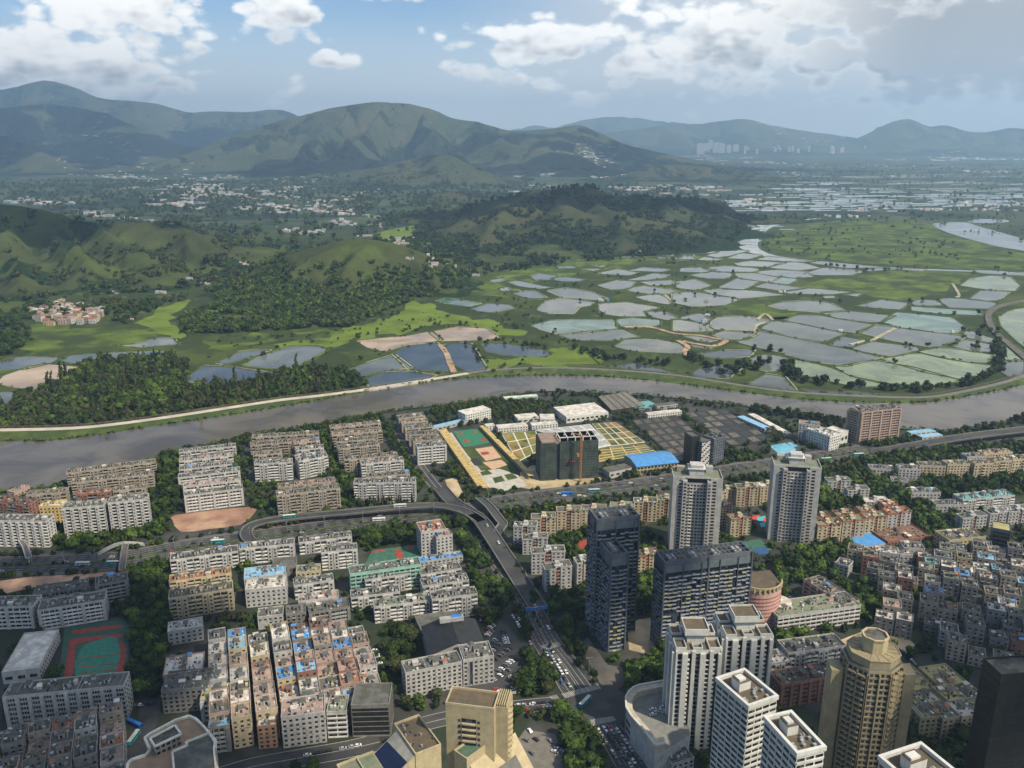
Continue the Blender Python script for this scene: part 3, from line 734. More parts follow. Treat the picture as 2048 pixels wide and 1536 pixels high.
hill('mountain', [([(-400,190,15000),(-100,180,15000),(0,175,15000),(75,157,15000),(130,172,15000),(180,193,15000),(250,200,15000),(310,207,15000),(370,222,15000),(430,221,15000),(500,222,15000),(570,217,15000),(620,236,15000),(680,262,15000)], 3600, 3000)], HM_FAR, (320, 160), seed=10, ramp_=1.3, warp=.15)
hill('mountain', [([(1200,268,18000),(1260,259,18000),(1330,249,18000),(1400,246,18000),(1440,240,18000),(1490,237,18000),(1550,250,18000),(1620,262,18000),(1700,274,18000),(1760,284,18000)], 3000, 3000)], HM_FAR, (240, 110), seed=11, ramp_=1.3, warp=.15)
hill('mountain', [([(1700,285,16500),(1750,262,16500),(1790,243,16500),(1830,237,16500),(1865,252,16500),(1900,250,16500),(1940,263,16500),(1980,262,16500),(2010,255,16500),(2060,258,16500),(2200,250,16500)], 2600, 2600)], HM_FAR, (240, 110), seed=12, ramp_=1.3, warp=.15)
hill('mountain', [([(1010,262,24000),(1060,250,24000),(1110,255,24000),(1160,240,24000),(1250,230,24000),(1300,236,24000),(1380,250,24000)], 4000, 3500)], HM_FAR, (120, 60), seed=13)
hill('hill', [([(1240,352,6800),(1330,330,7000),(1420,333,7000),(1500,345,6900),(1560,352,6800)], 500, 700)], HM_FAR, (100, 60), seed=15)
# ================================================================ BUILDINGS
def facade(Wb, Gb, Bb, fr, w, h, st, fh, z0=0.0, seed=0):
    """Wb trim mesh (same wall), Gb glass, Bb balconies/slabs"""
    rn = random.Random(seed); nf = max(1, int(round((h-z0-.6)/fh))); fh = (h-z0-.8)/nf
    if st in ('flat', 'house', 'walkup'):
        n = max(1, int(w/3.3)); p = w/n; ww = min(1.7, p*.55)
        for f in range(nf):
            z = z0 + f*fh
            for i in range(n):
                c = (i+.5)*p
                if st == 'walkup' and n >= 4 and abs(i-(n-1)/2) < 1:
                    Bb.fb(fr, c-p*.47, c+p*.47, 0, .9, z+.0, z+1.05, 1); Gb.fq(fr, c-p*.42, c+p*.42, .03, z+1.05, z+fh-.25); continue
                if st == 'house' and rn.random() < .12: continue
                Gb.fq(fr, c-ww/2, c+ww/2, .04, z+.95, z+2.35)
                if w > 8 and st == 'house' and rn.random() < .22: Bb.fb(fr, c-ww/2-.2, c+ww/2+.2, 0, .65, z+.35, z+1.0, 1)
                if rn.random() < .3: Bb.fb(fr, c+ww/2+.1, c+ww/2+.75, 0, .4, z+.3, z+.85, 2)
            if st == 'flat' and f: Bb.fb(fr, .1, w-.1, 0, .10, z-.12, z+.12, 0)
    elif st in ('bay', 'bal'):
        n = max(1, int(round(w/8.8))); p = w/n; white = 1
        for i in range(n):
            u = i*p; k = (i % 2)
            a, c_, d = (u+.3, u+p*.40, u+p*.94) if k else (u+p*.56, u+p*.98, u+p*.06)
            ba, bb = (u+p*.44, u+p*.97) if k else (u+p*.03, u+p*.53)
            a0, a1 = (u+.2, u+p*.42) if k else (u+p*.56, u+p*.97)
            Wb.fb(fr, a0, a1, -.4, 1.3, 0, h-.35)
            for f in range(nf):
                z = z0 + f*fh; am = (a0+a1)/2
                Gb.fq(fr, am-.75, am+.75, 1.33, z+.85, z+2.35)
                if rn.random() < .35: Bb.fb(fr, am-.3, am+.3, 1.3, 1.75, z+.1, z+.65, 2)
                Bb.fb(fr, ba, bb, 0, 1.35, z-.08, z+.8, white); Gb.fq(fr, ba+.1, bb-.1, .03, z+.8, z+fh-.1, 0)
                if rn.random() < .3: Bb.fb(fr, ba+.2, (ba+bb)/2, .05, 1.2, z+1.0, z+fh-.2, 3)
    elif st == 'gal':
        n = max(1, int(w/12)); p = w/n
        for f in range(nf):
            z = z0 + f*fh
            Bb.fb(fr, .2, w-.2, 0, 1.0, z-.1, z+1.0, 1); Gb.fq(fr, .3, w-.3, .04, z+1.0, z+fh-.2)
        for i in range(n+1):
            u = min(w-2.2, max(0, i*p-1.1)); Wb.fb(fr, u, u+2.2, -.4, 1.5, 0, h-.4)
            if i < n:
                for k in range(1, 4): Bb.fb(fr, i*p+k*p/4-.15, i*p+k*p/4+.15, .02, .95, z0+1, h-.9, 1)
    elif st == 'band':
        n = max(1, int(w/4.2)); p = w/n
        for f in range(nf):
            z = z0+f*fh
            for i in range(n): Gb.fq(fr, i*p+.35, (i+1)*p-.35, .05, z+.9, z+2.4)
            Bb.fb(fr, .1, w-.1, 0, .35, z-.15, z+.75, 1)
    elif st == 'fin':
        n = max(2, int(round(w/6.5))); p = w/n
        for i in range(n):
            u = i*p
            Wb.fb(fr, u+p*.08, u+p*.44, -.4, 1.6, 0, h-.35)
            for f in range(nf):
                z = z0+f*fh
                Gb.fq(fr, u+p*.50, u+p*.98, .04, z+.8, z+2.5)
                Bb.fb(fr, u+p*.48, u+p*1.0, 0, .8, z-.1, z+.7, 1)
                Gb.fq(fr, u+p*.19, u+p*.33, 1.64, z+1.0, z+2.2)
    elif st == 'strip':
        n = max(1, int(round(w/7))); p = w/n
        for i in range(n):
            u = i*p; Wb.fb(fr, u, u+p*.3, -.4, .9, 0, h-.3)
            for f in range(nf):
                z = z0+f*fh
                for k in range(3): Gb.fq(fr, u+p*(.35+.21*k), u+p*(.51+.21*k), .04, z+.8, z+2.5)
                Bb.fb(fr, u+p*.31, u+p, 0, .25, z-.25, z+.45, 0)
    elif st == 'pier':                       # towers with continuous white piers
        n = max(2, int(round(w/4.9))); p = w/n
        for i in range(n+1):
            k = .30 if i % 2 else .20; u0 = max(0, i*p-p*k); u1 = min(w, i*p+p*k); Wb.fb(fr, u0, u1, -.4, 1.0 + .9*(i % 2), 0, h-.5 - 1.2*(i % 2))
        for i in range(n):
            a_, b_ = i*p+p*(.30 if i % 2 else .20), (i+1)*p-p*(.20 if i % 2 else .30); Gb.fq(fr, a_, b_, .04, z0+.5, h-2.5)
            for f in range(nf-1):
                z = z0+f*fh
                if i % 3 == 0: Bb.fb(fr, a_, b_, 0, .6, z-.05, z+.45, 1)
                elif i % 3 == 1: Bb.fb(fr, a_, (a_+b_)/2, 0, .8, z, z+1.1, 1)
                else: Bb.fb(fr, a_+.1, a_+.8, 0, .5, z+.1, z+.6, 2); Bb.fb(fr, a_, b_, 0, .12, z+fh-.35, z+fh-.1, 0)
    elif st == 'grid':                        # many small windows with sills
        n = max(1, int(w/2.7)); p = w/n
        for i in range(n):
            for f in range(nf):
                z = z0+f*fh; Gb.fq(fr, i*p+p*.2, i*p+p*.8, .04, z+.7, z+2.3)
                if i % 3 == 1: Bb.fb(fr, i*p+.05, (i+1)*p-.05, 0, .8, z-.15, z+.65, 1)
    elif st == 'lat':                         # dark tower with pale lattice
        n = max(2, int(round(w/3.4))); p = w/n
        Gb.fq(fr, .6, w-.6, .05, z0+1, h-6, 0)
        for f in range(nf-2):
            z = z0+f*fh
            for i in range(n):
                k = rn.random(); off = .35*((i*7+f*3) % 3 == 0)
                if k < .84: Bb.fb(fr, i*p+.12, (i+1)*p-.12, 0, .55+.5*((i+f) % 2), z+off-.1, z+.62+off, 4 if k > .10 else 5)
        for i in range(0, n+1, 4): Wb.fb(fr, max(0, i*p-.25), min(w, i*p+.25), 0, 1.0, 0, h-.2)
    elif st == 'dark':
        n = max(1, int(w/3.5)); p = w/n; Gb.fq(fr, .4, w-.4, .05, z0+1, h-2, 0)
        for f in range(nf): Bb.fb(fr, .3, w-.3, 0, .22, z0+f*fh-.2, z0+f*fh+.25, 0)
    elif st == 'hex':                         # white lattice panel facade
        n = max(2, int(w/2.6)); p = w/n; Gb.fq(fr, .3, w-.3, .04, z0+.5, h-.6)
        for f in range(nf*2):
            z = z0+f*fh/2
            for i in range(n):
                if (i*5+f*3) % 4 != 1: Bb.fb(fr, i*p+.1, (i+1)*p-.1, 0, .4, z+.15, z+fh*.36, 1)
    elif st == 'plain':
        n = max(1, int(w/6)); p = w/n
        for i in range(n): Gb.fq(fr, i*p+p*.2, i*p+p*.8, .05, max(1, h*.35), max(1.8, h*.62))

def roofstuff(parent, w, d, h, st, rn, wallm, roofk, par=.9):
    """parapet, stair houses, tanks, sheds, plants: separate parts"""
    b = MB(); t = .28
    b.box(-w/2-.06, w/2+.06, -d/2-.06, -d/2+t, h-.06, h+par); b.box(-w/2-.06, w/2+.06, d/2-t, d/2+.06, h-.06, h+par)
    b.box(-w/2-.06, -w/2+t, -d/2+t, d/2-t, h-.06, h+par); b.box(w/2-t, w/2+.06, -d/2+t, d/2-t, h-.06, h+par)
    b.build('parapet', wallm, parent)
    used = []
    def spot(a, c, tries=8):
        for _ in range(tries):
            if w-1.4 <= a or d-1.4 <= c: return None
            x = rn.uniform(-w/2+.6+a/2, w/2-.6-a/2); y = rn.uniform(-d/2+.6+c/2, d/2-.6-c/2)
            if all(abs(x-q[0]) > (a+q[2])/2+.2 or abs(y-q[1]) > (c+q[3])/2+.2 for q in used): used.append((x, y, a, c)); return x, y
        return None
    area = w*d
    if st in ('bay', 'bal', 'flat', 'gal', 'walkup', 'grid', 'strip', 'fin', 'house', 'band'):
        k = max(1, int(w/(11 if st in ('bay', 'bal') else 22)))
        for i in range(min(k, 6)):
            a, c = min(3.2, w*.35), min(4.2, d*.4)
            x = -w/2+(i+.5)*w/k + rn.uniform(-.5, .5); y = rn.uniform(-d*.08, d*.18); used.append((x, y, a, c)); m = MB()
            hh = rn.uniform(2.2, 3.0); m.box(x-a/2, x+a/2, y-c/2, y+c/2, h+.03, h+hh); m.box(x-a/2-.2, x+a/2+.2, y-c/2-.2, y+c/2+.2, h+hh, h+hh+.18, 1); m.fq(((x-a/2, y-c/2), (1, 0), (0, -1)), a*.3, a*.7, .03, h+.1, h+2, 2)
            m.build('stair_house', [wallm, ROOF['gr'], GLASS], parent)
        nt_ = min(5, int(area/75)+1)
        for i in range(nt_):
            q = spot(1.8, 1.8); m = MB()
            if q:
                if rn.random() < .5: m.cyl(q[0], q[1], .85, h+.5, h+2.0, 0)
                else: m.box(q[0]-.8, q[0]+.8, q[1]-.8, q[1]+.8, h+.03, h+1.5, 1)
            m.build('water_tank', [METAL, wallm], parent)
        if st not in ('bay',) or True:
            for i in range(min(3, int(area/110) + (rn.random() < .5)) if st != 'house' else (rn.random() < .55)):
                a, c = rn.uniform(2.2, 4.6), rn.uniform(2, 3.6); q = spot(a, c)
                if q:
                    m = MB(); x, y = q; zz = h+rn.uniform(1.9, 2.5); mk = rn.choices([0, 1, 2, 3, 4], [4, .7, 2, .5, .7] if st != 'house' else [2.4, .9, 3, 1, .6])[0]
                    m.box(x-a/2+.2, x+a/2-.2, y-c/2+.2, y+c/2-.2, h+.03, zz-.02, 5); m.hexa([(x-a/2, y-c/2, zz), (x+a/2, y-c/2, zz), (x+a/2, y+c/2, zz+.4), (x-a/2, y+c/2, zz+.4), (x-a/2, y-c/2, zz+.1), (x+a/2, y-c/2, zz+.1), (x+a/2, y+c/2, zz+.5), (x-a/2, y+c/2, zz+.5)], mk)
                    m.build('roof_shed', [ROOF['gr'], ROOF['bl'], ROOF['wt'], ROOF['or'], ROOF['dk'], wallm], parent)
        m = MB()
        for i in range(int(area/(28 if st != 'house' else 48))+2):      # boxes, planters, pipes, laundry frames
            q = spot(rn.uniform(.5, 1.6), rn.uniform(.4, 1.2), 3)
            if q: a, c = used[-1][2:]; m.box(q[0]-a/2, q[0]+a/2, q[1]-c/2, q[1]+c/2, h+.03, h+rn.uniform(.3, 1.2), rn.choice([0, 0, 1, 2, 3]))
        for i in range(int(w/12)+1):
            x = rn.uniform(-w/2+1, w/2-1); m.box(x-.06, x+.06, -d/2+.5, d/2-.5, h+.3, h+.42, 1)
        m.build('roof_clutter', [ROOF['gr'], WHITE, PLANT, DARK], parent, 'stuff')
PLANT = mat('roof_plants', (.035, .06, .015), var=.3, scale=1)
ADOPT = {'flat': 3.05, 'house': 3.0, 'walkup': 2.95, 'bay': 2.9, 'bal': 2.95, 'gal': 3.1, 'band': 3.4, 'fin': 3.0, 'strip': 3.0, 'pier': 2.95, 'grid': 2.95, 'lat': 3.0, 'dark': 3.6, 'hex': 3.3, 'plain': 4}
YELT = mat('yellow_panel', (.36, .35, .19), rnd=0)
PALE = mat('pale_lattice', (.27, .29, .32), grime=.3)
AWN = mat('enclosed_balcony', (.16, .18, .18), rough=.35)
NB = 0
FOOT = []
BLD = []
def frame_px(x0, y0, x1, y1, h, depth):
    a, c = at(x0, y0, h), at(x1, y1, h); u = (c-a)[:2]; w = np.linalg.norm(u); u /= w; n = np.array([u[1], -u[0]])   # n: outward, towards us
    ctr = (a+c)[:2]/2 - n*depth/2
    return ctr, atan2(u[1], u[0]), w
def building_at(ctr, rz, w, d, h, st, wk, rk, label, cat='apartment block', group=None, name='apartment_block', sides=None, par=.9, roofx=True, fh=None, z0=.2, back=False):
    global NB; NB += 1
    rn = random.Random(NB*13+5); t = thing(name, label, cat, (ctr[0], ctr[1], .06), rz, group)
    wm = WALL[wk]; Wb, Gb, Bb = MB(), MB(), MB()
    Wb.box(-w/2, w/2, -d/2, d/2, 0, h-.02)
    fh = fh or ADOPT[st]; cs = sides or {'pier': 'pier', 'lat': 'lat', 'dark': 'dark', 'grid': 'grid'}.get(st, 'flat')
    facade(Wb, Gb, Bb, ((-w/2, -d/2), (1, 0), (0, -1)), w, h, st, fh, z0, NB)
    if cs != 'none':
        facade(Wb, Gb, Bb, ((w/2, -d/2), (0, 1), (1, 0)), d, h, cs, fh, z0, NB+1)
        facade(Wb, Gb, Bb, ((-w/2, d/2), (0, -1), (-1, 0)), d, h, cs, fh, z0, NB+2)
        facade(Wb, Gb, Bb, ((w/2, d/2), (-1, 0), (0, 1)), w, h, 'flat' if cs == 'flat' else cs, fh, z0, NB+3)
    Wb.build('wall', wm, t)
    Gb.build('windows', WALL['bk'] if st == 'dark' else GLASSD if st == 'lat' else GLASS, t, 'stuff')
    trim = WHITE if st == 'hex' else {'br': WALL['g'], 'g': TRIM, 'p': WALL['p'], 'or': WALL['cw'], 'b': WALL['b'], 'hb': WALL['hb'], 'y': WALL['y'], 'c': WALL['c'], 'cw': WALL['cw'], 't': WALL['t'], 'dk': WALL['dk'], 'bk': WALL['bk']}.get(wk, WHITE)
    Bb.build({'lat': 'sunshades', 'dark': 'floor_bands', 'band': 'sills', 'hex': 'lattice_panels', 'flat': 'ledges'}.get(st, 'balconies'), [wm, trim, METAL, AWN, PALE, YELT], t, 'stuff')
    r = MB(); r.box(-w/2+.02, w/2-.02, -d/2+.02, d/2-.02, h-.3, h+.02); r.build('roof', ROOF[rk], t)
    if roofx: roofstuff(t, w, d, h, st, rn, wm if wk != 'dk' else WALL['dk'], rk, par)
    cz, sz = cos(rz), sin(rz); P = [(ctr[0]+x*cz-y*sz, ctr[1]+x*sz+y*cz) for x, y in ((-w/2-1, -d/2-2), (w/2+1, -d/2-2), (w/2+1, d/2+1), (-w/2-1, d/2+1))]
    occupy(P); FOOT.append((ctr[0], ctr[1], max(w, d)/2, h)); BLD.append((ctr, t)); return t
def B(x0, y0, x1, y1, drop, depth, st, wk, rk, label, **kw):
    h = -drop if drop < 0 else solve_h(x0, y0, drop)
    ctr, rz, w = frame_px(x0, y0, x1, y1, h, depth)
    return building_at(ctr, rz, w, depth, h, st, wk, rk, label, **kw)

G1 = 'weathered apartment slabs between the river and the highway'
spec = lambda txt: [l.split('|') for l in txt.strip().split('\n')]
def table(txt, group=None, **kw):
    for l in spec(txt):
        n = [float(v) for v in l[0].split()]; st, wk, rk = l[1].split()
        B(*n, st, wk, rk, l[2].strip(), group=group, **kw)
table("""132 948 312 925 26 11|bay cw gr|long cream slab standing closest to the river bend, backmost of its estate
142 967 306 950 28 11|bay cw gr|long cream slab right in front of the backmost slab at the river bend
150 990 220 985 30 11|bay br pk|brick red slab with cream gable behind a ribbed white block
226 984 292 976 26 11|bay cw gr|short grey slab beside the brick red slab, close to the tree belt
122 1018 206 1012 58 13|fin w gr|ribbed white block with vertical white piers, the one nearer the yellow house
215 1007 294 999 58 13|fin w gr|ribbed white block with vertical white piers, the one touching the tree belt
-30 1042 92 1044 50 13|fin w gr|long ribbed white block beside the footbridge with forked stairs
52 992 132 985 26 11|bay cw gr|grey slab just behind the yellow lit house
-40 1000 56 1010 30 12|bay br dk|dark red slab near the river behind the long ribbed block
358 906 472 893 22 10|bay w gr|pale slab at the river, first of the stepped column above the red earth lot
358 924 466 912 22 10|bay w pk|pale slab second from the river in the column above the red earth lot
358 941 464 929 24 10|bay w gr|pale slab third from the river in the column above the red earth lot
356 957 480 942 24 11|gal w gr|long grey slab fourth from the river above the red earth lot
366 975 481 962 24 11|gal w pk|pink topped slab last but one before the red earth lot
368 993 486 978 32 11|gal w gr|white slab with horizontal balcony bands facing the bare red earth lot
503 876 637 868 22 10|bay cw gr|long slab at the riverside trees above the twin stepped columns
500 892 583 885 22 10|bay cw gr|slab second from the river on the side towards the red earth lot
588 888 640 882 22 10|bay cw pk|short slab second from the river on the side towards the school
592 902 648 896 24 10|bay w gr|short pale slab third from the river with trees on its flank
506 912 564 907 24 10|bay cw gr|short slab third from the river beside a leafy courtyard
592 918 654 909 28 10|bay w gr|pale slab fourth from the river with trees against its front
508 930 584 925 34 11|bay w gr|pale slab at the tree belt end of the stepped columns
597 924 656 913 34 11|bay w gr|pale slab half screened by street trees beside the belt
660 857 762 847 22 10|bay cw pk|slab nearest the river in the column beside the riverside lane
664 872 765 863 22 10|bay cw pk|slab second from the river in the column beside the riverside lane
672 885 753 879 22 10|bay cw gr|shorter slab third from the river beside the lane
676 899 760 890 26 10|bay cw gr|slab fourth from the river in the column beside the lane
688 921 796 911 30 10|bay cw gr|long slab with roof gardens fifth from the river beside the lane
722 930 808 921 28 11|bay w pk|slab with sunlit white roof patches above the paired blocks
556 977 672 963 26 11|bay cw pk|slab standing directly behind the cypress fronted long block
553 993 680 977 38 12|bay cw gr|long block with dark cypresses along its base above the curved ramp
732 956 820 949 26 10|bay cw gr|slab half hidden behind the block at the ramp merge
707 968 831 965 38 12|bay w gr|long pale block with dark shrubs at its foot beside the ramp merge
797 838 850 832 20 13|gal cw gr|topmost grey block of the staircase column at the riverside
803 848 856 843 20 13|gal cw pk|second block of the riverside staircase column with sunlit roof
810 859 867 854 22 13|gal cw gr|third block of the riverside staircase column
818 871 877 868 24 13|gal cw gr|fourth block of the riverside staircase column
826 884 885 879 26 13|gal cw gr|fifth block of the riverside staircase column
834 896 893 891 34 13|gal w gr|lowest block of the riverside staircase column with white bands""", G1)
G2 = 'white balcony slabs south of the highway'
table("""340 1122 476 1104 30 12|bal w dk|long white slab right beside the highway next to the footbridge
338 1165 462 1147 14 11|bal c or|low cream slab with orange roof edges behind the sand coloured one
337 1199 466 1179 40 13|bal c gr|sand coloured block with curved balconies and orange roof edges
335 1266 405 1254 26 13|flat w wt|small white block with bright white roof among trees
478 1099 588 1089 30 11|bal w gr|white slab at the highway service road opposite the curved ramp
598 1087 704 1074 22 11|bal w gr|white slab beside the highway trees next to the sports court
642 1107 715 1099 34 11|bal w gr|white slab with tall window stacks near the red and green court
592 1147 640 1143 20 12|flat c gn|small cream house with planted roof behind the light blue hall
588 1173 668 1161 26 11|bal w gr|white slab with a small red rooftop hut
597 1205 677 1196 26 11|bal w pk|white slab with pink roof patch above the pink village
730 1162 822 1148 30 11|bal w gr|white slab standing close in front of the mint school
842 1152 923 1138 26 11|bal w gr|white slab just below the long blue roof
845 1174 938 1161 32 11|bal w gr|white slab second below the long blue roof by the main road trees
702 1197 800 1185 24 11|bal w gr|white slab below the mint school with teal rooftop hut
748 1216 860 1202 30 11|bal w gn|white slab behind the dark trees, its roof overgrown with plants
864 1201 955 1189 40 11|bal w gr|white slab at the main road trees facing the car park""", G2)
table("""700 1150 842 1130 40 13|band t gr|long mint green school block with strip windows
840 1126 926 1113 12 9|flat w bl|long low building with a deep blue roof beside the court
842 1066 892 1059 48 20|flat w or|tall white school block with terracotta roof terrace
873 1076 905 1070 40 12|flat w or|narrow white annex with terracotta roof beside the tall school block
488 1160 572 1149 20 18|flat w lb|wide hall with a pale blue roof and blue window band
490 1182 572 1174 34 16|flat w wt|white office block with a pale terrace in front of the pale blue hall
545 1132 592 1128 22 12|plain g gr|grey windowless block between the white slabs
811 1348 924 1325 50 13|flat w gr|white office slab with square windows beside the car park
926 1322 988 1313 52 17|flat w gr|taller white end block with the dark glass stair slot
845 1270 935 1253 16 24|plain g gr|flat grey hall roof behind the black gabled hall
326 1353 405 1341 42 20|flat p wt|pink house with pale terrace and green rooftop patch
322 1384 415 1376 44 20|flat g gr|grey courtyard block below the pink terrace house
400 1402 456 1396 40 14|gal w yl|grey gallery block with yellow rooftop shed
416 1458 459 1452 48 14|gal g lb|grey gallery block with light blue roof beside the cream complex
562 1437 650 1425 60 17|flat w pk|broad white block with pink terrace closing the pink village street
653 1426 693 1424 50 15|band w gn|narrow white block with green shop base
514 1455 552 1451 44 16|flat or wt|orange tiled house with white roof terrace
702 1412 778 1410 62 20|dark g gr|dark glass office building at the end of the pink village
3 1347 78 1338 22 46|plain w wt|white sports hall with large flat pale roof and blue front
5 1396 247 1373 66 14|strip w gr|long white dormitory with dark vertical recesses below the running track
65 1191 172 1176 22 14|gal g gr|grey classroom wing behind the school front
190 1173 255 1161 36 14|gal g gr|grey classroom block next to the tree belt at the footbridge foot
75 1223 210 1201 38 15|gal w gr|long grey classroom block with horizontal galleries facing the running track
-40 1217 65 1213 42 15|gal w gr|grey classroom block at the frame edge beside the long gallery block""", name='building')
table("""78 1014 124 1012 34 12|flat y wt|glowing yellow house with bright white roof
28 986 60 972 10 9|flat p pk|low pink house at the water's edge""", name='house')
# ---- cream walk-ups: two wings with a recessed stair and low gable walls
def walkup(x0, y0, x1, y1, drop, wk, rk, label, group, trim=None):
    global NB; NB += 1
    h = solve_h(x0, y0, drop); ctr, rz, w = frame_px(x0, y0, x1, y1, h, 12)
    d = 13.0; t = thing('apartment_block', label, 'apartment block', (ctr[0], ctr[1], .06), rz, group); wm = WALL[wk]
    Wb, Gb, Bb = MB(), MB(), MB(); ww = w*.40
    Wb.box(-w/2, -w/2+ww, -d/2, d/2-3, 0, h-.02); Wb.box(w/2-ww, w/2, -d/2+2.5, d/2, 0, h-.02); Wb.box(-w/2+ww-.3, w/2-ww+.3, -d/2+3.2, d/2-4, 0, h+1.0)
    n = max(3, int(round(h/2.95))); fh = (h-.6)/n
    facade(Wb, Gb, Bb, ((-w/2, -d/2), (1, 0), (0, -1)), ww, h, 'flat', fh, .2, NB)
    facade(Wb, Gb, Bb, ((w/2-ww, -d/2+2.5), (1, 0), (0, -1)), ww, h, 'flat', fh, .2, NB+1)
    facade(Wb, Gb, Bb, ((w/2, -d/2+2.5), (0, 1), (1, 0)), d-2.5, h, 'flat', fh, .2, NB+1)
    mid = ((-w/2+ww, -d/2+3.2), (1, 0), (0, -1)); mw = w-2*ww
    for f in range(n):
        z = .2+f*fh; Bb.fb(mid, .3, mw*.62, 0, 1.6, z, z+1.0, 1); Gb.fq(mid, .2, mw-.2, .04, z+1, z+fh-.3)
    Gb.fq(((-w/2, d/2-3), (0, -1), (-1, 0)), (d-3)*.46, (d-3)*.54, .04, 2, h-2)
    Wb.build('wall', wm, t); Gb.build('windows', GLASS, t, 'stuff'); Bb.build('balconies', [wm, WALL['br'] if trim is None else trim, METAL, AWN, PALE, YELT], t, 'stuff')
    for k, (a, c, e, f2) in enumerate(((-w/2, -w/2+ww, -d/2, d/2-3), (w/2-ww, w/2, -d/2+2.5, d/2))):
        r = MB(); r.box(a+.02, c-.02, e+.02, f2-.02, h-.3, h+.03); r.build('roof', ROOF[rk], t)
        p = MB(); e0 = .5 if rk != 'or' and trim is None else .9
        for q in ((a-.35, c+.35, e-.35, e+.15), (a-.35, c+.35, f2-.15, f2+.35), (a-.35, a+.15, e+.15, f2-.15), (c-.15, c+.35, e+.15, f2-.15)): p.box(*q, h-e0*.5, h+e0)
        p.build('roof_edge', trim or wm, t)
    rn = random.Random(NB); m = MB(); m.box(-1.6, 1.6, -1.2, 2.2, h+1.02, h+3.0); m.build('stair_house', wm, t)
    m = MB()
    for k in range(10):
        x = rn.uniform(-w/2+.8, w/2-.8); y = rn.uniform(-d/2+1, d/2-4); s = rn.uniform(.3, 1.1); m.box(x-s, x+s, y-s*.7, y+s*.7, h+.02, h+rn.uniform(.3, 1.6), rn.choice([0, 1, 2]))
    m.build('roof_clutter', [ROOF['gr'], WHITE, PLANT], t, 'stuff')
    cz, sz = cos(rz), sin(rz); occupy([(ctr[0]+x*cz-y*sz, ctr[1]+x*sz+y*cz) for x, y in ((-w/2-1, -d/2-1), (w/2+1, -d/2-1), (w/2+1, d/2+1), (-w/2-1, d/2+1))])
G3 = 'cream walk-up blocks with staggered roofs'
for l in spec("""1027 1053 1072 1056 40|w gr|whitish walk-up block at the corner of highway and main road
1063 1037 1112 1037 42|c gr|cream walk-up second along the highway row counting from the main road
1114 1023 1162 1023 42|c gr|cream walk-up third along the highway row counting from the main road
1163 1019 1212 1021 42|c gr|cream walk-up fourth along the highway row, with cluttered roof
1220 1013 1268 1016 38|c gn|cream walk-up with greenish roof behind the taller slate tower
1268 1004 1315 1006 40|c gr|cream walk-up just beyond the taller slate tower's roofline
1314 999 1352 1001 38|c gn|cream walk-up tucked against the near white tower
1444 983 1474 981 30|c gr|cream walk-up immediately past the near white tower by the highway
1474 976 1519 976 38|c gr|cream walk-up midway between the two white towers
1521 973 1560 971 36|c wt|cream walk-up half hidden by the farther white tower
1045 1079 1096 1079 30|w gr|weathered white walk-up beside the viaduct trees
1063 1107 1131 1105 42|w gr|wide weathered walk-up opposite the viaduct
1090 1140 1145 1135 44|w gr|weathered walk-up at the main road just past the viaduct end
1154 1127 1180 1124 48|w gn|narrow walk-up squeezed beside the slate tower
1656 963 1703 963 22|w gr|grey walk-up in the trees behind the farther white tower
1696 981 1741 981 20|w gr|grey walk-up on the wooded slope with white roof rims
1731 1004 1780 1004 12|w wt|low white roofed walk-up sunk in the woods
1926 1037 1978 1033 26|w gr|pale walk-up with long white rim, next to the dark wood
1981 1028 2018 1026 26|w gr|pale walk-up with long white rim, second from the dark wood
2018 1024 2070 1020 26|w gr|pale walk-up with long white rim, cut by the frame""").__iter__():
    n = [float(v) for v in l[0].split()]; wk, rk = l[1].split(); walkup(*n, wk, rk, l[2], G3)
OT = ROOF['or']
for l in spec("""1439 1014 1474 1011 40|c gr|walk-up with orange eaves right behind the near white tower
1462 1039 1506 1036 36|c gn|walk-up with orange eaves beside the colourful playground
1274 1113 1318 1111 38|c gr|walk-up with orange eaves between the slate towers
1636 1051 1686 1049 38|c gn|walk-up with orange eaves touching the farther white tower
1686 1043 1732 1042 40|c gn|walk-up with orange eaves, second of the sunny terrace row
1731 1036 1777 1035 36|c gn|walk-up with orange eaves, third of the sunny terrace row
1776 1028 1826 1025 36|w or|white and blue walk-up with orange roofs ending the sunny row
1634 1037 1663 1036 16|c gr|walk-up peeping out behind the terrace row next to the tower
1673 1031 1711 1029 16|c gn|orange eaved walk-up behind the second of the sunny row
1721 1023 1753 1022 16|c gn|orange eaved walk-up behind the third of the sunny row
1768 1012 1798 1011 14|c or|orange roofed house at the top of the sunny row"""):
    n = [float(v) for v in l[0].split()]; wk, rk = l[1].split(); walkup(*n, wk, rk, l[2], 'walk-up blocks with orange eaves', OT)
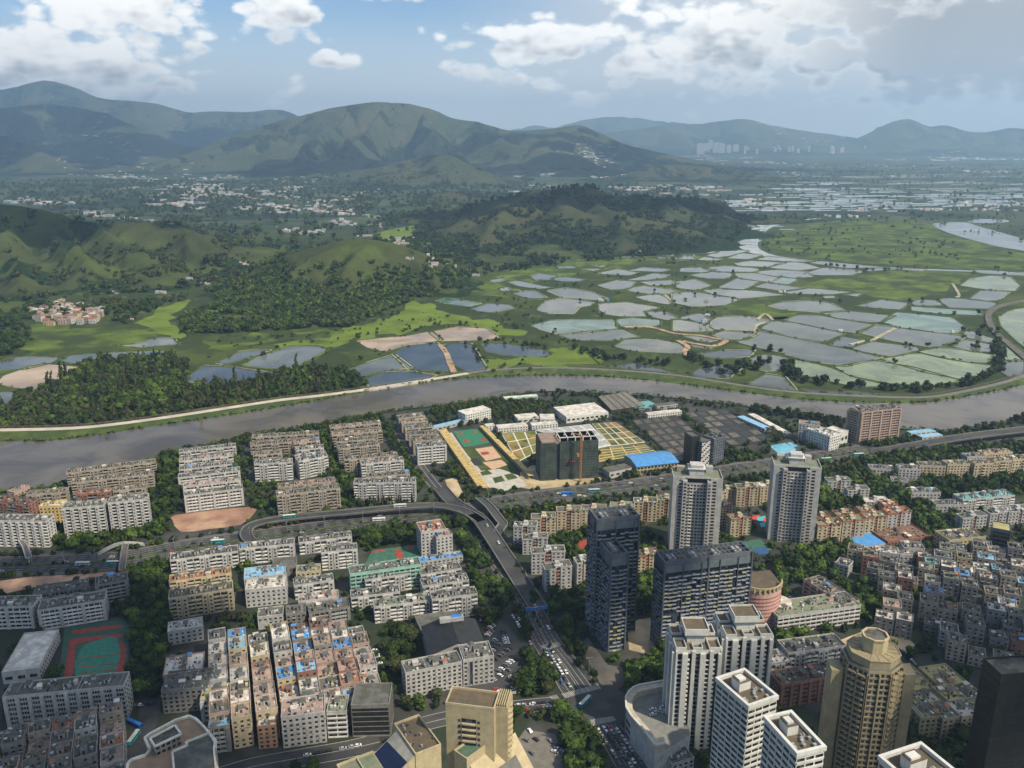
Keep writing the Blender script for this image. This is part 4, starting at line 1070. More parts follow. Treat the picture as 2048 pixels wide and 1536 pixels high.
table("""1740 937 1788 940 14 11|flat w gr|grey slab poking out of the hillside trees
1798 938 1842 940 22 12|flat w gr|pale slab with stepped roof beside the hillside trees
1840 932 1892 934 24 12|flat c gr|cream slab with terraces, first of the tall hillside row
1896 930 1940 929 28 12|flat c gn|cream slab with blank yellow gable in the hillside row
1950 929 1987 928 30 12|walkup c gr|cream slab with stacked balconies in the hillside row
1989 924 2024 922 30 12|walkup c gr|cream slab with balconies last but one in the hillside row
2026 920 2070 918 30 12|walkup c gr|cream slab at the frame edge of the hillside row
1935 915 1972 913 12 11|flat w gr|grey slab behind the hillside row, near the service road
1968 909 2026 905 12 11|flat c pk|sandy slab behind the hillside row with pinkish roof
1782 962 1816 966 10 12|flat w gr|low grey block with white rims deep in the wood
1823 986 1882 986 14 12|flat w gr|grey block with white rims halfway down the wood
1872 1011 1934 1011 14 12|flat w gr|grey block with white rims at the wood's lower edge
1926 1001 2030 992 22 14|bal w tl|long teal tinted block behind the white rimmed row
1776 1085 1862 1073 8 26|flat br ru|wide low building with rusty brown roof
1752 1104 1798 1110 22 13|flat w wt|white block with bright roof beside the blue sheet roof
1800 1110 1826 1112 18 12|flat w wt|small white block with bright roof beside its larger twin
1808 1097 1850 1100 24 13|flat w gr|white block with rust stained roof above the small white one
1670 1127 1697 1135 20 12|flat w gr|small pale block with rounded corner by the tower's garden
1985 1057 2022 1064 42 16|dark dk yl|dark block with ochre roof near the frame edge
1898 1082 1972 1074 24 18|flat b gr|sand coloured block with cluttered roof above the dense quarter
1556 1236 1722 1212 34 20|band w gn|long white office slab with green patched roof
1608 1160 1688 1211 32 15|strip p gr|pinkish office wing meeting the long white slab at an angle
1577 1308 1692 1293 44 15|bal w gr|white slab with long balconies behind the round tan tower
1536 1330 1583 1323 36 14|bal w wt|small white slab between the white piered towers
1562 1372 1674 1352 45 14|strip br dk|dark brick block with terracotta trim beside the round tan tower
1695 1340 1700 1339 20 10|plain g gr|narrow grey lean-to behind the round tan tower
1598 848 1640 852 34 14|flat w pk|white tiled block with mono pitch roofs beside the riverside offices
1613 858 1660 874 28 20|flat bw wt|white office corner block with square windows near the river
1661 874 1697 862 24 20|plain bw wt|white office wing with long blank wall and solar panels
1384 875 1401 873 60 16|dark bk gr|black windowless end of the dark office tower
1404 885 1429 878 52 14|hex dk gr|white lattice front of the dark office tower
1429 880 1450 873 54 16|flat dk gr|slate flank of the dark office tower with small windows
2002 1352 2085 1346 -118 12|dark bk dk|almost black tower at the lower frame corner""", name='building', cat='building')
# ---- industrial and waterworks buildings by the river
table("""1133 834 1217 824 13 42|plain bw wt|huge white warehouse with ribbed silver roof
1276 819 1320 812 6 26|plain w tl|low hall with bright teal roof beside the dark filter tanks
996 856 1056 851 11 12|flat bw wt|white two storey shed beside the filter beds
1064 851 1116 847 9 11|flat bw wt|white one storey shed behind the construction tower
1036 838 1078 834 9 18|plain bw wt|white shed behind the palm trees with silver roof
1080 838 1110 838 8 20|plain bw wt|silver roofed shed right beside the warehouse
1009 797 1076 792 8 9|plain t wt|long greenish shed at the river edge
931 829 982 818 20 18|flat bw wt|cubic white office with rounded top corner by the river
1296 829 1364 822 10 9|flat bw wt|long white shed with arched openings beside the tanks
1314 813 1356 808 10 11|flat w gr|grey two storey block by the river beyond the teal hall
1474 833 1530 858 7 10|plain w lb|long shed with light blue roof along the tank avenue
1496 828 1570 868 7 9|plain w wt|long white shed next to the light blue one
1602 820 1650 824 8 12|plain w gr|low grey shed among riverside trees
1823 867 1872 862 5 9|plain w lb|low light blue shed by the river lane, farther one
1845 875 1886 870 6 9|plain w lb|low light blue shed by the river lane, nearer one
1219 945 1265 935 13 14|plain w gr|grey annex hall beside the blue roofed hall
866 856 930 841 8 8|plain w lb|long blue canopy building leading to the white office
972 852 990 850 10 8|flat bw wt|small white gatehouse beside the palm row""", name='building', cat='industrial building', roofx=False)
# ---- blue arched hall
def blue_hall():
    h = 9.5; ctr, rz, w = frame_px(1274, 934, 1356, 925, h, 34); d = 34
    t = thing('hall', 'cream hall with vivid blue arched roof beside the highway', 'hall', (*ctr, .06), rz)
    b = MB(); b.box(-w/2, w/2, -d/2, d/2, 0, h); b.build('wall', WALL['b'], t)
    r = MB(); k = 8
    for i in range(k):
        y0, y1 = -d/2-1+(d+2)*i/k, -d/2-1+(d+2)*(i+1)/k; z0, z1 = h+.1+3*sin(pi*i/k), h+.1+3*sin(pi*(i+1)/k)
        r.hexa([(-w/2-1, y0, z0), (w/2+1, y0, z0), (w/2+1, y1, z1), (-w/2-1, y1, z1), (-w/2-1, y0, z0+.3), (w/2+1, y0, z0+.3), (w/2+1, y1, z1+.3), (-w/2-1, y1, z1+.3)])
    r.build('roof', ROOF['bl'], t)
    for s in (-1, 1):
        g = MB(); P = [(s*(w/2+.02), -d/2+(d)*i/k, h+3*sin(pi*i/k)) for i in range(k+1)]
        n = len(g.v); g.v += P; g.f.append(tuple(range(k+1))); g.m.append(0); g.build('gable', WALL['b'], t)
    m = MB(); fr = ((-w/2, -d/2), (1, 0), (0, -1))
    for i in range(12): m.fq(fr, i*w/12+.6, (i+1)*w/12-.6, .05, 1.5, 4.6); m.fq(fr, i*w/12+.6, (i+1)*w/12-.6, .05, 6.3, 8.2)
    m.build('windows', GLASS, t, 'stuff'); occupy([at(1265, 945), at(1360, 935), at(1335, 912), at(1240, 920)])
blue_hall()
# ---- gabled black roof hall by the car park
def gable_hall():
    h = 14; ctr, rz, w = frame_px(860, 1310, 970, 1294, h, 34); d = 34
    t = thing('hall', 'grey hall with huge black gabled roof beside the car park', 'hall', (*ctr, .06), rz)
    b = MB(); b.box(-w/2, w/2, -d/2, d/2, 0, h)
    b.v += [(-w/2, -d/2-.02, h), (w/2, -d/2-.02, h), (w*.02, -d/2-.02, h+6), (-w/2, d/2, h), (w/2, d/2, h), (w*.02, d/2, h+6)]; n = len(b.v); b.f += [(n-6, n-5, n-4), (n-3, n-1, n-2)]; b.m += [0, 0]
    b.build('wall', TRIM, t)
    r = MB()
    for a, c, z0, z1 in ((-w/2-.8, w*.02, h-.2, h+6.1), (w*.02, w/2+.8, h+6.1, h-.2)):
        r.hexa([(a, -d/2-.6, z0), (c, -d/2-.6, z1), (c, d/2+.6, z1), (a, d/2+.6, z0), (a, -d/2-.6, z0+.4), (c, -d/2-.6, z1+.4), (c, d/2+.6, z1+.4), (a, d/2+.6, z0+.4)])
    r.build('roof', WALL['bk'], t)
    m = MB(); m.box(-w*.20, w*.25, -2+d*.3, 2+d*.3, h+6, h+9); m.box(w*.02, w*.22, -1+d*.3, 2+d*.3, h+9, h+9.3, 1); m.build('roof_monitor', [TRIM, BLUE], t)
    occupy([at(830, 1330), at(985, 1310), at(960, 1240), at(835, 1260)])
gable_hall()
# dark glass stair slot of the white office end block
for c_, o_ in BLD:
    if 'stair slot' in o_['label']:
        hS = solve_h(926, 1322, 52); _, _, wS = frame_px(926, 1322, 988, 1313, hS, 17); b = MB(); b.box(-wS*.24-.9, -wS*.24+.9, -8.5-.18, -8.4, 2, hS-1.5); b.build('stair_window', GLASSD, o_)
        b = MB()
        for x in (-wS*.24-1.3, -wS*.24+.95): b.box(x, x+.35, -8.5-.5, -8.4, 1, hS-.8)
        b.build('stair_frame', WALL['w'], o_)
# ---- towers
def crown_box(t, w, d, h, items):
    for nm, x0, x1, y0, y1, z0, z1, m in items:
        b = MB(); b.box(x0*w, x1*w, y0*d, y1*d, h+z0, h+z1); b.build(nm, m, t)
def white_tower(x0, y0, x1, y1, drop, label):
    global NB; NB += 1
    h = solve_h(x0, y0, drop); ctr, rz, w = frame_px(x0, y0, x1, y1, h, 26); d = 26
    t = thing('residential_tower', label, 'tower', (*ctr, .06), rz, 'white residential towers'); wm = WALL['w']
    Wb, Gb, Bb = MB(), MB(), MB()
    a = w*.24
    Wb.box(-w/2+a, w/2-a, -d/2+5, d/2-2, 0, h-.5)
    Wb.box(-w/2, -w/2+a, -d/2+2.5, d/2-4, 0, h); Wb.box(w/2-a, w/2, -d/2+1, d/2-4, 0, h)
    Wb.box(-w/2+a-1.5, -w/2+a+2, -d/2, -d/2+5.3, 0, h-1.5); Wb.box(w/2-a-2.5, w/2-a+.5, -d/2-1, -d/2+5.3, 0, h-1.5)
    facade(Wb, Gb, Bb, ((-w/2+a*.45, -d/2+2.5), (1, 0), (0, -1)), a*.55-1.6, h, 'grid', 2.95, .2, NB)
    facade(Wb, Gb, Bb, ((w/2-a+.6, -d/2+1), (1, 0), (0, -1)), a*.55, h, 'grid', 2.95, .2, NB)
    facade(Wb, Gb, Bb, ((-w/2+a+2, -d/2+5), (1, 0), (0, -1)), w-2*a-4.5, h-5, 'grid', 2.95, .2, NB)
    facade(Wb, Gb, Bb, ((w/2-a-2.5, -d/2-1), (1, 0), (0, -1)), 3, h-2, 'grid', 2.95, .2, NB)
    facade(Wb, Gb, Bb, ((-w/2+a-1.5, -d/2), (1, 0), (0, -1)), 3.4, h-2, 'grid', 2.95, .2, NB)
    facade(Wb, Gb, Bb, ((w/2, -d/2+1), (0, 1), (1, 0)), 7, h, 'grid', 2.95, .2, NB)
    nf = int(h/2.95)
    for f in range(nf):      # bright white corner bays imitating window glints on the sun side
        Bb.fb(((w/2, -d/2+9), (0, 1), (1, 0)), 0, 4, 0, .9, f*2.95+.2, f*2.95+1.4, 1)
    Wb.build('wall', wm, t); Gb.build('windows', GLASS, t, 'stuff'); Bb.build('balconies', [wm, WALL['bw'], METAL, AWN, PALE, YELT], t, 'stuff')
    b = MB(); b.box(-w/2+a+.2, w/2-a-.2, -d/2+4.9, -d/2+5.2, h-4.6, h-.4); b.build('dark_fascia', WALL['bk'], t)
    for q in ((-w/2+.02, -w/2+a-.02, -d/2+2.52, d/2-4.02), (w/2-a+.02, w/2-.02, -d/2+1.02, d/2-4.02), (-w/2+a+.02, w/2-a-.02, -d/2+3.8, d/2-2.02)):
        b = MB(); b.box(*q, h-.2, h+.12); b.build('roof', ROOF['gn'], t)
    b = MB()
    for q in ((-w/2-.1, -w/2+a, -d/2+2.4, -d/2+2.8), (-w/2-.1, -w/2+.3, -d/2+2.8, d/2-4), (w/2-a, w/2+.1, -d/2+.9, -d/2+1.3), (w/2-.3, w/2+.1, -d/2+1.3, d/2-4), (-w/2+a, w/2-a, -d/2+3.4, -d/2+3.8)): b.box(*q, h-.3, h+1.5)
    b.build('parapet', wm, t)
    crown_box(t, w, d, h, [('lift_tower', -.16, .14, -.18, .22, .13, 6, wm), ('penthouse_roof', -.19, .17, -.22, .26, 6, 6.5, WALL['bw']), ('penthouse', -.14, .12, -.16, .2, 6.5, 9, wm), ('plant_room', .2, .34, .1, .3, .13, 5.5, wm), ('plant_room', -.40, -.22, .12, .3, .13, 4.5, WALL['cw'])])
    occupy([(ctr[0]-w/2-2, ctr[1]-d/2-2), (ctr[0]+w/2+2, ctr[1]-d/2-2), (ctr[0]+w/2+2, ctr[1]+d/2), (ctr[0]-w/2-2, ctr[1]+d/2)])
white_tower(1347, 958, 1446, 962, 150, 'tall white tower with blank flank rising behind the slate slab')
white_tower(1549, 934, 1644, 940, 148, 'tall white tower standing alone beside the sunny walk-up row')
def slate(x0, y0, x1, y1, drop, d, label, lat=True):
    t = B(x0, y0, x1, y1, drop, d, 'lat', 'dk', 'dk', label, cat='tower', name='apartment_tower', group='slate towers with pale lattice', roofx=False)
    h = -drop if drop < 0 else solve_h(x0, y0, drop); _, _, w = frame_px(x0, y0, x1, y1, h, d); wm = mat('slate_frame', (.12, .135, .155), grime=.2)
    b = MB()
    for q in ((-w/2-.1, w/2+.1, -d/2-.1, -d/2+.5), (-w/2-.1, w/2+.1, d/2-.5, d/2+.1), (-w/2-.1, -w/2+.5, -d/2+.5, d/2-.5), (w/2-.5, w/2+.1, -d/2+.5, d/2-.5)): b.box(*q, h-.1, h+3.2)
    b.build('crown_wall', wm, t)
    for i in range(int(w/3.6)+1):
        x = -w/2+.8+i*(w-1.6)/int(w/3.6); b = MB(); b.box(x-.22, x+.22, -d/2+.5, d/2-.5, h+2.5, h+3.0); b.build('roof_beam', wm, t)
    for y in (-d*.15, d*.2): b = MB(); b.box(-w/2+.5, w/2-.5, y-.2, y+.2, h+3.02, h+3.3); b.build('roof_beam', wm, t)
    for i in range(max(1, int(w/14))): b = MB(); x = -w/2+w*(i+.5)/max(1, int(w/14)); b.box(x-2.5, x+2.5, -d*.2, d*.25, h+.03, h+2.3); b.build('plant_room', TRIM, t)
    for x in ((-w/2, w/2) if w < 35 else (-w/2, 0, w/2)):
        b = MB(); b.box(x-.5, x+.5, -d/2-1.1, -d/2+.1, 0, h+3.0); b.build('corner_pier', WALL['dk'], t)
    b = MB(); b.box(-w/2+.3, w/2-.3, -d/2-.35, -d/2+.05, h-5.5, h-.5); b.build('fascia', mat('bluish_panel', (.13, .155, .17), rough=.35), t)
    return t
slate(1194, 1047, 1278, 1038, 225, 17, 'taller slate tower with pale lattice beside the main road')
slate(1222, 1118, 1256, 1113, 186, 26, 'slimmer slate tower with dark glass end, in front of its taller twin')
slate(1329, 1132, 1504, 1110, 172, 15, 'wide slate slab tower with yellow tinged sunshades')
def pier_tower(x0, y0, x1, y1, drop, d, label, hfix=None):
    t = B(x0, y0, x1, y1, drop, d, 'pier', 'bw', 'bn', label, cat='tower', name='residential_tower', group='white towers with continuous vertical piers', roofx=False, par=1.5)
    h = -drop if drop < 0 else solve_h(x0, y0, drop); _, _, w = frame_px(x0, y0, x1, y1, h, d); wm = WALL['bw']
    for (a, c, e, f) in ((-.5, -.26, -.5, -.1), (.24, .5, -.5, -.1), (-.5, -.26, .1, .5), (.24, .5, .1, .5), (-.12, .1, -.5, -.3)):
        b = MB()
        x0_, x1_, y0_, y1_ = a*w, c*w, e*d, f*d
        for q in ((x0_, x1_, y0_, y0_+.35), (x0_, x1_, y1_-.35, y1_), (x0_, x0_+.35, y0_+.35, y1_-.35), (x1_-.35, x1_, y0_+.35, y1_-.35)): b.box(*q, h+.0, h+1.6)
        b.build('roof_curb', wm, t)
    crown_box(t, w, d, h, [('lift_tower', -.2, .2, -.2, .2, .03, 4.5, wm), ('window_band', -.21, .21, -.21, .21, 4.5, 5.5, GLASSD), ('penthouse', -.27, .27, -.27, .27, 5.5, 8.5, wm)])
    b = MB(); b.box(-.27*w+.5, .27*w-.5, -.27*d+.5, .27*d-.5, h+8.5, h+8.55); b.build('penthouse_roof', ROOF['bn'], t)
    b = MB()
    for q in ((-.27, .27, -.27, -.255), (-.27, .27, .255, .27)): b.box(q[0]*w, q[1]*w, q[2]*d, q[3]*d, h+8.5, h+9.5)
    for q in ((-.27, -.255), (.255, .27)): b.box(q[0]*w, q[1]*w, -.254*d, .254*d, h+8.5, h+9.5)
    b.build('penthouse_rim', wm, t)
    return t
pier_tower(1352, 1300, 1442, 1300, 196, 24, 'white piered tower nearest the junction and car deck')
pier_tower(1452, 1274, 1545, 1272, 200, 24, 'white piered tower standing behind the other, next to the slate slab')
def office_tower(Pl, h, label, signs=False):
    """Pl: roof corner pixels, front corner first, then its two neighbours"""
    f, l, r = [at(*p, h)[:2] for p in Pl]; u = r-f; w = np.linalg.norm(u); u /= w; v = l-f; dd = abs(np.dot(v, np.array([-u[1], u[0]]))); rz = atan2(u[1], u[0])
    n = np.array([-u[1], u[0]]); ctr = f + u*w/2 + n*dd/2
    t = building_at(ctr, rz, w, dd, h, 'band', 'bw', 'bn', label, cat='tower', name='office_tower', sides='band', roofx=False, fh=3.4, group='white banded office towers')
    b = MB(); k = .9
    for q in ((-w/2-.6, w/2+.6, -dd/2-.6, -dd/2+k), (-w/2-.6, w/2+.6, dd/2-k, dd/2+.6), (-w/2-.6, -w/2+k, -dd/2+k, dd/2-k), (w/2-k, w/2+.6, -dd/2+k, dd/2-k)): b.box(*q, h-.4, h+1.8)
    b.build('parapet', WALL['bw'], t)
    b = MB(); P = [(-w*.28, -dd*.02), (w*.12, -dd*.02), (w*.12, dd*.3), (-w*.2, dd*.3), (-w*.28, dd*.2)]; b.prism(P, h+.05, h+4.5, 0, 1); b.build('lift_house', [WALL['bw'], ROOF['bn']], t)
    b = MB(); b.box(-w*.2, w*.02, dd*.05, dd*.22, h+4.5, h+5.6, 0); b.build('water_tank', [WALL['bw']], t)
    m = MB(); rn = random.Random(5)
    for i in range(9): x = rn.uniform(-w*.4, w*.36); y = rn.uniform(-dd*.42, -dd*.08); m.box(x-.7, x+.7, y-.6, y+.6, h+.04, h+1.4, i % 2)
    m.build('air_conditioner_units', [METAL, TRIM], t, 'stuff'); return t
office_tower([(1497, 1417), (1443, 1358), (1554, 1397)], 78, 'white banded office tower with vertical lettering on its side fin')
office_tower([(1594, 1512), (1523, 1441), (1649, 1499)], 90, 'white banded office tower closest to us, with pale round lift house')
office_tower([(1840, 1590), (1764, 1517), (1925, 1560)], 92, 'white rimmed office roof cut off by the lower frame edge')
# lettered fin of the first office tower
fin_p = at(1455, 1408, 62); t = thing('sign_tower', 'narrow white stair tower with a column of seven dark characters', 'tower', (fin_p[0], fin_p[1], .06), radians(8))
b = MB(); b.box(-4, 4, -5, 5, 0, 62); b.build('wall', WALL['bw'], t); b = MB(); b.box(-3.6, 3.6, -4.6, 4.6, 62, 62.2); b.build('roof', ROOF['bn'], t)
m = MB()
for i in range(17): m.fq(((-4, -5), (1, 0), (0, -1)), .5, 4.2, .05, 3+i*3.2, 4.6+i*3.2)
m.build('windows', GLASS, t, 'stuff')
rn = random.Random(3)
STROKES = [[(0,.9,1,.9),(.5,.9,.5,0),(0,.5,1,.5),(.1,0,.9,0)], [(.1,1,.1,0),(.9,1,.9,0),(.1,1,.9,1),(.1,.5,.9,.5),(.1,0,.9,0),(.5,1,.5,0)], [(0,.8,1,.8),(.5,1,.5,0),(.5,.6,0,.1),(.5,.6,1,.1)], [(.1,.9,.9,.9),(0,.55,1,.55),(.4,.55,.1,0),(.6,.55,.6,.1),(.6,.1,1,.1)], [(.1,1,.9,1),(.9,1,.9,0),(.1,1,.1,0),(.3,.7,.7,.7),(.3,.35,.7,.35)], [(.5,1,0,.6),(.5,1,1,.6),(.2,.55,.8,.55),(.5,.55,.5,0),(.1,0,.9,0)], [(0,1,.4,.7),(.6,1,.6,0),(.6,.6,1,.6),(.2,.7,.2,0),(0,.4,.4,.4)]]
for i, ch in enumerate(STROKES):
    m = MB(); z = 54-i*4.6
    for x0, y0, x1, y1 in ch: m.bar((.6+x0*2.8, -5.12, z-3.2+y0*3.1), (.6+x1*2.8, -5.12, z-3.2+y1*3.1), .34)
    m.build('character', GLASSD, t)
# octagonal tan tower
def tan_tower():
    h = 104; c = at(1752, 1322, h); t = thing('residential_tower', 'tall tan tower with octagonal crown and blank side shafts', 'tower', (c[0], c[1]+4, .06), radians(-6))
    Wb, Gb, Bb = MB(), MB(), MB(); r = 13.2; hb = WALL['hb']
    P = [(r*cos(radians(22.5+45*k)), r*sin(radians(22.5+45*k))) for k in range(8)]
    Wb.prism(P, 0, h-.1)
    for k in range(8):
        a, c2 = np.array(P[(k+1) % 8]), np.array(P[k]); u = c2-a; L = np.linalg.norm(u); u /= L; n = np.array([-u[1], u[0]])
        if np.dot(n, a) < 0: n = -n
        fr = (tuple(a), tuple(u), tuple(n)); nf = 34
        for f in range(nf):
            z = 1+f*3.0
            for q in range(4): Gb.fq(fr, .4+q*L/4, L/4*(q+1)-.35, .05, z+.8, z+2.4)
            if k % 2 == 0: Bb.fb(fr, L*.08, L*.46, 0, 1.6, z-.2, z+.75, 0); Bb.fb(fr, L*.54, L*.92, 0, 1.6, z-.2, z+.75, 0)
            else: Bb.fb(fr, 0, L, 0, .35, z-.2, z+.55, 0)
        for q in (0, .5, 1): Wb.fb(fr, max(0, q*L-.35), min(L, q*L+.35), -.3, .9, 0, h-2)
    for s in (-1, 1):
        Wb.box(s*16.5-2.6, s*16.5+2.6, -4.5, 4.5, 0, h-6); Wb.box(s*11.5-2.5, s*11.5+2.5, -2.5, 2.5, 0, h-6.2)
    Wb.build('wall', hb, t); Gb.build('windows', GLASSD, t, 'stuff'); Bb.build('balconies', [hb], t, 'stuff')
    b = MB(); b.prism([(x*.98, y*.98) for x, y in P], h-.1, h+.1); b.build('roof', ROOF['gr'], t)
    b = MB(); P2 = [(x*.90, y*.90) for x, y in P]; b.prism(P2, h+.1, h+4.2)
    b.build('crown_drum', hb, t)
    for k in range(8):
        b = MB(); a = np.array([*P2[k], h+4.25]); c3 = np.array([*P2[(k+1) % 8], h+4.25]); b.bar(a, c3, .5); b.bar((a+c3)/2, (0, 0, h+4.25), .35); b.bar(a, (0, 0, h+4.25), .35); b.build('roof_beam', hb, t)
    b = MB(); P3 = [(x*.44, y*.44) for x, y in P]; b.prism(P3, h+4.2, h+11, 0, 1); b.build('penthouse', [WALL['b'], ROOF['dk']], t)
    b = MB()
    for k in range(8):
        a = np.array([*P3[k], h+11.4]); c3 = np.array([*P3[(k+1) % 8], h+11.4]); b.bar(a, c3, .8)
    b.build('penthouse_rim', WALL['b'], t); occupy([(c[0]+22*cos(q), c[1]+4+22*sin(q)) for q in np.linspace(0, 6.28, 12)])
tan_tower()
# construction tower wrapped in netting
def site_tower():
    h = solve_h(1120, 884, 76); ctr, rz, w = frame_px(1082, 886, 1197, 880, h, 30); d = 30
    t = thing('construction_tower', 'half built tower wrapped in dark green netting', 'building', (*ctr, .06), rz)
    b = MB(); b.box(-w/2, -w*.24, -d/2, d/2, 0, h-1); b.box(-w*.24, -w*.17, -d/2+2.2, d/2, 0, h-1.5); b.box(-w*.17, w/2, -d/2, d/2, 0, h); b.build('netting', NET, t)
    m = MB(); n = int(h/3)
    for f in range(n):
        for (a, c) in ((-w/2, -w*.24), (-w*.17, w/2)): m.box(a-.12, c+.12, -d/2-.12, -d/2-.02, f*3+1.4, f*3+1.55)
    for x in np.linspace(-w/2, w/2, 22):
        if not -w*.24 < x < -w*.17: m.box(x-.07, x+.07, -d/2-.2, -d/2-.1, 0, h-.5)
    m.build('scaffold_poles', mat('scaffold', (.10, .11, .09), rnd=0), t, 'stuff')
    b = MB()
    for x in np.linspace(-w*.17, w/2, 6): b.box(x-.5, x+.5, -d/2+.5, -d/2+1.4, h-.5, h+3); b.box(x-.5, x+.5, d*.1, d*.1+.9, h-.5, h+3)
    b.build('concrete_columns', WALL['bw'], t, 'stuff')
    for x in np.linspace(-w*.17, w/2, 6): b = MB(); b.box(x-.45, x+.45, -d/2+.5, d*.14, h+3, h+3.8); b.build('roof_frame', WALL['bw'], t)
    for y in (-d/2+.5, d*.1): b = MB(); b.box(-w*.19, w/2+.5, y, y+.9, h+3.81, h+4.6); b.build('roof_frame', WALL['bw'], t)
    b = MB(); b.box(-w/2+1, w/2-1, -d/2+1, d/2-1, h-2.5, h-.0); b.build('top_slab', mat('raw_slab', (.27, .20, .15), grime=.3), t)
    b = MB(); b.box(-w*.05, w*.1, -d/2-.16, -d/2-.13, h*.46, h*.50, 0); b.build('banner', REDC, t)
    occupy([at(1070, 975), at(1200, 965), at(1200, 930), at(1070, 940)])
    p = at(1160, 962); c = thing('construction_hoist', 'orange lattice hoist mast climbing the netted tower', 'hoist', (p[0]+0, p[1]-1.5, .06), rz)
    m = MB(); hh = h+9
    for x in (-1.0, 1.0):
        for y in (-1.0, 1.0): m.box(x-.15, x+.15, y-.15, y+.15, 0, hh)
    k = int(hh/3)
    for i in range(k): z = i*hh/k; m.bar((-1, -1, z), (1, -1, z+hh/k), .25); m.bar((1, -1, z), (-1, -1, z+hh/k), .2); m.bar((1, -1, z), (1, 1, z+hh/k), .25); m.box(-1, 1, -1.1, -.9, z, z+.3)
    m.build('mast', ORANGE, c); m = MB(); m.box(-4.2, -1.8, -1.6, 1.2, hh*.55, hh*.55+3); m.build('hoist_cage', ORANGE, c)
    m = MB(); m.bar((0, 0, hh-1), (-9, 3, hh+2), .7); m.bar((0, 0, hh-1), (4, -1, hh), .7); m.build('jib', ORANGE, c)
site_tower()
# brick riverside slab
def brick_slab():
    t = B(1723, 826, 1803, 817, 62, 20, 'gal', 'p', 'gr', 'tall brick and cream apartment slab on the river bank', name='apartment_block')
    return t
brick_slab()
B(1696, 818, 1722, 826, 60, 20, 'gal', 'cw', 'gr', 'cream flank wing of the tall brick riverside slab', name='apartment_block')
# rose panelled round building behind the slate slab
def rose():
    h = 30; c = at(1514, 1163, h); t = thing('shopping_centre', 'rose coloured round fronted building with horizontal bands behind the slate slab', 'building', (*c[:2], .06), radians(10))
    def arc(r, a0, a1, n=16, yo=0): return [(r*cos(radians(a0+(a1-a0)*k/n)), yo+r*sin(radians(a0+(a1-a0)*k/n))) for k in range(n+1)]
    P = arc(17, -175, -20) + [(17, 14), (-17, 14)]; b = MB(); b.prism(P, 0, h, 0, 1); b.build('wall', [WALL['pp'], ROOF['bn']], t)
    for i in range(9):
        b = MB(); A = arc(17.25, -175, -20); z = 2.5+i*2.9
        for j in range(len(A)-1): b.bar((*A[j], z), (*A[j+1], z), .35)
        b.build('band', WALL['br'], t)
    m = MB()
    for q in arc(17, -170, -25, 12): m.box(q[0]-.7, q[0]+.7, q[1]-.7, q[1]+.7, h, h+3)
    m.build('arch_columns', WALL['b'], t, 'stuff')
    b = MB(); A = arc(17.1, -173, -22)
    for j in range(len(A)-1): b.bar((*A[j], h+3.4), (*A[j+1], h+3.4), .9)
    b.build('arch_ring', WALL['b'], t)
    b = MB(); b.cyl(16, -6, 8, 0, 15, 0, 20); b.cyl(16, -6, 8.4, 15, 16, 1, 20); b.build('drum', [WALL['pp'], ROOF['wt']], t)
    occupy([(c[0]+28*cos(q), c[1]+24*sin(q)) for q in np.linspace(0, 6.28, 12)])
rose()
# mall podium with curved white rim and rooftop car deck
def mall():
    h = 16; base = [(1251,1408),(1257,1396),(1266,1388),(1278,1383),(1344,1371),(1372,1410),(1380,1470),(1330,1500),(1310,1505),(1284,1470),(1262,1445),(1252,1428)]
    P = [at(*p, h)[:2] for p in base]; c = sum(P)/len(P); Q = [tuple(p-c) for p in P]
    t = thing('shopping_centre', 'low mall with curved white rim and rooftop car deck at the junction', 'building', (*c, .06))
    b = MB(); b.prism(Q, 0, h, 0, 1); b.build('wall', [WALL['w'], mat('car_deck', (.20, .20, .18), grime=.4)], t)
    inn = [(q[0]*.80+1, q[1]*.80) for q in Q]
    b = MB()
    for i in range(len(Q)):
        if i in (5, 6): continue
        j = (i+1) % len(Q); b.hexa([(*Q[i], h), (*Q[j], h), (*inn[j], h), (*inn[i], h), (*Q[i], h+4), (*Q[j], h+4), (*inn[j], h+4), (*inn[i], h+4)])
    b.build('roof_rim', mat('rim_cream', (.50, .45, .34), grime=.25), t)
    b = MB()
    for i in range(len(Q)):
        if i in (5, 6): continue
        j = (i+1) % len(Q); b.bar((*Q[i], h+4.5), (*Q[j], h+4.5), 1.1)
    b.build('white_coping', WALL['bw'], t)
    m = MB()
    for i in (0, 1, 2, 3, 10, 11):
        j = (i+1) % len(Q); a, e = np.array(Q[i]), np.array(Q[j]); L = np.linalg.norm(e-a); u = (e-a)/L; n = np.array([-u[1], u[0]])
        if np.dot(n, a) < 0: n = -n
        fr = (tuple(a), tuple(u), tuple(n))
        for f in range(3):
            for k in range(max(1, int(L/4))): p = L/max(1, int(L/4)); m.fq(fr, k*p+.5, (k+1)*p-.5, .06, 2+f*4.6, 4.6+f*4.6)
    m.build('windows', GLASS, t, 'stuff'); occupy([at(*project((p[0], p[1], 0))) for p in P]); return c, h
MALL_C, MALL_H = mall()
# long shop terrace running down beside the mall
t = B(1302, 1478, 1345, 1530, 26, 14, 'flat', 'w', 'dk', 'narrow white rimmed shop terrace running down beside the mall', name='building', cat='shop building', roofx=True)
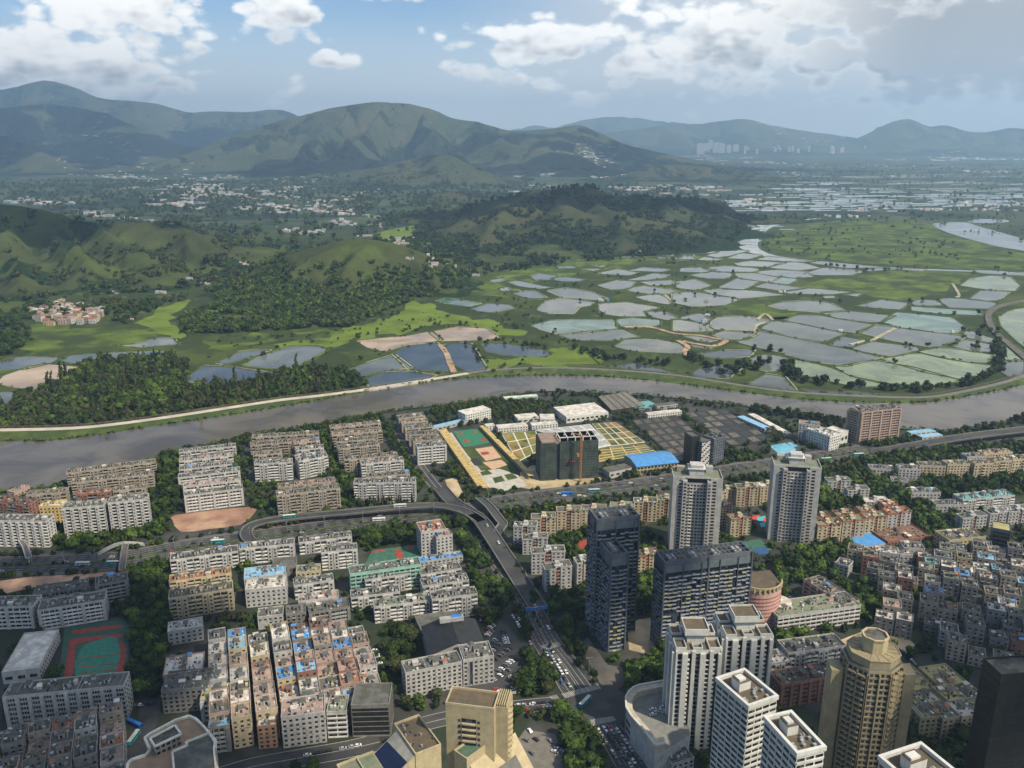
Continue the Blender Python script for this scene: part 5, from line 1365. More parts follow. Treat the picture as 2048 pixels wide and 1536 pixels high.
# cream L-shaped complex at the lower frame edge
def complex_():
    h = 46; base = [(256,1530),(262,1522),(292,1512),(301,1502),(296,1492),(290,1478),(300,1470),(350,1443),(378,1434),(392,1440),(408,1456),(432,1485),(431,1496),(426,1510),(440,1560),(300,1600),(250,1580)]
    P = [at(*p, h)[:2] for p in base]; c = sum(P)/len(P); Q = [tuple(p-c) for p in P]
    t = thing('apartment_complex', 'cream complex with zigzag parapet and peach roof terraces at the lower frame edge', 'building', (*c, .06))
    b = MB(); b.prism(Q, 0, h, 0, 1); b.build('wall', [WALL['b'], mat('peach_terrace', (.33, .22, .14), grime=.3)], t)
    b = MB()
    for i in range(len(Q)): j = (i+1) % len(Q); b.bar((*Q[i], h+.5), (*Q[j], h+.5), 1.2)
    b.build('parapet', mat('cream_coping', (.66, .63, .52)), t)
    def blk(nm, pxs, z0, z1, m1, m2):
        R = [tuple(at(*p, h+z1)[:2]-c) for p in pxs]; b = MB(); b.prism(R, h+z0, h+z1, 0, 1); b.build(nm, [m1, m2], t)
        b = MB()
        for i in range(len(R)): j = (i+1) % len(R); b.bar((*R[i], h+z1+.4), (*R[j], h+z1+.4), .9)
        b.build('parapet', mat('cream_coping', (.66, .63, .52)), t)
        m = MB()
        for i in range(len(R)):
            j = (i+1) % len(R); a, e = np.array(R[i]), np.array(R[j]); L = np.linalg.norm(e-a)
            if L < 3: continue
            u = (e-a)/L; n = np.array([-u[1], u[0]]); mid = (a+e)/2; cc = sum(np.array(r) for r in R)/len(R)
            if np.dot(n, mid-cc) < 0: n = -n
            k = max(1, int(L/2.4))
            for f in range(int((z1-z0)/3)):
                for q in range(k): m.fq((tuple(a), tuple(u), tuple(n)), q*L/k+.4, (q+1)*L/k-.4, .05, h+z0+f*3+.8, h+z0+f*3+2.4)
        m.build('windows', GLASS, t, 'stuff')
    blk('upper_block', [(345,1505),(375,1492),(372,1486),(418,1468),(430,1486),(428,1500),(432,1540),(350,1560)], 0, 7, WALL['b'], ROOF['gr'])
    blk('rear_block', [(300,1478),(350,1452),(362,1470),(310,1494)], 0, 6, WALL['cw'], ROOF['dk'])
    occupy([at(230, 1536), at(280, 1480), at(400, 1450), at(450, 1536), at(440, 1600), at(230, 1600)])
complex_()
# beige tower with individually built windows
def beige_tower():
    h = 72; ctr, rz, w = frame_px(891, 1409, 988, 1421, h, 13); d = 13
    t = thing('apartment_tower', 'tall beige tower with one column of stacked bay windows', 'tower', (*ctr, .06), rz); wm = WALL['b']
    b = MB(); b.box(-w/2, w/2, -d/2, d/2, 0, h); b.box(w/2-1, w/2+6, -d/2+4, d/2+4, 0, h-.8); b.build('wall', wm, t)
    b = MB(); b.box(-w/2+.4, w/2-.4, -d/2+.4, d/2-.4, h, h+.06); b.build('roof', ROOF['bn'], t)
    b = MB()
    for q in ((-w/2-.1, w/2+.1, -d/2-.1, -d/2+.4), (-w/2-.1, w/2+.1, d/2-.4, d/2+.1), (-w/2-.1, -w/2+.4, -d/2+.4, d/2-.4), (w/2-.4, w/2+.1, -d/2+.4, d/2-.4)): b.box(*q, h-.1, h+1.3)
    b.build('parapet', wm, t)
    bw = MB(); bw.fb(((-w/2, -d/2), (1, 0), (0, -1)), w*.36, w*.62, -.2, .05, 0, .1)
    big = MB(); big.v += [(-3.7, -.06, 0), (3.7, -.06, 0), (3.7, -.06, 2.3), (-3.7, -.06, 2.3)]; big.f.append((0, 1, 2, 3)); big.m.append(0); bigm = big.mesh('window', [GLASSD])
    sil = MB(); sil.box(-3.4, 3.4, -1.2, 0, -.8, -.05); silm = sil.mesh('balcony', [wm]); sml = MB(); sml.v += [(-.7, -.06, 0), (.7, -.06, 0), (.7, -.06, 1.6), (-.7, -.06, 1.6)]; sml.f.append((0, 1, 2, 3)); sml.m.append(0); smm = sml.mesh('window', [GLASSD])
    for f in range(20):
        z = h-9-f*3.3
        if z < 3: break
        for nm, me, x in (('window', bigm, -w*.02), ('balcony', silm, -w*.02), ('window', smm, -w*.22), ('window', smm, w*.18)):
            o = link(nm, me, t); o.location = (x, -d/2, z)
    for f in range(20):
        for k in range(2):
            b = MB(); z = h-5-f*3.3; b.box(w/2+6, w/2+6.9, -d/2+5+k*5, -d/2+8.5+k*5, z, z+1.1); b.build('balcony', wm, t)
    for k in range(6): b = MB(); b.box(w/2-.5+k*1.1, w/2-.1+k*1.1, -d/2+4.2, d/2+3.6, h-.6, h+.6); b.build('roof_fin', wm, t)
    occupy([at(870, 1640), at(1010, 1640), at(1010, 1440), at(870, 1440)])
beige_tower()
# sloping roofed building with navy glass
def sloped():
    h = 52; ctr, rz, w = frame_px(831, 1512, 882, 1492, h, 26); d = 26
    t = thing('office_building', 'cream building with steep navy glass slope beside a brown roof strip', 'building', (*ctr, .06), rz)
    b = MB(); x0 = -w/2; x1 = w/2; L = 13.0; LH = h-9
    b.box(x0, x1, -d/2, d/2, 0, h)
    b.box(x0-32, x0-.01, -d/2+2, d/2-3, 0, LH)
    b.hexa([(x0-L, -d/2+.5, LH), (x0, -d/2+.5, LH), (x0, d/2-4, LH), (x0-L, d/2-4, LH), (x0-L+.1, -d/2+.5, LH+.1), (x0, -d/2+.5, h-.1), (x0, d/2-4, h-.1), (x0-L+.1, d/2-4, LH+.1)], 0)
    b.build('wall', WALL['b'], t)
    def sl(u0, u1, v0, v1, lift): f = lambda u: h-.1-(x0-u)*8.9/L+lift; return [(u0, v0, f(u0)), (u1, v0, f(u1)), (u1, v1, f(u1)), (u0, v1, f(u0))]
    b = MB(); b.poly([sl(x0-L+.2, x0-4, -d/2+1, d/2-4.5, .14)[q] for q in (0, 1)] + [sl(x0-L+.2, x0-6, -d/2+1, d/2-4.5, .14)[q] for q in (2, 3)]); b.build('glass_slope', mat('navy_glass', (.012, .018, .05), rough=.2, rnd=0), t)
    b = MB(); b.poly(sl(x0-L+.2, x0-.2, -d/2+.6, d/2-4.2, .10)); b.build('pale_slope', mat('pale_slab', (.33, .31, .26), grime=.3, rnd=0), t)
    b = MB(); b.box(x0+.6, x1-.6, -d/2+.6, d/2-.6, h, h+.06); b.build('roof', ROOF['bn'], t)
    b = MB()
    for q in ((x0, x1, -d/2-.1, -d/2+.5), (x0, x1, d/2-.5, d/2+.1), (x0-.1, x0+.5, -d/2+.5, d/2-.5), (x1-.5, x1+.1, -d/2+.5, d/2-.5)): b.box(*q, h-.1, h+1.2)
    b.build('parapet', WALL['b'], t)
    b = MB(); b.box(x0-31.5, x0-L-.2, -d/2+2.5, d/2-3.5, LH, LH+.05); b.build('lower_roof', ROOF['gn'], t); b = MB()
    for q in ((x0-32.1, x0-L, -d/2+1.9, -d/2+2.5), (x0-32.1, x0-L, d/2-3.5, d/2-2.9), (x0-32.1, x0-31.5, -d/2+2.5, d/2-3.5), (x0-22, x0-21.5, -d/2+2.5, d/2-3.5)): b.box(*q, LH-.1, LH+1.3)
    b.build('lower_parapet', WALL['b'], t)
    m = MB(); rn = random.Random(8)
    for i in range(14): x = rn.uniform(x0+1, x1-1); y = rn.uniform(-d/2+2, d/2-2); m.box(x-.5, x+.5, y-.6, y+.6, h+.05, h+1, i % 2)
    m.build('roof_clutter', [METAL, ROOF['dk']], t, 'stuff'); m = MB()
    for f in range(10): m.fq(((x0, -d/2), (1, 0), (0, -1)), w*.3, w*.75, .05, 2+f*4, 3.8+f*4)
    m.build('windows', GLASS, t, 'stuff'); occupy([at(730, 1640), at(900, 1640), at(900, 1480), at(740, 1500)])
sloped()
def green_roof():
    h = 50; ctr, rz, w = frame_px(935, 1522, 1010, 1468, h, 10); d = 9
    t = thing('office_building', 'cream building with long green strip roof and sloped lower wing at the lower frame edge', 'building', (*ctr, .06), rz)
    b = MB(); b.box(-w/2, w/2, -d/2, d/2, 0, h); b.hexa([(-w/2+2, -d/2-16, 0), (w/2+8, -d/2-16, 0), (w/2+8, -d/2, 0), (-w/2+2, -d/2, 0), (-w/2+2, -d/2-16, h-22), (w/2+8, -d/2-16, h-22), (w/2+8, -d/2, h-4), (-w/2+2, -d/2, h-4)]); b.build('wall', WALL['b'], t)
    b = MB(); b.box(-w/2+.5, w/2-.5, -d/2+.5, d/2-.5, h, h+.06); b.build('roof', mat('green_felt', (.075, .13, .085), grime=.4), t)
    b = MB()
    for q in ((-w/2, w/2, -d/2-.1, -d/2+.5), (-w/2, w/2, d/2-.5, d/2+.1), (-w/2-.1, -w/2+.5, -d/2+.5, d/2-.5), (w/2-.5, w/2+.1, -d/2+.5, d/2-.5)): b.box(*q, h-.1, h+1)
    b.build('parapet', WALL['b'], t)
    f = lambda y: h-4+(y+d/2)*18/16
    b = MB(); b.poly([(-w/2+6, -d/2-13, f(-d/2-13)+.1), (w/2+2, -d/2-13, f(-d/2-13)+.1), (w/2+2, -d/2-6, f(-d/2-6)+.1), (-w/2+6, -d/2-6, f(-d/2-6)+.1)]); b.build('skylight', mat('grey_louvre', (.12, .12, .11)), t)
    occupy([at(900, 1640), at(1100, 1640), at(1060, 1500), at(960, 1530)])
green_roof()
# beige terraced cluster
G5 = 'beige terraced blocks beside the round tan tower'
table("""1812 1384 1870 1378 26 26|flat b yl|large flat ochre roof with stepped white rim
1878 1374 1934 1366 26 20|flat b yl|smaller ochre roof stepped against the larger one
1815 1414 1850 1408 24 12|flat b gr|cluttered beige block between the ochre roof and the terraces
1852 1408 1884 1402 24 12|flat b wt|beige block with pale roof patch in the middle of the terraces
1896 1404 1934 1398 30 14|flat b yl|beige terrace block with square ochre roof
1938 1404 1974 1398 30 16|flat b gr|beige terrace block with grey roof beside the near black tower
1841 1438 1884 1434 46 16|flat hb gn|curved corner terrace block with dark planted roof
1886 1440 1920 1434 46 14|flat hb gn|beige terrace block second from the curved corner
1924 1436 1958 1430 46 14|flat hb wt|beige terrace block with bright roof step
1961 1430 1990 1424 46 14|flat hb gn|beige terrace block touching the near black tower
1800 1432 1826 1428 40 12|flat hb gr|low tan block squeezed beside the round tower""", G5)
# blue sheet roof by the brown roof
B(1722, 1094, 1772, 1087, 6, 22, 'plain', 'w', 'bl', 'low hall with vivid blue sheet roof beside the rusty roof', name='hall', cat='hall', roofx=False)

# ================================================================ DENSE QUARTERS
VIL = 0
ROWW = ['one', 'two', 'three', 'four', 'five', 'six', 'seven', 'eight', 'nine', 'ten', 'eleven', 'twelve', 'thirteen', 'fourteen', 'fifteen', 'sixteen', 'seventeen', 'eighteen', 'nineteen', 'twenty'] + ['beyond twenty']*14
RN = {'pk': 'pink', 'gr': 'grey', 'wt': 'pale', 'bl': 'blue', 'lb': 'light blue', 'tl': 'teal', 'gn': 'mossy', 'or': 'terracotta', 'dk': 'dark'}
WN = {'p': 'pink tiled', 'w': 'white', 'c': 'cream', 'g': 'grey', 'br': 'brick red', 'cw': 'weathered cream', 'or': 'orange tiled', 't': 'mint'}
ORD = ['first', 'second', 'third', 'fourth', 'fifth', 'sixth', 'seventh', 'eighth', 'ninth', 'tenth', 'eleventh', 'twelfth', 'thirteenth', 'fourteenth', 'fifteenth', 'sixteenth', 'seventeenth', 'eighteenth', 'nineteenth', 'twentieth']
def column_houses(xt, yt, xb, yb, wpx_t, wpx_b, n, idx, where, walls, roofs, hr, rows_lab):
    zt = 18.0; A = at(xt, yt, zt)[:2]; Bq = at(xb, yb, zt)[:2]; A2 = at(xt+wpx_t, yt-wpx_t*.08, zt)[:2]; w = np.linalg.norm(A2-A)
    L = np.linalg.norm(Bq-A); dirv = (Bq-A)/L; d = L/n; u = np.array([-dirv[1], dirv[0]]);
    if u[0] < 0: u = -u
    rz = atan2(u[1], u[0]); rn = random.Random(idx*31+7)
    for i in range(n):
        h = rn.uniform(*hr); c = A + dirv*(d*(i+.5)) + u*w/2
        wk = rn.choices(*walls)[0]; rk = rn.choices(*roofs)[0]
        rk = {(2, 0): 'bl', (2, 1): 'lb', (5, 1): 'bl', (5, 2): 'bl', (4, 1): 'wt', (6, 1): 'wt', (2, 3): 'wt', (2, 5): 'wt', (1, 1): 'wt', (4, 4): 'bl', (7, 2): 'bl'}.get((idx, i), rk)
        building_at(c, rz, w*rn.uniform(.93, .99), d*rn.uniform(.88, .97), h, 'house', wk, rk,
          f'{WN[wk]} house, {RN[rk]} roof, {ORD[i]} down the {rows_lab} {where}', cat='house', name='house', group='tightly packed houses '+where)
WL = (['p', 'w', 'c', 'br', 'g'], [4, 4, 2, 1, 1]); RL = (['pk', 'wt', 'gr', 'bl', 'lb', 'or'], [6, 3, 3, .8, .5, 1])
cols = [(415,1262,418,1440,36,40,7), (455,1262,462,1448,36,40,7), (495,1262,512,1435,38,40,6), (538,1243,562,1418,36,42,7), (578,1240,603,1412,37,42,7), (617,1237,645,1408,37,42,7), (655,1235,688,1402,36,44,7), (693,1246,735,1400,33,42,6)]
for i, c in enumerate(cols): column_houses(*c, i+1, 'in the pink village', WL, RL, (13, 21), f'{ORD[i]} alley')
WL2 = (['cw', 'g', 'p', 'w'], [4, 4, 2, 1]); RL2 = (['gr', 'pk', 'dk', 'bl', 'or'], [6, 3, 2, .6, .6])
for i, c in enumerate([(-30,1462,-60,1560,42,40,4), (16,1458,-10,1560,40,40,4), (60,1452,42,1560,42,40,4), (106,1446,94,1560,44,40,4), (152,1428,146,1560,42,40,5), (200,1420,198,1560,44,40,5)]):
    column_houses(*c, i+21, 'below the long dormitory', WL2, RL2, (14, 22), f'{ORD[i]} lane')
# second row above the pink village
table("""515 1236 566 1230 24 12|house w gr|grey roofed house closing the pink village towards the white slabs
572 1231 612 1226 22 12|house g gr|long grey house beside the dark trees, above the alleys
618 1228 700 1214 24 13|gal g gr|long grey shed row above the pink village alleys""", name='house')
# right-hand dense quarter on a turned grid
REG = [(1662,1135),(1700,1118),(1745,1118),(1860,1118),(1900,1105),(2070,1090),(2070,1400),(1965,1400),(1950,1345),(1850,1290),(1835,1275),(1762,1262),(1725,1185),(1680,1160)]
RW = [at(*p)[:2] for p in REG]; rz = radians(-24); cz, sz = cos(rz), sin(rz); org = at(1850, 1200)[:2]
rn = random.Random(77); k = 0; rowc = {}
for j in range(21, -18, -1):
    cnt = 0; ROWN = rowc.get('n', 0)
    for i in range(-18, 26):
        gx = i*12.6 + (4 if j % 2 else 0) + (i//3)*3.0; gy = j*13.2 + (j//2)*2.6; c = org + np.array([gx*cz-gy*sz, gx*sz+gy*cz])
        if not inside(RW, c[0], c[1]): continue
        if not free(c[0], c[1], 2): continue
        if rn.random() < .05: continue
        w = rn.uniform(10.3, 12.9); d = rn.uniform(10.3, 13.1); h = rn.choices([rn.uniform(7, 10), rn.uniform(10, 14), rn.uniform(14, 18)], [4, 5, 1])[0]
        wk = rn.choices(['cw', 'w', 'g', 'br', 'c', 'or'], [5, 2, 6, .5, 1, .2])[0]; rk = rn.choices(['gr', 'gn', 'tl', 'bl', 'lb', 'wt', 'or', 'dk', 'pk'], [7, 3, 2.6, .8, 1.4, 2.4, .4, 3, 1.2])[0]
        cnt += 1; row = 18-j
        building_at(c, rz + rn.uniform(-.05, .05), w, d, h, 'house', wk, rk, f'{WN[wk]} house, {RN[rk]} roof, {ORD[min(cnt-1, 19)]} from the wood in lane {ROWW[ROWN]} of the quarter', cat='house', name='house', group='tightly packed houses of the dense grey quarter'); k += 1; rowc['n'] = ROWN+1

# village at the foot of the left hill
rn = random.Random(5); VP = [(58,620),(95,618),(130,604),(160,612),(208,622),(205,640),(185,650),(140,648),(100,652),(75,640)]; VW = [at(*p)[:2] for p in VP]
for i in range(400):
    if VIL >= 62: break
    x = rn.uniform(min(p[0] for p in VW), max(p[0] for p in VW)); y = rn.uniform(min(p[1] for p in VW), max(p[1] for p in VW))
    if not inside(VW, x, y) or not free(x, y, 3): continue
    w, d, h = rn.uniform(9, 14), rn.uniform(9, 13), rn.uniform(7, 11); rz = rn.uniform(-.25, .25); VIL += 1
    wk = rn.choice(['p', 'w', 'c', 'w']); rk = rn.choice(['pk', 'or', 'wt', 'gr', 'pk']); q = project((x, y, 0)); side = 'meadow' if q[1] > 636 else 'hill' if q[1] < 618 else 'middle'; s2 = 'wooded' if q[0] < 100 else 'central' if q[0] < 150 else 'lime field'
    t = thing('village_house', f'{WN[wk]} village house with {RN[rk]} roof across the river, {side} row, {s2} end', 'house', (x, y, 0), rz, 'village houses across the river')
    b = MB(); b.box(-w/2, w/2, -d/2, d/2, -2, h); b.build('wall', WALL[wk], t)
    b = MB(); b.box(-w/2-.2, w/2+.2, -d/2-.2, d/2+.2, h, h+.3); b.box(-1.5, 1.5, 0, 2.5, h+.3, h+2.2); b.build('roof', ROOF[rk], t)
    m = MB()
    for f in range(int(h/3)):
        for q in range(3): m.fq(((-w/2, -d/2), (1, 0), (0, -1)), w*(q+.25)/3, w*(q+.75)/3, .05, f*3+1, f*3+2.3)
    m.build('windows', GLASS, t, 'stuff'); occupy([(x-w/2, y-d/2), (x+w/2, y-d/2), (x+w/2, y+d/2), (x-w/2, y+d/2)])
# ================================================================ ROADS
def road(name, pts, w, z=.12, m=ASPH, lanes=None, n=6, thick=None, med=False, walk=0):
    P = px_line(pts, n)
    if walk:
        b = MB(); strip(b, P, w+2*walk, z-.02+.1, 0, thick=.14); b.build('pavement', PAVE, None, 'structure'); z += .11
    b = MB(); strip(b, P, w, z, 0, thick=thick); b.build(name, m, None, 'structure')
    if lanes:
        k = MB()
        for off in [(-.5 + (i+1)/lanes)*w for i in range(lanes-1)] + [-.485*w, .485*w]:
            solid = abs(off) > .48*w or abs(off) < .01; acc = 0
            L, R = ribbon(P, abs(2*off)+.001); E = L if off > 0 else R
            for a, c in zip(E[:-1], E[1:]):
                a, c = np.array(a), np.array(c); Ln = np.linalg.norm(c-a)
                if Ln < .1: continue
                u = (c-a)/Ln; nn = np.array([-u[1], u[0]])*(.16 if not solid else .2); s = 0
                while s < Ln:
                    e = min(Ln, s + (Ln if solid else 5)); p, q = a+u*s, a+u*e
                    k.poly([(*(p-nn), z+.02), (*(q-nn), z+.02), (*(q+nn), z+.02), (*(p+nn), z+.02)]); s += Ln+1 if solid else 11
        k.build('road_marking', LINE, None, 'structure')
    if med:
        k = MB(); strip(k, P, 2.6, z+.35, 0, thick=.35); k.build('median_strip', BANK, None, 'structure')
    return P
HW = road('highway', [(-120,1142),(0,1132),(130,1128),(250,1119),(350,1100),(500,1078),(650,1057),(800,1037),(930,1023),(1024,1003),(1150,987),(1300,968),(1400,952),(1500,937),(1646,915),(1740,900)], 31, lanes=8, med=True, walk=4)
ROAD_MAIN_L = [(940,1078),(969,1117),(1010,1175),(1040,1232),(1065,1288),(1100,1345),(1124,1388),(1160,1418),(1184,1450),(1231,1536),(1290,1640)]
ROAD_MAIN_R = [(968,1062),(1000,1100),(1040,1150),(1085,1215),(1118,1275),(1160,1325),(1199,1372),(1222,1410),(1242,1450),(1303,1536),(1380,1640)]
mL, mR = px_line(ROAD_MAIN_L), px_line(ROAD_MAIN_R); b = MB(); k = min(len(mL), len(mR)); pv = MB()
for i in range(k-1):
    b.poly([(*mL[i][:2], .24), (*mR[i][:2], .24), (*mR[i+1][:2], .24), (*mL[i+1][:2], .24)]); occupy([mL[i], mR[i], mR[i+1], mL[i+1]])
b.build('main_road', ASPH, None, 'structure')
MAINC = lambda t, f: (lambda i: mL[i]*(1-t) + mR[i]*t)(min(k-1, int(f*(k-1))))
mk = MB()
for t in (.03, .2, .35, .47, .53, .66, .8, .97):
    P = [mL[i]*(1-t)+mR[i]*t for i in range(k)]; solid = t in (.03, .97, .47, .53)
    for i, (a, c) in enumerate(zip(P[:-1], P[1:])):
        f = i/(k-1)
        if .60 < f < .80: continue
        Ln = np.linalg.norm((c-a)[:2]); u = (c-a)[:2]/(Ln+1e-6); nn = np.array([-u[1], u[0]])*.13; s = 0
        while s < Ln:
            e = min(Ln, s+(Ln if solid else 4.5)); p, q = a[:2]+u*s, a[:2]+u*e; mk.poly([(*(p-nn), .26), (*(q-nn), .26), (*(q+nn), .26), (*(p+nn), .26)]); s += Ln+1 if solid else 10
def zebra(a, c, e, g, n):
    """quad a-c (near edge), g-e (far edge), n stripes"""
    a, c, e, g = [at(*q)[:2] for q in (a, c, e, g)]
    for i in range(n):
        t0, t1 = i/n, (i+.5)/n; mk.poly([(*(a+(c-a)*t0), .275), (*(a+(c-a)*t1), .275), (*(g+(e-g)*t1), .275), (*(g+(e-g)*t0), .275)])
zebra((1131,1397),(1203,1377),(1197,1369),(1123,1388),24); zebra((1184,1453),(1234,1441),(1226,1433),(1180,1440),17)
zebra((1096,1302),(1125,1290),(1118,1284),(1080,1292),10); zebra((1104,1399),(1120,1398),(1114,1390),(1098,1393),6)
mk.build('road_marking', LINE, None, 'structure')
road('cross_street', [(1150,1405),(1080,1410),(1024,1416),(960,1425),(880,1440),(820,1456)], 13, .2, lanes=2)
road('back_street', [(760,1484),(690,1500),(600,1516),(500,1535),(420,1560)], 15, .13, lanes=2)
road('back_street', [(300,1400),(296,1440),(270,1500),(250,1560)], 12, .14)
px_poly('junction', [(1122,1388),(1199,1370),(1225,1372),(1262,1395),(1250,1412),(1262,1450),(1232,1442),(1182,1452),(1150,1425),(1098,1425),(1098,1398)], .22, ASPH)
px_poly('plaza', [(1199,1366),(1180,1330),(1160,1290),(1175,1275),(1215,1330),(1245,1335),(1250,1370),(1225,1385)], .18, PAVE)
px_poly('plaza', [(1255,1255),(1275,1240),(1310,1235),(1320,1300),(1300,1310),(1258,1300)], .16, EARTH2)
SIDE = road('side_road', [(790,845),(812,890),(838,930),(860,960),(884,988),(912,1022)], 11, .13, lanes=2)
road('service_road', [(-60,1096),(40,1090),(110,1108),(200,1112),(300,1088),(400,1066),(485,1052)], 9, .13)
road('service_road', [(1646,925),(1760,908),(1850,897),(1950,888),(2100,872)], 10, .13, lanes=2)
px_poly('red_earth_lot', [(345,1040),(352,1030),(500,1014),(506,1030),(480,1050),(420,1058),(362,1064)], .15, EARTH, 2)
px_poly('earth_strip', [(-60,1172),(0,1162),(90,1150),(190,1140),(235,1146),(190,1158),(100,1168),(0,1190),(-60,1200)], .15, mat('pale_red_earth', (.50, .30, .19), var=.25, scale=.06, world=True, rnd=0, grime=.2), 2)
px_poly('car_park', [(885,1395),(1000,1240),(1015,1250),(1045,1290),(1050,1330),(1010,1400),(940,1400)], .14, ASPH)
px_poly('car_park', [(1020,1500),(1050,1460),(1110,1468),(1135,1536),(1120,1600),(1060,1600)], .17, mat('lot_concrete', (.17, .155, .13), grime=.3, world=True, rnd=0))
px_poly('yard', [(1548,1236),(1575,1195),(1612,1212),(1560,1238)], .15, EARTH2); px_poly('yard', [(1650,1292),(1720,1265),(1760,1240),(1790,1250),(1830,1290),(1815,1310),(1780,1290),(1700,1295)], .15, EARTH2)
px_poly('site_yard', [(1040,945),(1065,930),(1200,955),(1215,968),(1080,982),(1040,975)], .15, EARTH2, 1)
px_poly('plaza', [(890,960),(912,955),(925,985),(912,1000),(900,990)], .14, EARTH2)
# ---- viaducts
def viaduct(name, label, pts, w, zs, cat='viaduct', pier=30, m=CONC):
    P = px_line([p for p in pts], 6) if not callable(pts) else pts()
    n = len(P); Z = [np.interp(i/(n-1), np.linspace(0, 1, len(zs)), zs) for i in range(n)]
    # keep the traced line where the photo shows it although the deck is raised
    P = [np.array(at(*project(p), z)) for p, z in zip(P, Z)]
    o = P[n//2]; t = thing(name, label, cat, (o[0], o[1], 0)); Q = [(p[0]-o[0], p[1]-o[1], z) for p, z in zip(P, Z)]
    b = MB(); L, R = strip(b, Q, w, [z for *_, z in Q], 0, thick=1.1, occ=False); b.build('deck', m, t)
    b = MB(); strip(b, Q, w-1.6, [z+.03 for *_, z in Q], 0, occ=False); b.build('road_surface', ASPH if w > 5 else PAVE, t)
    for E in (L, R):
        b = MB()
        for i in range(n-1): b.bar((*E[i], Q[i][2]+.5), (*E[i+1], Q[i+1][2]+.5), .9 if w > 5 else .5)
        b.build('parapet', m, t)
    acc = 0
    for i in range(1, n):
        acc += math.dist(Q[i][:2], Q[i-1][:2])
        if acc > pier and Q[i][2] > 3: acc = 0; b = MB(); b.cyl(Q[i][0], Q[i][1], 1.0 if w > 5 else .5, 0, Q[i][2]-1.1, 0, 8); b.box(Q[i][0]-w*.3, Q[i][0]+w*.3, Q[i][1]-.8, Q[i][1]+.8, Q[i][2]-2, Q[i][2]-1.12); b.build('pier', m, t)
    for p, p2 in zip(P[:-1], P[1:]): occupy([(p[0]-w/2, p[1]-4), (p[0]+w/2, p[1]-4), (p2[0]+w/2, p2[1]+6), (p2[0]-w/2, p2[1]+6)])
    return [np.array((p[0], p[1], z)) for p, z in zip(P, Z)]
RAMP = viaduct('ramp_viaduct', 'curved flyover ramp looping from the highway towards the main road', [(530,1090),(502,1082),(492,1066),(505,1050),(545,1040),(620,1031),(720,1022),(800,1014),(860,1011),(900,1015),(940,1028),(962,1042)], 10, [1, 3, 5, 6, 7, 7, 7])
FLY = viaduct('main_viaduct', 'straight flyover carrying cars down to the wide main road', [(880,975),(905,1003),(935,1022),(962,1042),(985,1075),(1008,1110),(1040,1160),(1078,1218)], 14, [1, 5, 7, 7, 5, 2.5, .6])
EXP = viaduct('elevated_road', 'long elevated road running off past the riverside trees', [(1740,903),(1780,899),(1850,887),(1911,876),(1980,867),(2120,850)], 15, [1, 4, 7, 8, 8], pier=26)
def fb_line(pts, zs): return pts, zs
viaduct('footbridge', 'straight pale footbridge crossing the highway beside the tree belt', [(251,1088),(248,1108),(244,1140)], 5, [6.5, 6.5, 6.5], 'footbridge', 18, WALL['g'])
viaduct('footbridge', 'thin stair ramp of the footbridge landing on the service road', [(196,1108),(225,1092),(250,1086),(288,1088)], 3, [1, 5, 6.4, 2], 'footbridge', 18, WALL['w'])
viaduct('footbridge', 'footbridge with forked white stairs beside the ribbed white block', [(60,1066),(44,1080),(50,1092),(57,1114)], 4.5, [2, 6.5, 6.5, 6.5], 'footbridge', 18, WALL['w'])
viaduct('footbridge', 'wide grey pedestrian deck winding over the highway junction', [(958,995),(978,1012),(1000,1040),(1006,1048),(998,1062),(1008,1080)], 8, [6, 7, 7, 7, 6, 3], 'footbridge', 22, WALL['g'])
# blue overhead signs
for i, (x, y) in enumerate(((1063,1220),(1086,1217))):
    p = at(x, y, 6); t = thing('gantry_sign', ['blue overhead direction sign above the lanes nearer the trees', 'blue overhead direction sign beside the flyover foot'][i], 'road sign', (p[0], p[1], .2), radians(6), 'blue signs over the main road')
    b = MB(); b.box(-4.3, 4.3, -.15, .15, 5, 7.6); b.build('panel', BLUE, t); b = MB(); b.box(3.6, 4.0, .16, .5, 0, 7.8); b.box(-4.0, -3.6, .16, .5, 0, 7.8); b.box(-4.3, 4.3, .16, .4, 7.6, 7.8); b.build('gantry_frame', METAL, t)
    b = MB()
    for k in range(3): b.box(-3.6+k*2.6, -2.2+k*2.6, -.18, -.155, 5.6, 5.85); b.box(-3.4+k*2.6, -2.6+k*2.6, -.18, -.155, 6.4, 6.7)
    b.build('sign_print', LINE, t, 'stuff')

# ================================================================ SCHOOL, COURTS, GARDENS
px_poly('sports_court', [(906,863),(957,857),(980,886),(928,895)], .2, GREENC)
for q in ([(914,866),(923,865),(926,869),(917,870)], [(945,862),(953,861),(956,865),(948,866)], [(926,881),(938,879),(941,884),(929,886)], [(961,877),(971,876),(975,880),(964,882)]): px_poly('court_key', q, .23, REDC)
px_poly('running_track', [(118,1352),(130,1250),(250,1240),(258,1255),(256,1350),(240,1362),(140,1366)], .2, mat('track_green', (.04, .10, .075), world=True, rnd=0))
for q in ([(128,1362),(138,1290),(146,1278),(200,1272),(244,1268),(244,1274),(200,1280),(155,1288),(150,1300),(146,1362)], [(148,1268),(150,1260),(240,1250),(240,1256),(180,1264)], [(232,1290),(250,1288),(250,1340),(230,1342)]): px_poly('track_lane', q, .225, REDC, 2)
px_poly('pitch', [(160,1300),(190,1282),(235,1276),(232,1345),(152,1356)], .23, mat('pitch_green', (.04, .20, .13), world=True, rnd=0), 2)
for y in (1318, 1336, 1348): px_poly('pitch_line', [(158,y),(236,y-7),(236,y-9),(158,y-2)], .25, REDC)
px_poly('sports_court', [(745,1100),(835,1090),(842,1118),(730,1128)], .2, GREEND)
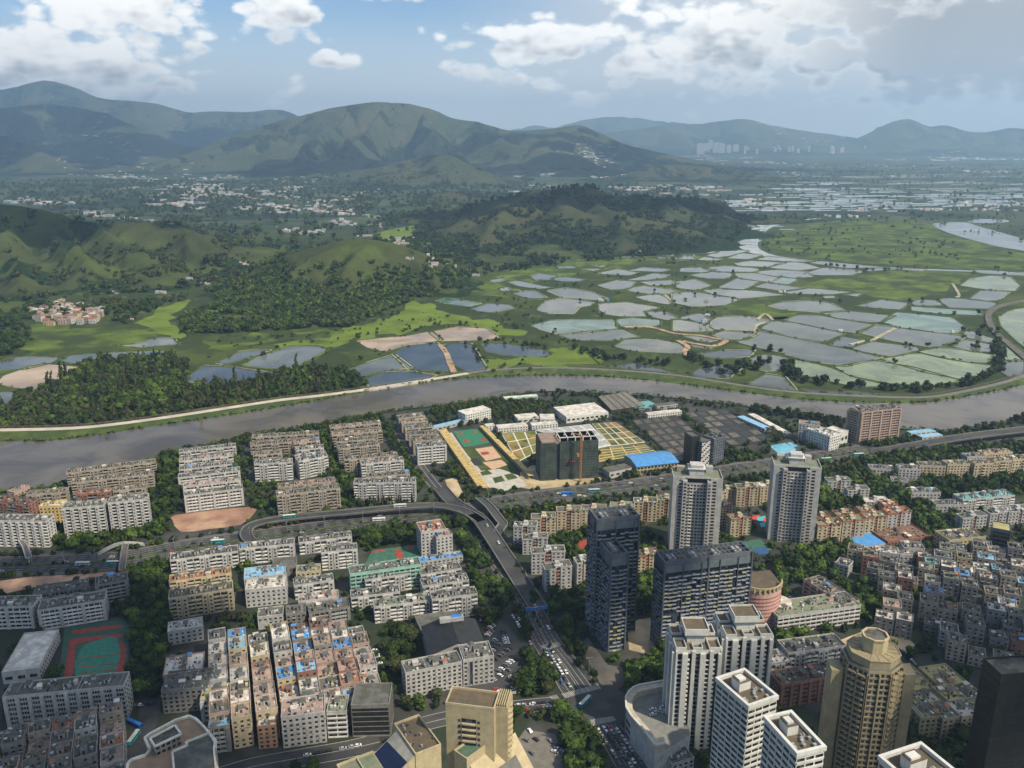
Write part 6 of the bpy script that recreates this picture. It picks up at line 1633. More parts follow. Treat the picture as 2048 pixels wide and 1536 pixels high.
for q in ([(788,1100),(800,1098),(812,1120),(796,1122)], [(815,1092),(825,1091),(826,1098),(816,1099)], [(745,1102),(770,1099),(772,1103),(744,1106)]): px_poly('court_key', q, .23, REDC)
px_poly('sports_court', [(1155,1082),(1178,1078),(1178,1105),(1160,1105)], .2, REDC)
px_poly('tennis_court', [(1480,1085),(1520,1078),(1545,1100),(1505,1108)], .2, GREEND); px_poly('tennis_court', [(1505,1098),(1530,1094),(1540,1108),(1518,1110)], .23, mat('court_blue', (.03, .09, .22), rnd=0, world=True))
px_poly('swimming_pool', [(1538,892),(1570,886),(1600,903),(1560,910)], .25, mat('pool_blue', (.15, .42, .55), rough=.15, rnd=0, world=True))
px_poly('swimming_pool', [(1574,886),(1586,884),(1596,893),(1586,896)], .29, MAT['pool_blue'])
for i, (x, y, mt) in enumerate(((1510,1036,'or'),(1522,1038,'tl'),(1535,1040,'or'),(1528,1050,'lb'),(1540,1056,'tl'))):
    px_poly('playground', [(x-9,y-4),(x+8,y-6),(x+11,y+3),(x-6,y+5)], .2+.01*i, mat('play_'+mt, {'or': (.6,.06,.07), 'tl': (.08,.42,.42), 'lb': (.1,.4,.5)}[mt], world=True, rnd=0))
# yellow roofed colonnades along the park
def colonnade(pts, w, label, m=YEL):
    P = px_line(pts, 10); o = P[0]; t = thing('colonnade', label, 'walkway', (o[0], o[1], 0)); L, R = ribbon(P, w); n = len(P); tot = sum(math.dist(a[:2], c[:2]) for a, c in zip(P[:-1], P[1:]))
    b = MB(); d = (P[-1]-P[0])[:2]; Ln = np.linalg.norm(d); u = d/Ln; v = np.array([-u[1], u[0]]); s = 0; k = 0; slat = MB(); posts = MB()
    slatm = None
    while s < Ln:
        q = u*(s+1.3); mm = MB(); c4 = [q-u*1.3-v*w/2, q+u*1.2-v*w/2, q+u*1.2+v*w/2, q-u*1.3+v*w/2]
        if slatm is None:
            z0 = MB(); r = [c-q for c in c4]; z0.hexa([(*c, 4.2) for c in r] + [(*c, 4.6) for c in r]); slatm = z0.mesh('roof_panel', m)
        o_ = link('roof_panel', slatm, t); o_.location = (q[0], q[1], .2*(k % 2)); s += 3.1; k += 1
        for g in (-1, 1): e = q + v*g*(w/2-.4); posts.box(e[0]-.25, e[0]+.25, e[1]-.25, e[1]+.25, 0, 4.2)
    posts.build('columns', WALL['b'], t, 'stuff'); strip(MB(), P, w, 0)
colonnade([(885,866),(968,984)], 10, 'long yellow slatted colonnade beside the grey staircase blocks')
colonnade([(964,858),(1062,958)], 6, 'long yellow slatted colonnade on the construction tower side of the park')
STONE = mat('pale_stone', (.46, .43, .37), world=True, rnd=0, grime=.2, scale=.2)
b = MB(); strip(b, px_line([(898,866),(930,912),(985,975)], 5), 7, .2); b.build('park_path', STONE, None, 'structure')
px_poly('park_lawn', [(918,898),(985,890),(1060,968),(985,985)], .14, BANK)
PLZ = mat('peach_paving', (.52, .34, .22), world=True, rnd=0, scale=.3)
for i, (q, m) in enumerate((([(950,898),(985,893),(1003,915),(972,922)], PLZ), ([(960,905),(975,903),(980,908),(965,911)], REDC), ([(965,925),(1003,920),(1015,930),(985,940)], PLZ), ([(960,942),(1000,938),(1035,950),(1050,965),(990,980)], STONE),
     ([(985,956),(1003,952),(1010,962),(990,967)], BANK), ([(1008,950),(1024,947),(1036,956),(1016,961)], BANK), ([(940,920),(955,916),(968,930),(950,932)], MAT['dark_recess']), ([(990,970),(1045,963),(1055,972),(1000,984)], STONE), ([(960,945),(975,940),(985,948),(965,952)], MEADOW))): px_poly('park_bed', q, .17+.012*i, m, occ=False)
occupy([at(*q) for q in ((935,895),(985,890),(1060,968),(985,985))])
# ---- filter beds: grid of planted basins between white walkways
def basin_field(name, label, quad, nu, nv, mats, gap, wall, h, inner, cat='waterworks basin', rnd=1, skip=(), water_in=False):
    A, Bc, Cc, Dd = [at(*q)[:2] for q in quad]; ctr = (A+Bc+Cc+Dd)/4; t = thing(name, label, cat, (*ctr, 0)); occupy((A, Bc, Cc, Dd))
    f = lambda u, v: (A*(1-u)*(1-v) + Bc*u*(1-v) + Cc*u*v + Dd*(1-u)*v) - ctr
    rn = random.Random(rnd); LU = (np.linalg.norm(Bc-A)+np.linalg.norm(Cc-Dd))/2; LV = (np.linalg.norm(Dd-A)+np.linalg.norm(Cc-Bc))/2
    base = MB(); base.hexa([(*f(u, v), .07) for u, v in ((0, 1), (1, 1), (1, 0), (0, 0))] + [(*f(u, v), h) for u, v in ((0, 1), (1, 1), (1, 0), (0, 0))]); base.build('walkway_slab', wall, t)
    for i in range(nu):
        for j in range(nv):
            if (i, j) in skip: continue
            g = gap; gu, gv = g/LU, g/LV; u0, u1, v0, v1 = i/nu+gu, (i+1)/nu-gu, j/nv+gv, (j+1)/nv-gv; m = rn.choice(mats); b = MB(); c = f((u0+u1)/2, (v0+v1)/2)
            b.poly([(*(f(u, v)), h+.03) for u, v in ((u0, v1), (u1, v1), (u1, v0), (u0, v0))])
            e = [f(u, v) for u, v in ((u0, v1), (u1, v1), (u1, v0), (u0, v0))]
            b.m[-1] = 0
            for k in range(4): a, c2 = e[k], e[(k+1) % 4]; b.bar((*a, h+.1), (*c2, h+.1), .5 if inner else .3, 1)
            if inner:
                for q in range(1, inner+1): w_ = q/(inner+1); b.bar((*(e[0]*(1-w_)+e[1]*w_), h+.12), (*(e[3]*(1-w_)+e[2]*w_), h+.12), .45, 1)
            b.build('basin', [m, wall if inner else BANKP], t)
    return t
OCH = mat('ochre_bed', (.22, .145, .045), var=.3, scale=.08, world=True, rnd=.2, rough=1, col2=(.16, .17, .03)); GRB = mat('green_bed', (.070, .085, .020), var=.3, scale=.08, world=True, rnd=.2, rough=1, col2=(.2, .17, .04)); DRK = water('tank_water', (.035, .038, .032), .12)
WK = mat('white_walkway', (.66, .65, .60), world=True, rnd=0, grime=.15); DW = mat('tank_wall', (.040, .038, .033), world=True, rnd=0, grime=.3)
TC = mat('tank_cover', (.185, .17, .145), world=True, rnd=.2, grime=.4, var=.25)
basin_field('filter_beds', 'ochre and green filter beds with white paths beside the netted tower', [(1003,868),(1072,863),(1082,900),(1035,925)], 3, 3, [OCH, GRB, OCH], 1.0, WK, .6, 0, rnd=3)
basin_field('filter_beds', 'large ochre and green filter beds below the white warehouse', [(1184,848),(1231,845),(1290,885),(1222,893)], 4, 4, [OCH, GRB, GRB], .8, WK, .6, 0, rnd=5)
basin_field('filter_beds', 'striped yellow and green beds behind the blue roofed hall', [(1197,897),(1288,889),(1314,905),(1198,924)], 4, 5, [OCH, GRB, GRB], .8, mat('yellow_walk', (.62, .46, .14), world=True, rnd=0), .6, 0, rnd=6)
basin_field('aeration_tanks', 'pale grey aeration tanks between the beds and the netted tower', [(1070,862),(1180,850),(1222,892),(1195,897),(1082,900)][:4], 5, 4, [mat('pale_tank', (.36, .37, .37), world=True, grime=.3)], 1.0, WK, 1.2, 2, rnd=7)
basin_field('settling_tanks', 'wide field of dark settling tanks between the palm avenues', [(1262,843),(1352,832),(1450,912),(1356,926)], 5, 7, [TC, TC, DRK, TC], 2.2, DW, 1.6, 2, rnd=8)
basin_field('settling_tanks', 'dark settling tanks on the far side of the central palm avenue', [(1366,828),(1450,820),(1548,882),(1462,895)], 4, 6, [TC, TC, DRK], 2.2, DW, 1.6, 2, rnd=9)
basin_field('settling_tanks', 'ribbed dark tank block between the white warehouse and the teal hall', [(1196,800),(1252,791),(1290,818),(1222,828)], 5, 1, [TC], 1.0, DW, 5, 0, rnd=10)

# ================================================================ TREES
LEAF = []
def leaf_mat(name, a, bcol, world=False):
    m = bpy.data.materials.new(name); m.use_nodes = True; t = NT(m.node_tree); b = t.n['Principled BSDF']
    P = t.new('ShaderNodeNewGeometry').outputs['Position']; oi = t.new('ShaderNodeObjectInfo')
    c = t.mix(t.ramp(t.noise(P, .045, 4, .7), .38, .62), (*a, 1), (*bcol, 1))
    c = t.mix(t.ramp(t.noise(P, .9, 2, .6), .35, .7, 0, .6), c, tuple(x*.45 for x in a)+(1,))
    c = t.mix(1.0, c, t.ramp(oi.outputs['Random'], 0, 1, .7, 1.3, False), 'MULTIPLY')
    t.l.new(c, b.inputs['Base Color']); b.inputs['Roughness'].default_value = .9; b.inputs['Specular IOR Level'].default_value = .12
    MAT[name] = m; return m
LF = [leaf_mat('leaves_deep', (.020, .036, .011), (.052, .088, .018)), leaf_mat('leaves_fresh', (.055, .095, .018), (.095, .145, .025)), leaf_mat('leaves_olive', (.045, .058, .020), (.068, .072, .026)), leaf_mat('leaves_conifer', (.020, .034, .014), (.045, .050, .024))]
BARK = mat('bark', (.10, .07, .045), scale=2)
def ico():
    p = (1+5**.5)/2; V = [(-1,p,0),(1,p,0),(-1,-p,0),(1,-p,0),(0,-1,p),(0,1,p),(0,-1,-p),(0,1,-p),(p,0,-1),(p,0,1),(-p,0,-1),(-p,0,1)]
    F = [(0,11,5),(0,5,1),(0,1,7),(0,7,10),(0,10,11),(1,5,9),(5,11,4),(11,10,2),(10,7,6),(7,1,8),(3,9,4),(3,4,2),(3,2,6),(3,6,8),(3,8,9),(4,9,5),(2,4,11),(6,2,10),(8,6,7),(9,8,1)]
    return np.array(V)/np.linalg.norm(V[0]), np.array(F)
IV, IF = ico()
def crown_arrays(rs, kind='round', nleaf=150, lobes=6, ls=.16):
    """unit crown: radius 1, z from 0 to about 1.6; lobes plus scattered leaf faces, all triangles"""
    V = []; Fc = []; nv = 0
    cs = []
    for i in range(lobes):
        if kind == 'round': a = rs.uniform(0, 6.28); r = rs.uniform(.1, .55); c = np.array([r*cos(a), r*sin(a), rs.uniform(.45, 1.1)]); s = np.array([1, 1, .85])*rs.uniform(.36, .58)
        elif kind == 'cone': z = i/lobes*1.9+.2; c = np.array([rs.uniform(-.1, .1), rs.uniform(-.1, .1), z]); s = np.array([1, 1, 1.1])*(.55*(1-z/2.6))
        else: a = rs.uniform(0, 6.28); r = rs.uniform(.3, .75); c = np.array([r*cos(a), r*sin(a), rs.uniform(.3, .8)]); s = np.array([1, 1, .6])*rs.uniform(.3, .5)
        cs.append((c, s)); v = IV*s*(1+rs.uniform(-.22, .22, (12, 1)))+c; V.append(v); Fc.append(IF+nv); nv += 12
    for i in range(nleaf):
        c, s = cs[rs.randint(len(cs))]; d = rs.normal(size=3); d /= np.linalg.norm(d); p = c+d*s*rs.uniform(.85, 1.28)
        a = rs.normal(size=3)*ls; b2 = rs.normal(size=3)*ls; V.append(np.array([p+a, p-a*.5+b2, p-a*.5-b2])); Fc.append(np.array([[nv, nv+1, nv+2]])); nv += 3
    return np.vstack(V), np.vstack(Fc)
RS = np.random.RandomState(3)
CROWN = {('round', k): crown_arrays(RS, 'round', 170, 7, .13) for k in range(4)}
CROWN.update({('cone', k): crown_arrays(RS, 'cone', 90, 6, .12) for k in range(2)})
MEDC = {('round', k): crown_arrays(RS, 'round', 58, 4, .18) for k in range(5)}; MEDC.update({('cone', k): crown_arrays(RS, 'cone', 40, 5, .15) for k in range(2)})
LOWC = {('round', k): crown_arrays(RS, 'round', 22, 2, .24) for k in range(4)}; LOWC.update({('cone', k): crown_arrays(RS, 'cone', 16, 3, .18) for k in range(2)})
CM = {}
def crown_mesh(kind, k, mi):
    key = (kind, k, mi)
    if key not in CM: V, Fc = CROWN[(kind, k)]; CM[key] = raw_mesh('crown', V, Fc, [LF[mi]])
    return CM[key]
tb = MB(); tb.cyl(0, 0, .055, -.05, .75, 0, 6, .03)
for a in (.3, 2.3, 4.4): tb.bar((0, 0, .45), (.35*cos(a), .35*sin(a), .85), .035)
TRUNK = tb.mesh('trunk', [BARK])
TREES = []
def plant(x, y, r, kind, mi, label, group, hh=None, z=0):
    TREES.append((x, y, z, r, kind, mi, label, group, hh or r*random.uniform(.85, 1.15)))
def region(pxs, n, r, kinds, mis, label, group='city trees', dense=True, rr=1, wpx=True):
    Wp = [at(*p)[:2] for p in pxs]; xs = [p[0] for p in Wp]; ys = [p[1] for p in Wp]; made = 0
    area = 0
    for i in range(len(Wp)): a, c = Wp[i-1], Wp[i]; area += a[0]*c[1]-c[0]*a[1]
    area = abs(area)/2; n = n or int(area/(3.1*r*r*.62)); pts = []
    for _ in range(n*9):
        if made >= n: break
        x, y = random.uniform(min(xs), max(xs)), random.uniform(min(ys), max(ys))
        if not inside(Wp, x, y) or not free(x, y, rr): continue
        q = r*random.uniform(.7, 1.3)
        if any(abs(x-a)+abs(y-c) < (q+e)*.62 for a, c, e in pts[-140:]): continue
        pts.append((x, y, q)); made += 1; plant(x, y, q, random.choice(kinds), random.choice(mis), label, group)
R5 = ['round']
region([(255,1115),(335,1108),(340,1180),(338,1250),(330,1430),(262,1430),(250,1370),(262,1260)], 0, 5.4, R5, [0,0,1,0], 'dark green tree in the dense belt between school and white slabs')
region([(292,940),(352,918),(362,1000),(345,1035),(330,1070),(120,1104),(112,1082),(200,1078),(292,1060),(300,990)], 0, 5.2, R5, [0,0,1], 'tree in the thicket around the ribbed white blocks')
region([(300,925),(350,905),(470,885),(500,870),(500,885),(480,895),(480,960),(490,1010),(560,1012),(500,1025),(486,990)], 0, 4.6, R5, [1,0,2], 'tree squeezed between the stepped slab columns')
region([(640,868),(662,862),(668,905),(700,960),(706,1000),(690,1012),(545,1034),(545,1000),(640,970),(662,930)], 0, 4.6, R5, [0,1,0], 'tree in the green gap between two slab estates')
region([(762,850),(800,842),(825,900),(850,955),(838,990),(832,1004),(700,1014),(706,1000),(832,985),(800,930)], 0, 4.6, R5, [0,1,0], 'tree along the lane beside the grey staircase blocks')
region([(500,872),(560,868),(640,850),(700,836),(760,832),(762,846),(660,852),(640,862),(560,872)], 0, 3.8, R5, [1,2,0], 'riverside tree behind the stepped slabs')
region([(700,1062),(830,1040),(930,1032),(950,1080),(975,1130),(1000,1180),(1020,1230),(985,1250),(958,1200),(935,1130),(918,1090),(905,1062),(840,1060),(830,1085),(742,1098),(705,1090)], 0, 5.0, R5, [0,0,1], 'tree in the dark grove between highway and mint school')
region([(740,1225),(850,1222),(955,1215),(980,1240),(1000,1250),(985,1262),(940,1250),(850,1260),(845,1290),(830,1330),(812,1370),(800,1400),(770,1400),(790,1330),(770,1250)], 0, 5.2, R5, [0,0,2], 'dark tree in the grove beside the black gabled hall')
region([(1000,1235),(1030,1245),(1058,1300),(1100,1370),(1095,1398),(1045,1402),(1030,1370),(1050,1330)], 0, 5.0, R5, [0,0,2], 'street tree between car park and main road')
region([(1110,1432),(1150,1428),(1180,1455),(1225,1536),(1260,1600),(1130,1600),(1135,1530),(1112,1470)], 0, 5.4, R5, [0,0,1], 'big dark tree in the row below the junction')
region([(900,1412),(1010,1424),(1100,1414),(1105,1430),(1040,1445),(1010,1440)], 26, 4.0, R5, [0,2], 'small tree along the cross street behind the beige tower')
region([(1100,1195),(1172,1185),(1170,1250),(1130,1262),(1110,1240)], 0, 5.2, R5, [0,0,1], 'tree in front of the taller slate tower at the flyover foot')
region([(1245,1340),(1300,1318),(1340,1300),(1345,1366),(1262,1378)], 0, 5.6, R5, [0,0,1], 'large dark tree between slate slab and the mall')
region([(1268,1160),(1322,1155),(1322,1222),(1268,1228)], 0, 5.2, R5, [0,1], 'tree between the slate towers')
region([(1255,1250),(1320,1240),(1322,1300),(1262,1305)], 14, 3.0, R5, [0,1], 'small tree in the sandy garden between the slate towers')
region([(1120,1270),(1175,1262),(1215,1330),(1205,1350),(1160,1310),(1130,1300)], 12, 4.2, R5, [0], 'plaza tree beside the wide main road')
region([(1545,1125),(1600,1108),(1662,1112),(1672,1160),(1606,1160),(1565,1175),(1548,1150)], 0, 5.4, R5, [0,0,1], 'dark tree in the grove behind the rose building')
region([(1636,965),(1700,950),(1740,940),(1800,965),(1850,1000),(1890,1050),(1885,1090),(1830,1078),(1830,1020),(1740,1008),(1660,1020),(1640,1030)], 0, 5.2, R5, [1,1,0], 'bright green tree on the wooded slope behind the sunny walk-ups')
region([(1500,930),(1660,925),(1760,912),(1900,897),(2060,885),(2060,908),(1900,920),(1740,936),(1640,950),(1440,965),(1446,945)], 0, 4.4, R5, [0,1,2], 'roadside tree on the hillside edge of the highway')
region([(1850,950),(2060,935),(2060,990),(1930,998),(1900,1040),(1880,1010),(1830,980)], 0, 5.4, R5, [0,0,0], 'dark tree in the wood in front of the hillside row')
region([(985,1008),(1210,984),(1212,1000),(1160,1012),(1050,1034),(1010,1050)], 0, 4.2, R5, [0,2,1], 'tree in the strip between highway and cream walk-ups')
region([(1025,1100),(1150,1060),(1178,1058),(1178,1120),(1140,1120),(1060,1100)], 0, 4.4, R5, [0,1], 'courtyard tree among the weathered walk-ups')
region([(1180,965),(1218,950),(1270,948),(1360,938),(1360,955),(1300,962),(1190,978)], 0, 3.8, R5, [0,2], 'tree in front of the blue roofed hall')
region([(1444,905),(1530,912),(1600,915),(1700,890),(1850,868),(1850,882),(1740,896),(1640,910),(1500,932),(1420,942),(1410,935)], 0, 4.2, R5, [0,0,1], 'tree along the waterworks side of the highway')
region([(1500,812),(1600,828),(1690,845),(1690,856),(1600,840),(1500,826)], 0, 4.6, R5, [0,3], 'dark tree on the river bank behind the offices')
region([(1840,862),(1900,855),(2060,838),(2060,848),(1930,870),(1850,880)], 16, 5.4, R5, [0,3], 'round dark tree on the river bank beside the elevated road')
region([(1080,784),(1200,788),(1300,795),(1470,814),(1470,822),(1300,803),(1200,796),(1080,792)], 44, 3.6, R5, [0,3], 'tree in the thin row along the river bank')
region([(860,822),(920,812),(1010,800),(1080,800),(1100,812),(1070,830),(990,840),(985,822),(930,818),(880,838)], 0, 3.8, R5, [0,2], 'tree around the white riverside office')
region([(1260,838),(1268,836),(1366,930),(1352,932)], 34, 2.6, ['palm'], [0], 'palm in the avenue between filter beds and dark tanks')
region([(1352,826),(1364,824),(1462,905),(1450,912)], 34, 2.6, ['palm'], [0], 'palm in the central avenue between the two tank fields')
region([(1455,818),(1470,822),(1570,880),(1552,886)], 30, 2.8, ['palm'], [0], 'palm in the avenue beside the light blue roofed shed')
region([(1040,832),(1110,828),(1112,845),(1044,850)], 9, 2.8, ['palm'], [0], 'palm in front of the silver roofed sheds')
region([(1222,838),(1300,822),(1370,815),(1372,822),(1300,832),(1240,846)], 22, 2.8, ['palm'], [0], 'palm in the row across the tank field top')
region([(895,930),(935,925),(965,985),(925,1000),(905,1000),(890,960)], 26, 4.2, R5, [0,1,2], 'tree in the small park beside the yellow colonnade')
region([(1700,1190),(1730,1165),(1768,1175),(1790,1225),(1745,1262),(1720,1235)], 0, 5.0, R5, [1,0], 'bright tree on the lane beside the dense grey quarter')
region([(1545,1262),(1605,1255),(1612,1290),(1550,1300)], 0, 5.0, R5, [0,1], 'dark tree behind the white slab with long balconies')
region([(1640,1090),(1720,1085),(1715,1115),(1650,1115)], 20, 4, R5, [0,1], 'tree at the foot of the sunny walk-up row')
region([(1790,1480),(1990,1470),(2060,1500),(2060,1600),(1790,1600)], 0, 5.5, R5, [0,0,2], 'dark tree below the beige terraced blocks')
region([(80,1410),(95,1300),(130,1250),(128,1300),(118,1360),(100,1400)], 24, 4.4, R5, [0], 'tree between sports hall and running track')
region([(100,1245),(262,1228),(262,1240),(130,1250)], 18, 4.2, R5, [0], 'dark tree between the classrooms and the running track')
region([(20,1450),(160,1440),(160,1455),(20,1465)], 16, 3.6, R5, [0,2], 'tree between dormitory and the packed houses')
region([(60,965),(130,955),(130,975),(40,995)], 12, 3.4, R5, [1,0], 'tree on the bank beside the low pink house')
region([(553,1016),(680,1000),(686,1008),(555,1028)], 26, 2.6, ['cone'], [3], 'dark cypress at the foot of the long cream block')
region([(706,1004),(832,1000),(836,1008),(708,1016)], 26, 2.6, ['cone'], [3], 'dark cypress at the foot of the pale block by the ramp')
region([(480,1240),(520,1228),(720,1216),(740,1225),(730,1240),(600,1235),(520,1245)], 20, 3.2, R5, [0,1], 'tree behind the top row of the pink village')
region([(1680,1380),(1810,1385),(1810,1440),(1700,1440)], 8, 4, R5, [0], 'tree at the foot of the round tan tower')
# everything else inside the city that is still free
ncity = len(TREES)
region([(0,1000),(300,930),(700,850),(900,820),(1100,800),(1500,830),(1800,870),(2060,850),(2060,1560),(0,1560)], 2600, 3.5, R5, [0,0,1,2], 'small tree in a gap between city buildings')
def along0(pts, n, r, j, label):
    P = px_line(pts, 10) if not hasattr(pts[0], 'shape') else pts
    for i in range(n):
        k = random.randrange(len(P)-1); f = random.random(); p = P[k]*(1-f)+P[k+1]*f; plant(p[0]+random.gauss(0, j), p[1]+random.gauss(0, j), r*random.uniform(.7, 1.25), 'round', random.choice([0, 0, 1, 2]), label, 'street trees')
hl, hr = ribbon(HW, 37)
for E in (hl, hr): along0([np.array([*p, 0.]) for p in E], 150, 3.0, 1.0, 'street tree along the highway pavement')
along0(HW, 90, 1.5, .4, 'bush on the highway median')
mc = [(mL[i]*.5+mR[i]*.5) for i in range(int(len(mL)*.55))]; along0(mc, 26, 1.5, .4, 'bush on the main road median')
along0(mL[:int(len(mL)*.55)], 30, 3.4, 1.5, 'street tree on the main road pavement'); along0(mR[:int(len(mR)*.6)], 26, 3.0, 1.5, 'street tree on the main road pavement')
# named countryside trees around the ponds
nc0 = len(TREES)
for txt in ("528,712,6 715,678,6 722,720,4 690,742,6 930,690,5 970,688,4 1010,690,4 1045,694,4 1090,698,5 860,688,3 880,675,3 820,655,4 940,575,4 1160,602,4 1205,600,5 1370,600,5 1390,590,4 1430,590,5 1310,583,4 1330,625,4 1600,590,4 1630,592,4 1820,605,6 1845,600,6 1910,630,6 1955,628,6 1925,660,6 1965,658,6 1540,703,7 1562,705,6 1508,700,5 1480,735,6 1855,692,6 1810,690,4 1820,694,4 1790,727,5 1465,600,4 1270,660,3 1110,660,4 1415,735,6 1445,748,7 1460,742,7 1470,750,6 1640,605,4 1680,605,5 1350,605,4",):
    for q in txt.split():
        x, y, r = [float(v) for v in q.split(',')]; p = at(x, y); plant(p[0], p[1], r, 'round', random.choice([0, 3]), 'lone dark tree standing on a bund between the fish ponds', 'trees on the pond bunds')
def along(pts, n, r, j, label, group, mis=(0, 3), kinds=('round',)):
    P = px_line(pts, 8); L = [0]
    for a, c in zip(P[:-1], P[1:]): L.append(L[-1]+math.dist(a[:2], c[:2]))
    for i in range(n):
        s = random.uniform(0, L[-1]); k = max(0, next((q for q in range(len(L)) if L[q] >= s), 1)-1); f = (s-L[k])/(L[k+1]-L[k]+1e-6); p = P[k]*(1-f)+P[k+1]*f
        plant(p[0]+random.gauss(0, j), p[1]+random.gauss(0, j*1.4), r*random.uniform(.7, 1.3), random.choice(kinds), random.choice(mis), label, group)
along([(1570,725),(1575,745),(1600,760),(1650,770),(1720,776),(1800,780),(1880,778),(1930,770),(1980,752),(1998,735),(2000,710),(1995,690)], 100, 6.5, 4, 'dark tree in the curved belt round the green ponds', 'tree belt round the green ponds')
along([(1380,715),(1400,728),(1440,735),(1480,742),(1520,728),(1560,722)], 34, 6, 9, 'dark tree in the thicket by the dark ponds', 'thicket by the dark ponds')
along([(1150,700),(1200,712),(1260,722),(1330,730)], 34, 5.5, 8, 'tree in the thicket above the patrol road', 'thicket by the dark ponds')
along([(940,680),(1000,682),(1060,690),(1110,700)], 20, 3.5, 4, 'tree in the row shading the dark narrow pond', 'trees on the pond bunds')
along([(945,690),(955,710),(975,735)], 16, 3.5, 3, 'bushy tree on the bund between two dark ponds', 'trees on the pond bunds')
along([(2040,690),(1990,660),(1950,690),(1985,700)], 12, 5, 6, 'tree beside the levee road bend', 'trees on the pond bunds')
along([(1640,530),(1750,541),(1820,536)], 14, 5, 5, 'dark tree at the far pond edge', 'trees on the pond bunds')
TL = {}
LANDM = [(c[0], c[1], o['label']) for c, o in BLD]
def tree_label(x, y, r, mi, fallback):
    sz = 'large' if r > 5.6 else 'small' if r < 4.2 else 'middling'; tone = {0: 'dark', 1: 'bright', 2: 'olive', 3: 'blackish'}[mi]; L = sorted(LANDM, key=lambda q: (q[0]-x)**2+(q[1]-y)**2)
    for q in L[:3]:
        w = q[2].replace(',', '').split()[:9]
        while w and w[-1] in ('the', 'a', 'of', 'in', 'to', 'at', 'its', 'with', 'and', 'by', 'beside', 'from', 'behind', 'between', 'along', 'on', 'below', 'above', 'closest', 'standing', 'nearest', 'against', 'facing', 'touching', 'near', 'over', 'under', 'down', 'right', 'first', 'second', 'third'): w.pop()
        for side in (('riverward' if y > q[1]+8 else 'nearside'),):
            s = f'{sz} {tone} tree, {side} of the {" ".join(w)}'
            if s not in TL: TL[s] = 1; return s
    TL[s] += 1; return s
# sort by size in view: the 300 biggest stand alone, the rest are joined
def vis(T): p = project((T[0], T[1], T[2])); return -T[3]/math.hypot(T[1], CAM_H) if -60 < p[0] < 2108 and p[1] < 1600 else 1
TREES.sort(key=vis); SINGLE = [T for T in TREES if T[4] != 'palm'][:285]; PALMS = [T for T in TREES if T[4] == 'palm']; sid = set(id(T) for T in SINGLE); REST = [T for T in TREES if id(T) not in sid and T[4] != 'palm']
for (x, y, z, r, kind, mi, label, group, hh) in SINGLE:
    t = thing('tree', tree_label(x, y, r, mi, label), 'tree', (x, y, z), random.uniform(0, 6.28), group)
    o = link('crown', crown_mesh(kind, random.randint(0, 3 if kind == 'round' else 1), mi), t); o.scale = (r, r, hh*(1 if kind == 'round' else 1.6)); o.location = (0, 0, hh*.35)
    o = link('trunk', TRUNK, t); o.scale = (r, r, hh*1.5)
pv_ = MB()
for k in range(11):
    a = k*.571; d = np.array([cos(a), sin(a)]); n_ = np.array([-d[1], d[0]])*.12
    for s0, s1, z0, z1 in ((0, .5, 0, .22), (.5, 1.0, .22, -.15)): pv_.poly([(*(d*s0-n_), z0), (*(d*s1-n_*.7), z1), (*(d*s1+n_*.7), z1), (*(d*s0+n_), z0)])
PF = pv_.mesh('fronds', [LF[3]]); pt_ = MB(); pt_.cyl(0, 0, .09, 0, 1, 0, 6, .06); PT = pt_.mesh('trunk', [BARK])
for (x, y, z, r, kind, mi, label, group, hh) in PALMS:
    t = thing('palm_tree', label, 'palm', (x, y, z), random.uniform(0, 6), 'palms of the waterworks'); o = link('fronds', PF, t); o.scale = (r*1.3, r*1.3, r*1.5); o.location = (0, 0, 7.5); o = link('trunk', PT, t); o.scale = (2.2, 2.2, 7.5)
def join_trees(name, L, low, label, mats=LF, cat='trees'):
    Vs, Fs, Ms, nv = [], [], [], 0
    for (x, y, z, r, kind, mi, hh) in L:
        V, Fc = (LOWC if low else MEDC)[(kind, random.randint(0, 3 if kind == 'round' else 1))]; a = random.uniform(0, 6.28); c, s = cos(a), sin(a)
        Q = np.empty_like(V); Q[:, 0] = (V[:, 0]*c-V[:, 1]*s)*r+x; Q[:, 1] = (V[:, 0]*s+V[:, 1]*c)*r+y; Q[:, 2] = V[:, 2]*hh*(1 if kind == 'round' else 1.7)+z+hh*.15
        Vs.append(Q); Fs.append(Fc+nv); Ms.append(np.full(len(Fc), mi)); nv += len(V)
    if not Vs: return
    o = link(name, raw_mesh(name, np.vstack(Vs), np.vstack(Fs), mats, np.concatenate(Ms)), None, 'stuff'); tag(o, label, cat); return o
join_trees('city_trees', [(x, y, z, r, k, m, h) for x, y, z, r, k, m, _, g, h in REST if y < 1050 or 1], False, 'smaller trees filling the gaps between the city buildings')
# wood on the far bank (too dense to count)
def scatter_px(poly, n, r, kinds, mis, rr=0, hz=False):
    Wp = [at(*p)[:2] for p in poly]; xs = np.random.uniform(min(p[0] for p in Wp), max(p[0] for p in Wp), n*6); ys = np.random.uniform(min(p[1] for p in Wp), max(p[1] for p in Wp), n*6); k = inside(Wp, xs, ys); out = []
    for x, y in zip(xs[k], ys[k]):
        if len(out) >= n: break
        if not free(x, y, rr): continue
        q = r*random.uniform(.65, 1.3); q *= random.choice([.7, 1, 1, 1.35]); out.append((x, y, 0, q, random.choice(kinds), random.choice(mis), q*random.uniform(.8, 1.15)))
    return out
fw = scatter_px([(-60,860),(0,850),(0,812),(40,790),(160,728),(230,712),(310,706),(370,722),(380,745),(380,760),(430,766),(530,760),(560,742),(640,735),(690,765),(700,778),(560,798),(330,832),(200,850)], 1900, 5.0, ['round']*9+['cone'], [0, 2, 2, 3, 1])
